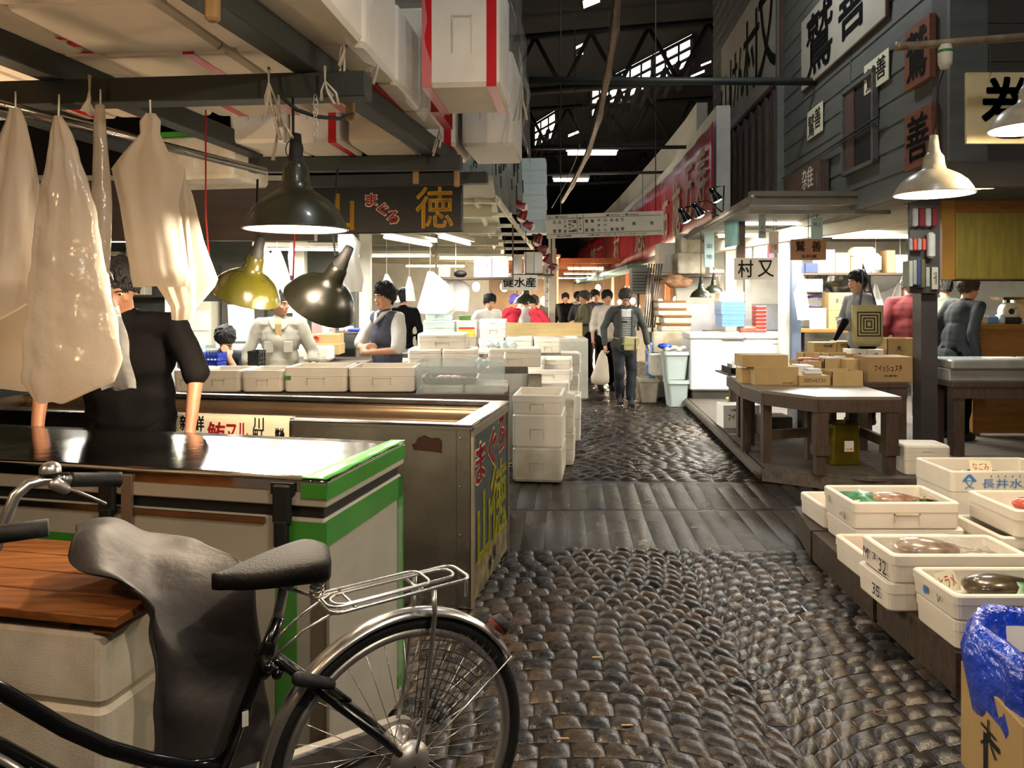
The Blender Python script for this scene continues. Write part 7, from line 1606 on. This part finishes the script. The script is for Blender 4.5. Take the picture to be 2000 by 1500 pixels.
# leaning rails and shelf unit
b = MB()
for k in range(6): a = at(1258 + k * 4, 640, 12.4); c = at(1268 + k * 5, 515, 12.4); b.tube([a, c], .014, n=5)
solo('leaning_rails', b, 'chrome_dull', 'bundle of thin metal rails leaning beside the walking man', 'rails')
b = MB(); p = at(1260, 640, 12.6); b.box(p.x, 12.2, 0, 2.9, 12.58, 1.0, 'wall_grey'); solo('stall_cabinet', b, None, 'grey cabinet under the leaning rails', 'cabinet')
b = MB(); b.box(2.1, 12.9, 1.84, 3.0, 13.4, 1.87); b.box(2.1, 12.9, 1.0, 2.14, 12.94, 1.84); b.box(2.9, 12.9, 1.0, 2.94, 12.94, 1.84); solo('rack_shelf', b, 'frame_dark', 'dark rack above the leaning rails', 'shelf')
foam(.30, .4, .50, 'solid', (at(1308, 500, 12.5).x, 12.8, 1.95), 0, 'upright narrow white foam box before the red banner', None)
foam(.44, .4, .33, 'solid', (at(1351, 535, 12.1).x, 12.3, 1.93), 0, 'beige foam box before the red banner with another on it', None, 'styro_dirty')
foam(.34, .36, .24, 'open', (at(1351, 500, 12.1).x, 12.3, 2.262), 0, 'beige open foam box on top of the other before the red banner', None, 'styro_dirty')
b = MB(); b.box(2.2, 12.1, 1.88, 3.3, 12.6, 1.915, 'dark_wood'); b.box(2.2, 12.1, 1.0, 2.23, 12.13, 1.88, 'dark_wood'); b.box(3.25, 12.1, .122, 3.28, 12.13, 1.88, 'dark_wood'); solo('rack_shelf', b, None, 'wooden rack carrying the beige foam boxes', 'shelf')
b = MB()
for k in range(10): b.ell((2.55 + rr.uniform(-.24, .24), 12.0, 1.80 + rr.uniform(-.05, .1)), (.13, .1, .05), n=10, k=6)
q = remesh(b, .02, 2, .02, 12); solo('folded_cloth', q, 'brown_light', 'folded brown paper sheets bulging under the beige foam boxes', 'paper')
b = MB(); b.box(2.55, 11.98, .122, 4.2, 12.05, 1.45); solo('low_partition', b, 'wall_blue', 'pale blue-grey partition behind the white freezer', 'partition')
b = MB(); b.box(1.98, 12.7, 1.62, 2.3, 12.95, 2.05, 'wall_grey'); [b.box(2.0, 12.69, 1.66 + k * .05, 2.28, 12.7, 1.68 + k * .05, 'siding_dark') for k in range(7)]; solo('ventilator', b, None, 'grey slatted machine hung above the leaning rails', 'machine')
# boards under the banners
b = MB(); a = lp(3.55); c = lp(2.2); b.M = frame((a.x, a.y, 2.28), c - a); b.box(0, -.5, 0, (c - a).length, .0, .1, 'teal_dim'); solo('banner_ledge', b, None, 'dull green ledge running under the red banners', 'ledge')
for k, (t_, lb) in enumerate(((2.95, 'white board lying on the green ledge under the bright red banner'), (3.5, 'pale packet lying on the green ledge under the deepest banner'))):
    q = lp(t_); b = MB(); b.rbox(q.x - .3, q.y, 2.385, .5, 1.4, .3 - .05 * k, .04); solo('foam_board', b, 'white_enamel', lb, 'board')

# ================= people =================
def V3(*a): return Vector(a)
def person(name_lab, loc, rz=0, H=1.68, lean=0, twist=0, head=(0, 0), sh=None, arms=None, legs=None, top=('c_grey', 'long'), pants='c_navy', shoes='black_rubber', hair='hair', hairk=.0, skin='skin', vox=.016, build_=1.0, coat=False, face=True, curl=.5, collar=None, group=None, extra=None, bald=False):
    """A standing figure facing -Y. Joint positions are in metres at 1.7 m height, scaled by H."""
    s = H / 1.70; t = thing('person', name_lab, 'person', loc, rz, group); t.scale = (s, s, s)
    ln = math.radians(lean); Rl = Matrix.Rotation(ln, 4, 'X'); P0 = V3(0, 0, .93)
    def U(x, y, z): return P0 + (Rl @ V3(x, y, z - .93))                   # upper body point, leans forward (towards -Y)
    w_ = .175 * build_; shL = U(-w_, 0, 1.40); shR = U(w_, 0, 1.40)
    A = arms or [dict(e=(-.24, .03, 1.12), h=(-.25, -.04, .86)), dict(e=(.24, .03, 1.12), h=(.25, -.04, .86))]
    Lg = legs or [dict(k=(-.10, -.02, .50), a=(-.10, .03, .09)), dict(k=(.10, -.02, .50), a=(.10, .03, .09))]
    nk = U(0, .0, 1.44); hd = U(0, -.015, 1.585); yaw, pit = math.radians(head[0]), math.radians(head[1])
    Hm = Matrix.Translation(hd) @ Rl.to_3x3().to_4x4() @ Matrix.Rotation(yaw, 4, 'Z') @ Matrix.Rotation(pit, 4, 'X')
    body = MB()
    body.cap(U(0, .01, 1.36), U(0, -.005, 1.52), .056, .050); body.ell(U(0, 0, 1.22), (.15 * build_, .10, .2)); body.ell(U(0, 0, 1.02), (.14 * build_, .10, .16)); body.ell(V3(0, 0, .92), (.155 * build_, .11, .12))
    # head, facing -Y
    h_ = lambda *a, m=None: body.ell(*a, m=Hm)
    h_((0, .012, .022), (.074, .093, .100), None, 20, 14); h_((0, -.028, -.040), (.054, .062, .066), None, 16, 12); h_((0, -.062, -.086), (.026, .024, .022)); h_((0, -.088, -.018), (.0125, .020, .021)); h_((0, -.080, .008), (.010, .012, .026)); h_((0, -.079, -.052), (.023, .013, .008)); h_((0, -.076, .030), (.046, .016, .010))
    for x in (-1, 1): h_((x * .074, .012, -.008), (.010, .020, .032)); h_((x * .040, -.066, -.02), (.020, .015, .018))
    for i, a in enumerate(A):
        S_ = (shL, shR)[i]; sx = (-1, 1)[i]; E_ = V3(*a['e']); W_ = V3(*a['h']); body.cap(S_, E_, .047, .038); body.cap(E_, W_, .038, .026)
        d = V3(*a.get('d', tuple((W_ - E_).normalized()))).normalized(); pn = V3(*a.get('n', (-sx, 0, 0))); sd = d.cross(pn).normalized(); pn = sd.cross(d).normalized()
        body.cap(W_, W_ + d * .04, .026, .030); F0 = W_ + d * .055
        for q in (-.024, -.008, .008, .024): body.cap(W_ + d * .02 + sd * q * .6, F0 + d * .03 + sd * q, .015, .012)
        cu = a.get('curl', curl)
        for q, L in ((-.027, .058), (-.009, .072), (.009, .068), (.027, .052)):
            f0 = F0 + d * .032 + sd * q; f1 = f0 + (d * math.cos(cu * .6) + pn * math.sin(cu * .6)) * L * .5; f2 = f1 + (d * math.cos(cu * 1.5) + pn * math.sin(cu * 1.5)) * L * .5
            body.cap(f0, f1, .0095, .0088); body.cap(f1, f2, .0088, .0075)
        t0 = W_ + d * .03 - sd * .024 * (-1 if V3(0, -1, 0).dot(sd) > 0 else 1); sg = (t0 - (W_ + d * .03)).normalized(); t1 = t0 + (d * .6 + sg * .8 + pn * .3).normalized() * .032; body.cap(t0, t1, .0125, .010); body.cap(t1, t1 + (d * .8 + sg * .15 + pn * .3).normalized() * .028, .010, .008)
    for i, l in enumerate(Lg):
        hp = V3((-.09, .09)[i], 0, .90); K = V3(*l['k']); An = V3(*l['a']); body.cap(hp, K, .075, .052); body.cap(K, An, .050, .036)
    sk = remesh(body, min(vox, .009) if face else vox, 2); sk.build('body', skin, t)
    # face details
    if face:
        b = MB(Hm)
        for x in (-1, 1): b.ell((x * .030, -.0755, .010), (.0125, .006, .0055), 'white_paper', 12); b.ell((x * .030, -.0805, .010), (.0055, .003, .0055), 'ink', 10)
        b.build('eyes', None, t)
        b = MB(Hm)
        for x in (-1, 1): b.tube([(x * .014, -.088, .026), (x * .030, -.089, .032), (x * .048, -.078, .027)], .0035, hair, n=6)
        b.build('eyebrows', None, t)
        b = MB(Hm); b.tube([(-.022, -.083, -.050), (-.008, -.0925, -.0525), (.008, -.0925, -.0525), (.022, -.083, -.050)], [.003, .0048, .0048, .003], n=8, flat=.7); b.build('lips', 'lip', t)
    # hair
    b = MB(); n = 44
    if not bald:
        T = Hm @ Matrix.Translation((0, .02, .034)); N = 16; R0 = []
        for i in range(N + 1):
            ph = PI * .60 * i / N; R1 = []
            for k in range(n):
                a = 2 * PI * k / n; front = max(0, -math.sin(a)); lim = PI * (.67 - .235 * front ** 1.1 + (.12 + hairk) * max(0, math.sin(a)) + .05 * noise.noise(Vector((math.cos(a) * 5, math.sin(a) * 5, loc[0])))) ; p_ = min(ph * (lim / (PI * .60)), lim)
                thk = .022 * (1 - (i / N) ** 3) + .003; x = (.078 + thk) * math.sin(p_) * math.cos(a); y = (.090 + thk) * math.sin(p_) * math.sin(a); z = (.098 + thk) * math.cos(p_) - .01
                q = Vector((x, y, z)); q *= 1 + .07 * noise.noise(q * 34) + .05 * noise.noise(q * 90); R1.append(q)
            R0.append(R1)
        R0 += [[q * .955 for q in r] for r in reversed(R0)]
        b.rings(R0, hair, True, True, True, m=T); rr_ = random.Random(int(loc[0] * 999)); rim_ = R0[N]
        for k in range(0, n, 1):
            q = rim_[k]; up_ = R0[N - 3][k]; L_ = rr_.uniform(.006, .026); o_ = Vector((q.x, q.y, 0)).normalized() * rr_.uniform(-.002, .006)
            b.tube([up_ * 1.01, q * 1.02, q + Vector((rr_.uniform(-.008, .008), 0, -L_)) + o_], [.010, .009, .002], hair, n=5, m=T)
        for k in range(30):
            i_ = rr_.randint(2, N - 5); j_ = rr_.randrange(n); q = R0[i_][j_]; w2 = R0[i_ + 4][(j_ + rr_.choice((-2, -1, 1, 2))) % n]; b.tube([q * .98, q.lerp(w2, .5) * 1.05, w2 * 1.03], [.006, .012, .004], hair, n=5, m=T)
        b.build('hair', None, t)
    # upper garment
    m, kind = top; g_ = MB(); g_.ell(U(0, .0, 1.25), (.178 * build_, .125, .20)); g_.ell(U(0, .0, 1.05), (.165 * build_, .128 + .015 * (build_ - 1), .20)); g_.ell(U(0, -.01, .95), (.168 * build_, .128, .14)); g_.cap(shL + V3(.02, 0, -.005), shR + V3(-.02, 0, -.005), .068, .068); g_.cap(U(0, .005, 1.38), U(0, .0, 1.455), .085, .062)
    if coat: g_.ell(V3(0, .0, .86), (.185 * build_, .14, .16)); g_.cap(V3(-.1, 0, .9), V3(.1, 0, .9), .11, .11)
    for i, a in enumerate(A):
        S_ = (shL, shR)[i]; E_ = V3(*a['e']); W_ = V3(*a['h'])
        if kind != 'vest':
            g_.cap(S_, E_, .066, .056 if kind == 'long' else .062)
            if kind == 'long': g_.cap(E_, E_.lerp(W_, .93), .055, .041)
            elif kind == 'roll': g_.cap(E_, E_.lerp(W_, .35), .058, .056)
    if kind == 'short' or kind == 'vest':
        pass
    gg = remesh(g_, vox, 2, .016, 7); 
    if kind == 'short':   # sleeve ends above the elbow: keep upper arms short
        pass
    gg.build({'long': 'jacket', 'roll': 'jacket', 'short': 't_shirt', 'vest': 'waistcoat'}[kind], m, t)
    # trousers
    g_ = MB(); g_.ell(V3(0, 0, .93), (.168 * build_, .122, .11))
    for i, l in enumerate(Lg):
        hp = V3((-.09, .09)[i], 0, .88); K = V3(*l['k']); An = V3(*l['a']); g_.cap(hp, K, .100 * build_ ** .6, .080); g_.cap(K, K.lerp(An, .93), .080, .070)
    g_ = remesh(g_, vox, 2, .012, 8); g_.build('trousers', pants, t)
    for l in Lg:
        An = V3(*l['a']); b = MB(); z0 = An.z - .06; b.rings([[(An.x + .045 * c_ * math.cos(a), An.y - .05 + .13 * c_ * math.sin(a) - (.0 if c_ > .8 else -.03), z) for a in [2 * PI * k / 14 for k in range(14)]] for c_, z in ((.9, z0 - .03), (1.0, z0 - .005), (.95, z0 + .03), (.7, z0 + .06), (.6, z0 + .11))], shoes); b.build('shoe', None, t)
    if extra: extra(t, U, Hm, shL, shR, A)
    return t
def strip(P, r, m, t, name, flat=1.0, n=8): b = MB(); b.tube(P, r, n=n, flat=flat); return b.build(name, m, t)
# the man walking towards us
def ex_walk(t, U, Hm, a, c, A):
    b = MB(); b.grid(lambda p, q: (-.085 + .17 * p, -.139 - .012 * math.sin(p * PI), .90 + q * .52), 8, 14, .006)
    b.build('striped_shirt', 'c_white', t)
    b = MB(); [b.box(-.083, -.157, .93 + k * .026, .083, -.148, .941 + k * .026) for k in range(15)]; b.build('shirt_stripes', 'c_navy', t)
    b = MB(); b.rbox(.06, -.19, .82, .21, .07, .20, .02, 'c_canvas'); b.box(-.045, -.232, .905, .165, -.224, .995, 'c_canvas'); b.box(.10, -.236, .83, .115, -.230, .99, 'black_leather'); b.tube([(-.04, -.17, .97), (-.15, -.06, 1.0), (-.16, .08, 1.0)], .008, 'c_canvas'); b.tube([(.16, -.17, .97), (.17, -.06, 1.0), (.16, .08, 1.0)], .008, 'c_canvas'); b.build('belt_bag', None, t)
    for s_ in (-1, 1):
        b = MB(); b.grid(lambda p, q: (s_ * (.075 + .03 * p), -.150 + .015 * p, .84 + q * .57), 3, 12, .012); b.build('jacket_edge', 'c_jacket', t)
    b = MB(); b.box(.09, -.158, 1.20, .16, -.15, 1.206); b.build('zip', 'chrome', t)
    b = MB(); 
    for r_ in (-.16,): b.tube([U(-.07, -.03, 1.47), U(-.06, -.08, 1.45), U(0, -.10, 1.42), U(.06, -.08, 1.45), U(.07, -.03, 1.47)], .02, n=8)
    b.build('collar', 'c_jacket', t)
    b = MB(Hm); b.tube([(-.045, -.088, .012), (-.012, -.094, .012), (.012, -.094, .012), (.045, -.088, .012), (.078, -.02, .01)], .0022, 'ink', n=5); b.build('glasses', None, t)
person('man in a grey jacket walking towards us, head bowed, carrying a white bag', gnd(1222, 794, 0) + V3(0, .12, 0), math.radians(4), 1.66, 4, 0, (0, 30), top=('c_jacket', 'long'), pants='c_navy', hair='hair_grey', coat=True, build_=1.05,
       arms=[dict(e=(-.30, .03, 1.14), h=(-.30, -.07, .88), curl=1.6), dict(e=(.30, .04, 1.14), h=(.34, -.02, .90))], legs=[dict(k=(-.10, -.10, .50), a=(-.07, .02, .12)), dict(k=(.10, -.02, .50), a=(.07, -.10, .10))], vox=.013, extra=ex_walk)
b = MB(); q = gnd(1222, 794, 0) + V3(-.32, .02, .80); R0 = []
for z, w_, d_ in ((.0, .02, .02), (-.06, .05, .03), (-.2, .09, .05), (-.38, .13, .07), (-.46, .12, .06), (-.49, .06, .03)):
    R0.append([(q.x - .04 * (-z) * 2.2 + w_ * math.cos(a) * (1 + .08 * math.sin(5 * a + z * 20)), q.y + d_ * math.sin(a), q.z + z) for a in [2 * PI * k / 26 for k in range(26)]])
b.rings(R0, 'bag_cloth'); solo('carrier_bag', b, None, 'white carrier bag in the hand of the walking man', 'bag')
# young man with folded arms and waistcoat
def ex_vest(t, U, Hm, shL, shR, A):
    g_ = MB()
    for S_, a in ((shL, A[0]), (shR, A[1])): g_.cap(S_, S_.lerp(V3(*a['e']), .9), .064, .068)
    g_ = remesh(g_, .014, 2, .012, 9); g_.build('shirt_sleeves', 'c_white', t)
    b = MB(); b.tube([U(-.075, .0, 1.455), U(-.05, -.07, 1.44), U(0, -.125, 1.36), U(.05, -.07, 1.44), U(.075, 0, 1.455)], .018, n=8); b.build('shirt_collar', 'c_white', t)
person('young man in a dark waistcoat and white shirt standing with folded arms', (at(757, 600, 6.75).x, 6.75, .0), math.radians(-42), 1.66, 2, 0, (0, 8), top=('c_vest', 'vest'), pants='c_navy', hairk=.04, vox=.012, extra=ex_vest,
       arms=[dict(e=(-.27, -.10, 1.14), h=(-.05, -.24, 1.14), d=(1, .1, .1), n=(0, 1, 0), curl=.4), dict(e=(.27, -.10, 1.12), h=(.06, -.27, 1.10), d=(-1, .05, .15), n=(0, 1, 0), curl=.4)])
# man in the pale work jacket looking aside
def ex_open(t, U, Hm, shL, shR, A):
    b = MB(); b.grid(lambda p, q: (-.03 + .06 * p, -.128 - .02 * q, 1.22 + q * .2), 4, 6, .006); b.build('undershirt', 'cardboard', t)
    for s_ in (-1, 1):
        b = MB(); b.grid(lambda p, q: (s_ * (.03 + .07 * q + .02 * p), -.135 + .07 * q, 1.34 + .11 * q), 3, 4, .012); b.build('collar', 'c_beige', t); b = MB(); b.rbox(s_ * .09, -.128, 1.12, .09, .02, .11, .01); b.build('chest_pocket', 'c_beige', t)
person('man in a pale work jacket with rolled sleeves looking aside behind the foam boxes', (at(548, 600, 7.0).x, 7.0, .0), math.radians(8), 1.59, 3, 0, (55, 4), top=('c_beige', 'roll'), pants='c_slate', coat=True, build_=1.1, vox=.013, extra=ex_open, skin='skin_warm',
       arms=[dict(e=(-.30, .0, 1.12), h=(-.31, -.10, .88)), dict(e=(.30, .0, 1.12), h=(.34, -.16, .92))])
# seated man, hand to his face
person('man in a dark shirt sitting at the desk with a hand over his face', (at(425, 650, 7.1).x, 7.3, -.34), math.radians(20), 1.66, 22, 0, (10, 30), top=('c_slate', 'short2') if False else ('c_slate', 'roll'), pants='c_slate', vox=.014,
       arms=[dict(e=(-.24, -.32, 1.12), h=(-.16, -.42, 1.18)), dict(e=(.16, -.44, 1.12), h=(.04, -.42, 1.36), d=(-.3, .1, .6), n=(0, 1, 0))], legs=[dict(k=(-.12, -.42, .86), a=(-.12, -.42, .44)), dict(k=(.12, -.42, .86), a=(.12, -.42, .44))])
b = MB(); b.box(-.22, -.2, .46, .22, .22, .50); [b.box(x, y, 0, x + .04, y + .04, .46) for x in (-.2, .16) for y in (-.18, .16)]; q = at(425, 650, 7.1); b.v = [(x + q.x + .03, y + 7.4, z) for x, y, z in b.v]; solo('stool', b, 'dark_wood', 'dark stool under the seated man', 'stool')
# person in black at the ice chest, head hidden by the hanging bags
person('person in a black T-shirt leaning on the ice chest, face hidden by the hanging bags', (-1.90, 3.84, 0), math.radians(6), 1.72, 12, 0, (0, 20), top=('c_black', 'roll2') if False else ('c_black', 'short'), pants='c_black', hair='hair', build_=1.36, vox=.016, skin='skin_warm',
       arms=[dict(e=(-.33, -.18, 1.16), h=(-.30, -.30, .90)), dict(e=(.36, -.18, 1.16), h=(.36, -.28, .90))])
# woman with the tote bag
wl = at(1668, 600, 8.2)
def ex_tote(t, U, Hm, shL, shR, A):
    b = MB(); b.rbox(0, 0, 0, .30, .07, .42, .02, 'c_canvas')
    for k, w2 in enumerate((.22, .165, .11, .06)):
        for (x0, z0, x1, z1) in ((-w2 / 2, 0, w2 / 2, .012), (-w2 / 2, w2, w2 / 2, w2 + .012), (-w2 / 2, 0, -w2 / 2 + .01, w2), (w2 / 2 - .01, 0, w2 / 2, w2)): b.box(x0, -.0375, .21 - w2 / 2 + z0, x1, -.034, .21 - w2 / 2 + z1, 'ink')
    for s_ in (-1,): b.tube([(-.08, 0, .41), (-.02, .02, .66), (.02, .06, .82), (.06, .04, .66), (.08, 0, .41)], .008, 'c_jean', n=6)
    o = b.build('tote_bag', None, None); o.parent = None; return o
t = person('short haired woman in a grey blouse with folded arms, seen from the side', (wl.x + .08, 8.2, .2), math.radians(-78), 1.62, 4, 0, (6, 2), top=('c_grey', 'long'), pants='c_black', vox=.013, hairk=.14,
       arms=[dict(e=(-.24, -.08, 1.14), h=(-.03, -.24, 1.12), d=(1, 0, 0), n=(0, 1, 0)), dict(e=(.25, -.06, 1.12), h=(.04, -.26, 1.08), d=(-1, 0, 0), n=(0, 1, 0))])
for q in (1,):
    b = MB(); b.rings([b.rr(.24, .05, .02, 0), b.rr(.30, .08, .03, .06), b.rr(.32, .07, .03, .40), b.rr(.32, .05, .02, .42)], 'c_canvas')
    for w2 in (.24, .18, .12, .06):
        for (x0, z0, x1, z1) in ((-w2 / 2, 0, w2 / 2, .012), (-w2 / 2, w2, w2 / 2, w2 + .012), (-w2 / 2, 0, -w2 / 2 + .01, w2), (w2 / 2 - .01, 0, w2 / 2, w2)): b.box(x0, -.044, .22 - w2 / 2 + z0, x1, -.036, .22 - w2 / 2 + z1, 'ink')
    b.tube([(-.08, 0, .41), (-.03, .03, .66), (.0, .10, .84), (.04, .05, .66), (.09, 0, .41)], .009, 'c_jean', n=6)
    o = at(1694, 676, 7.85); b.v = [(x + o.x, y + o.y, z + o.z) for x, y, z in b.v]; solo('tote_bag', b, None, 'olive canvas tote bag with a square spiral of print on the woman\'s shoulder', 'bag')
b = MB(); b.cap(at(1650, 628, 7.9), at(1632, 662, 7.8), .04, .02); solo('umbrella', b, 'c_black', 'folded black umbrella under the woman\'s arm', 'umbrella')
wp_ = at(1765, 600, 8.6)
person('man in a dark red shirt bending behind the grey panel, face hidden', (wp_.x + .11, 8.7, .12), math.radians(150), 1.68, 10, 0, (0, 20), top=('c_maroon', 'roll'), pants='c_lgrey', build_=1.1, vox=.014, hair='hair_grey')
person('man in a dark navy jacket bending forward beside the dark post, seen from behind', (at(1866, 600, 7.75).x, 7.75, .12), math.radians(104), 1.64, 14, 0, (-8, 6), top=('c_slate', 'long'), pants='c_black', coat=True, build_=1.14, vox=.013, hair='hair_grey')
person('man in a grey-green jacket beyond the navy jacket, head behind the panel', (at(1850, 600, 9.5).x, 9.5, .12), math.radians(170), 1.66, 8, 0, (0, 10), top=('c_sage', 'long'), pants='c_black', build_=1.1, vox=.018, face=False, hair='hair_grey')
# smaller figures down the aisle
far = [
 (1146, 14.2, 700, 1.66, -70, 'olive jacketed man with cropped hair and folded arms in the aisle', 'c_olive', 'long', 'c_black', 'hair_grey', [dict(e=(-.26, -.08, 1.14), h=(-.03, -.25, 1.12)), dict(e=(.26, -.08, 1.14), h=(.03, -.25, 1.12))]),
 (1184, 12.9, 0, 1.66, 10, 'man in a pale T-shirt and dark bib apron behind the walking man', 'c_offwhite', 'roll', 'c_black', 'hair', None),
 (1160, 15.6, 0, 1.70, 20, 'man in a dark shirt behind the olive jacket', 'navy', 'roll', 'c_navy', 'hair', None),
 (1104, 18.5, 0, 1.66, 0, 'man in a black and red T-shirt facing us far down the aisle', 'c_black', 'roll', 'c_black', 'hair', None),
 (1126, 19.5, 0, 1.70, 40, 'person in a grey top behind the crowd, far down the aisle', 'c_lgrey', 'roll', 'c_black', 'hair', None),
 (1134, 17.0, 0, 1.64, 160, 'person in a dark purple T-shirt with blue jeans seen from behind', 'c_slate', 'roll', 'c_jean', 'hair', None),
 (1058, 13.72, 0, 1.60, -60, 'man in a red jersey bending over the fish counter', 'c_red', 'long', 'c_black', 'hair_grey', None),
 (1022, 14.35, 0, 1.60, 160, 'grey haired man in a white coat behind the fish counter', 'c_white', 'long', 'c_black', 'hair_grey', None),
 (990, 13.72, 0, 1.62, 50, 'person in a bright pink jacket and purple cap behind the counters', 'c_red', 'long', 'c_black', 'purple', None),
 (1075, 16.2, 0, 1.66, 170, 'person in black bending behind the red jersey', 'c_black', 'long', 'c_black', 'hair', None),
 (785, 10.35, 0, 1.66, 165, 'person in black behind the young man in the waistcoat', 'c_black', 'long', 'c_black', 'hair', [dict(e=(-.28, .02, 1.14), h=(-.16, -.20, 1.0)), dict(e=(.32, .04, 1.16), h=(.18, -.10, .98))]),
 (945, 11.2, 0, 1.62, 30, 'person in white behind the pink lit foam boxes', 'c_white', 'long', 'c_black', 'hair', None),
 (1382, 12.35, 0, 1.30, 60, 'person in olive with a dark cap bending beyond the pale partition', 'c_olive', 'long', 'c_black', 'hair', None),
]
for u, Y, _, H, rz, lb, m, kd, pm, hr, ar in far:
    x = at(u, 600, Y).x; person(lb, (x, Y, .0 if u < 1300 else .122), math.radians(rz), H, 4 if H > 1.63 else 16, 0, (0, 4), top=(m, kd), pants=pm, hair=hr, vox=.022, face=Y < 13 and u > 1170, arms=ar)
b = MB(); b.box(-.13, -.02, 0, .13, .02, .52); q = at(1184, 640, 12.7); b.v = [(x + q.x, y + q.y - .02, z + .55) for x, y, z in b.v]; solo('bib_apron', b, 'c_black', 'dark bib apron with a red cord on the man in the pale T-shirt', 'apron') if False else None
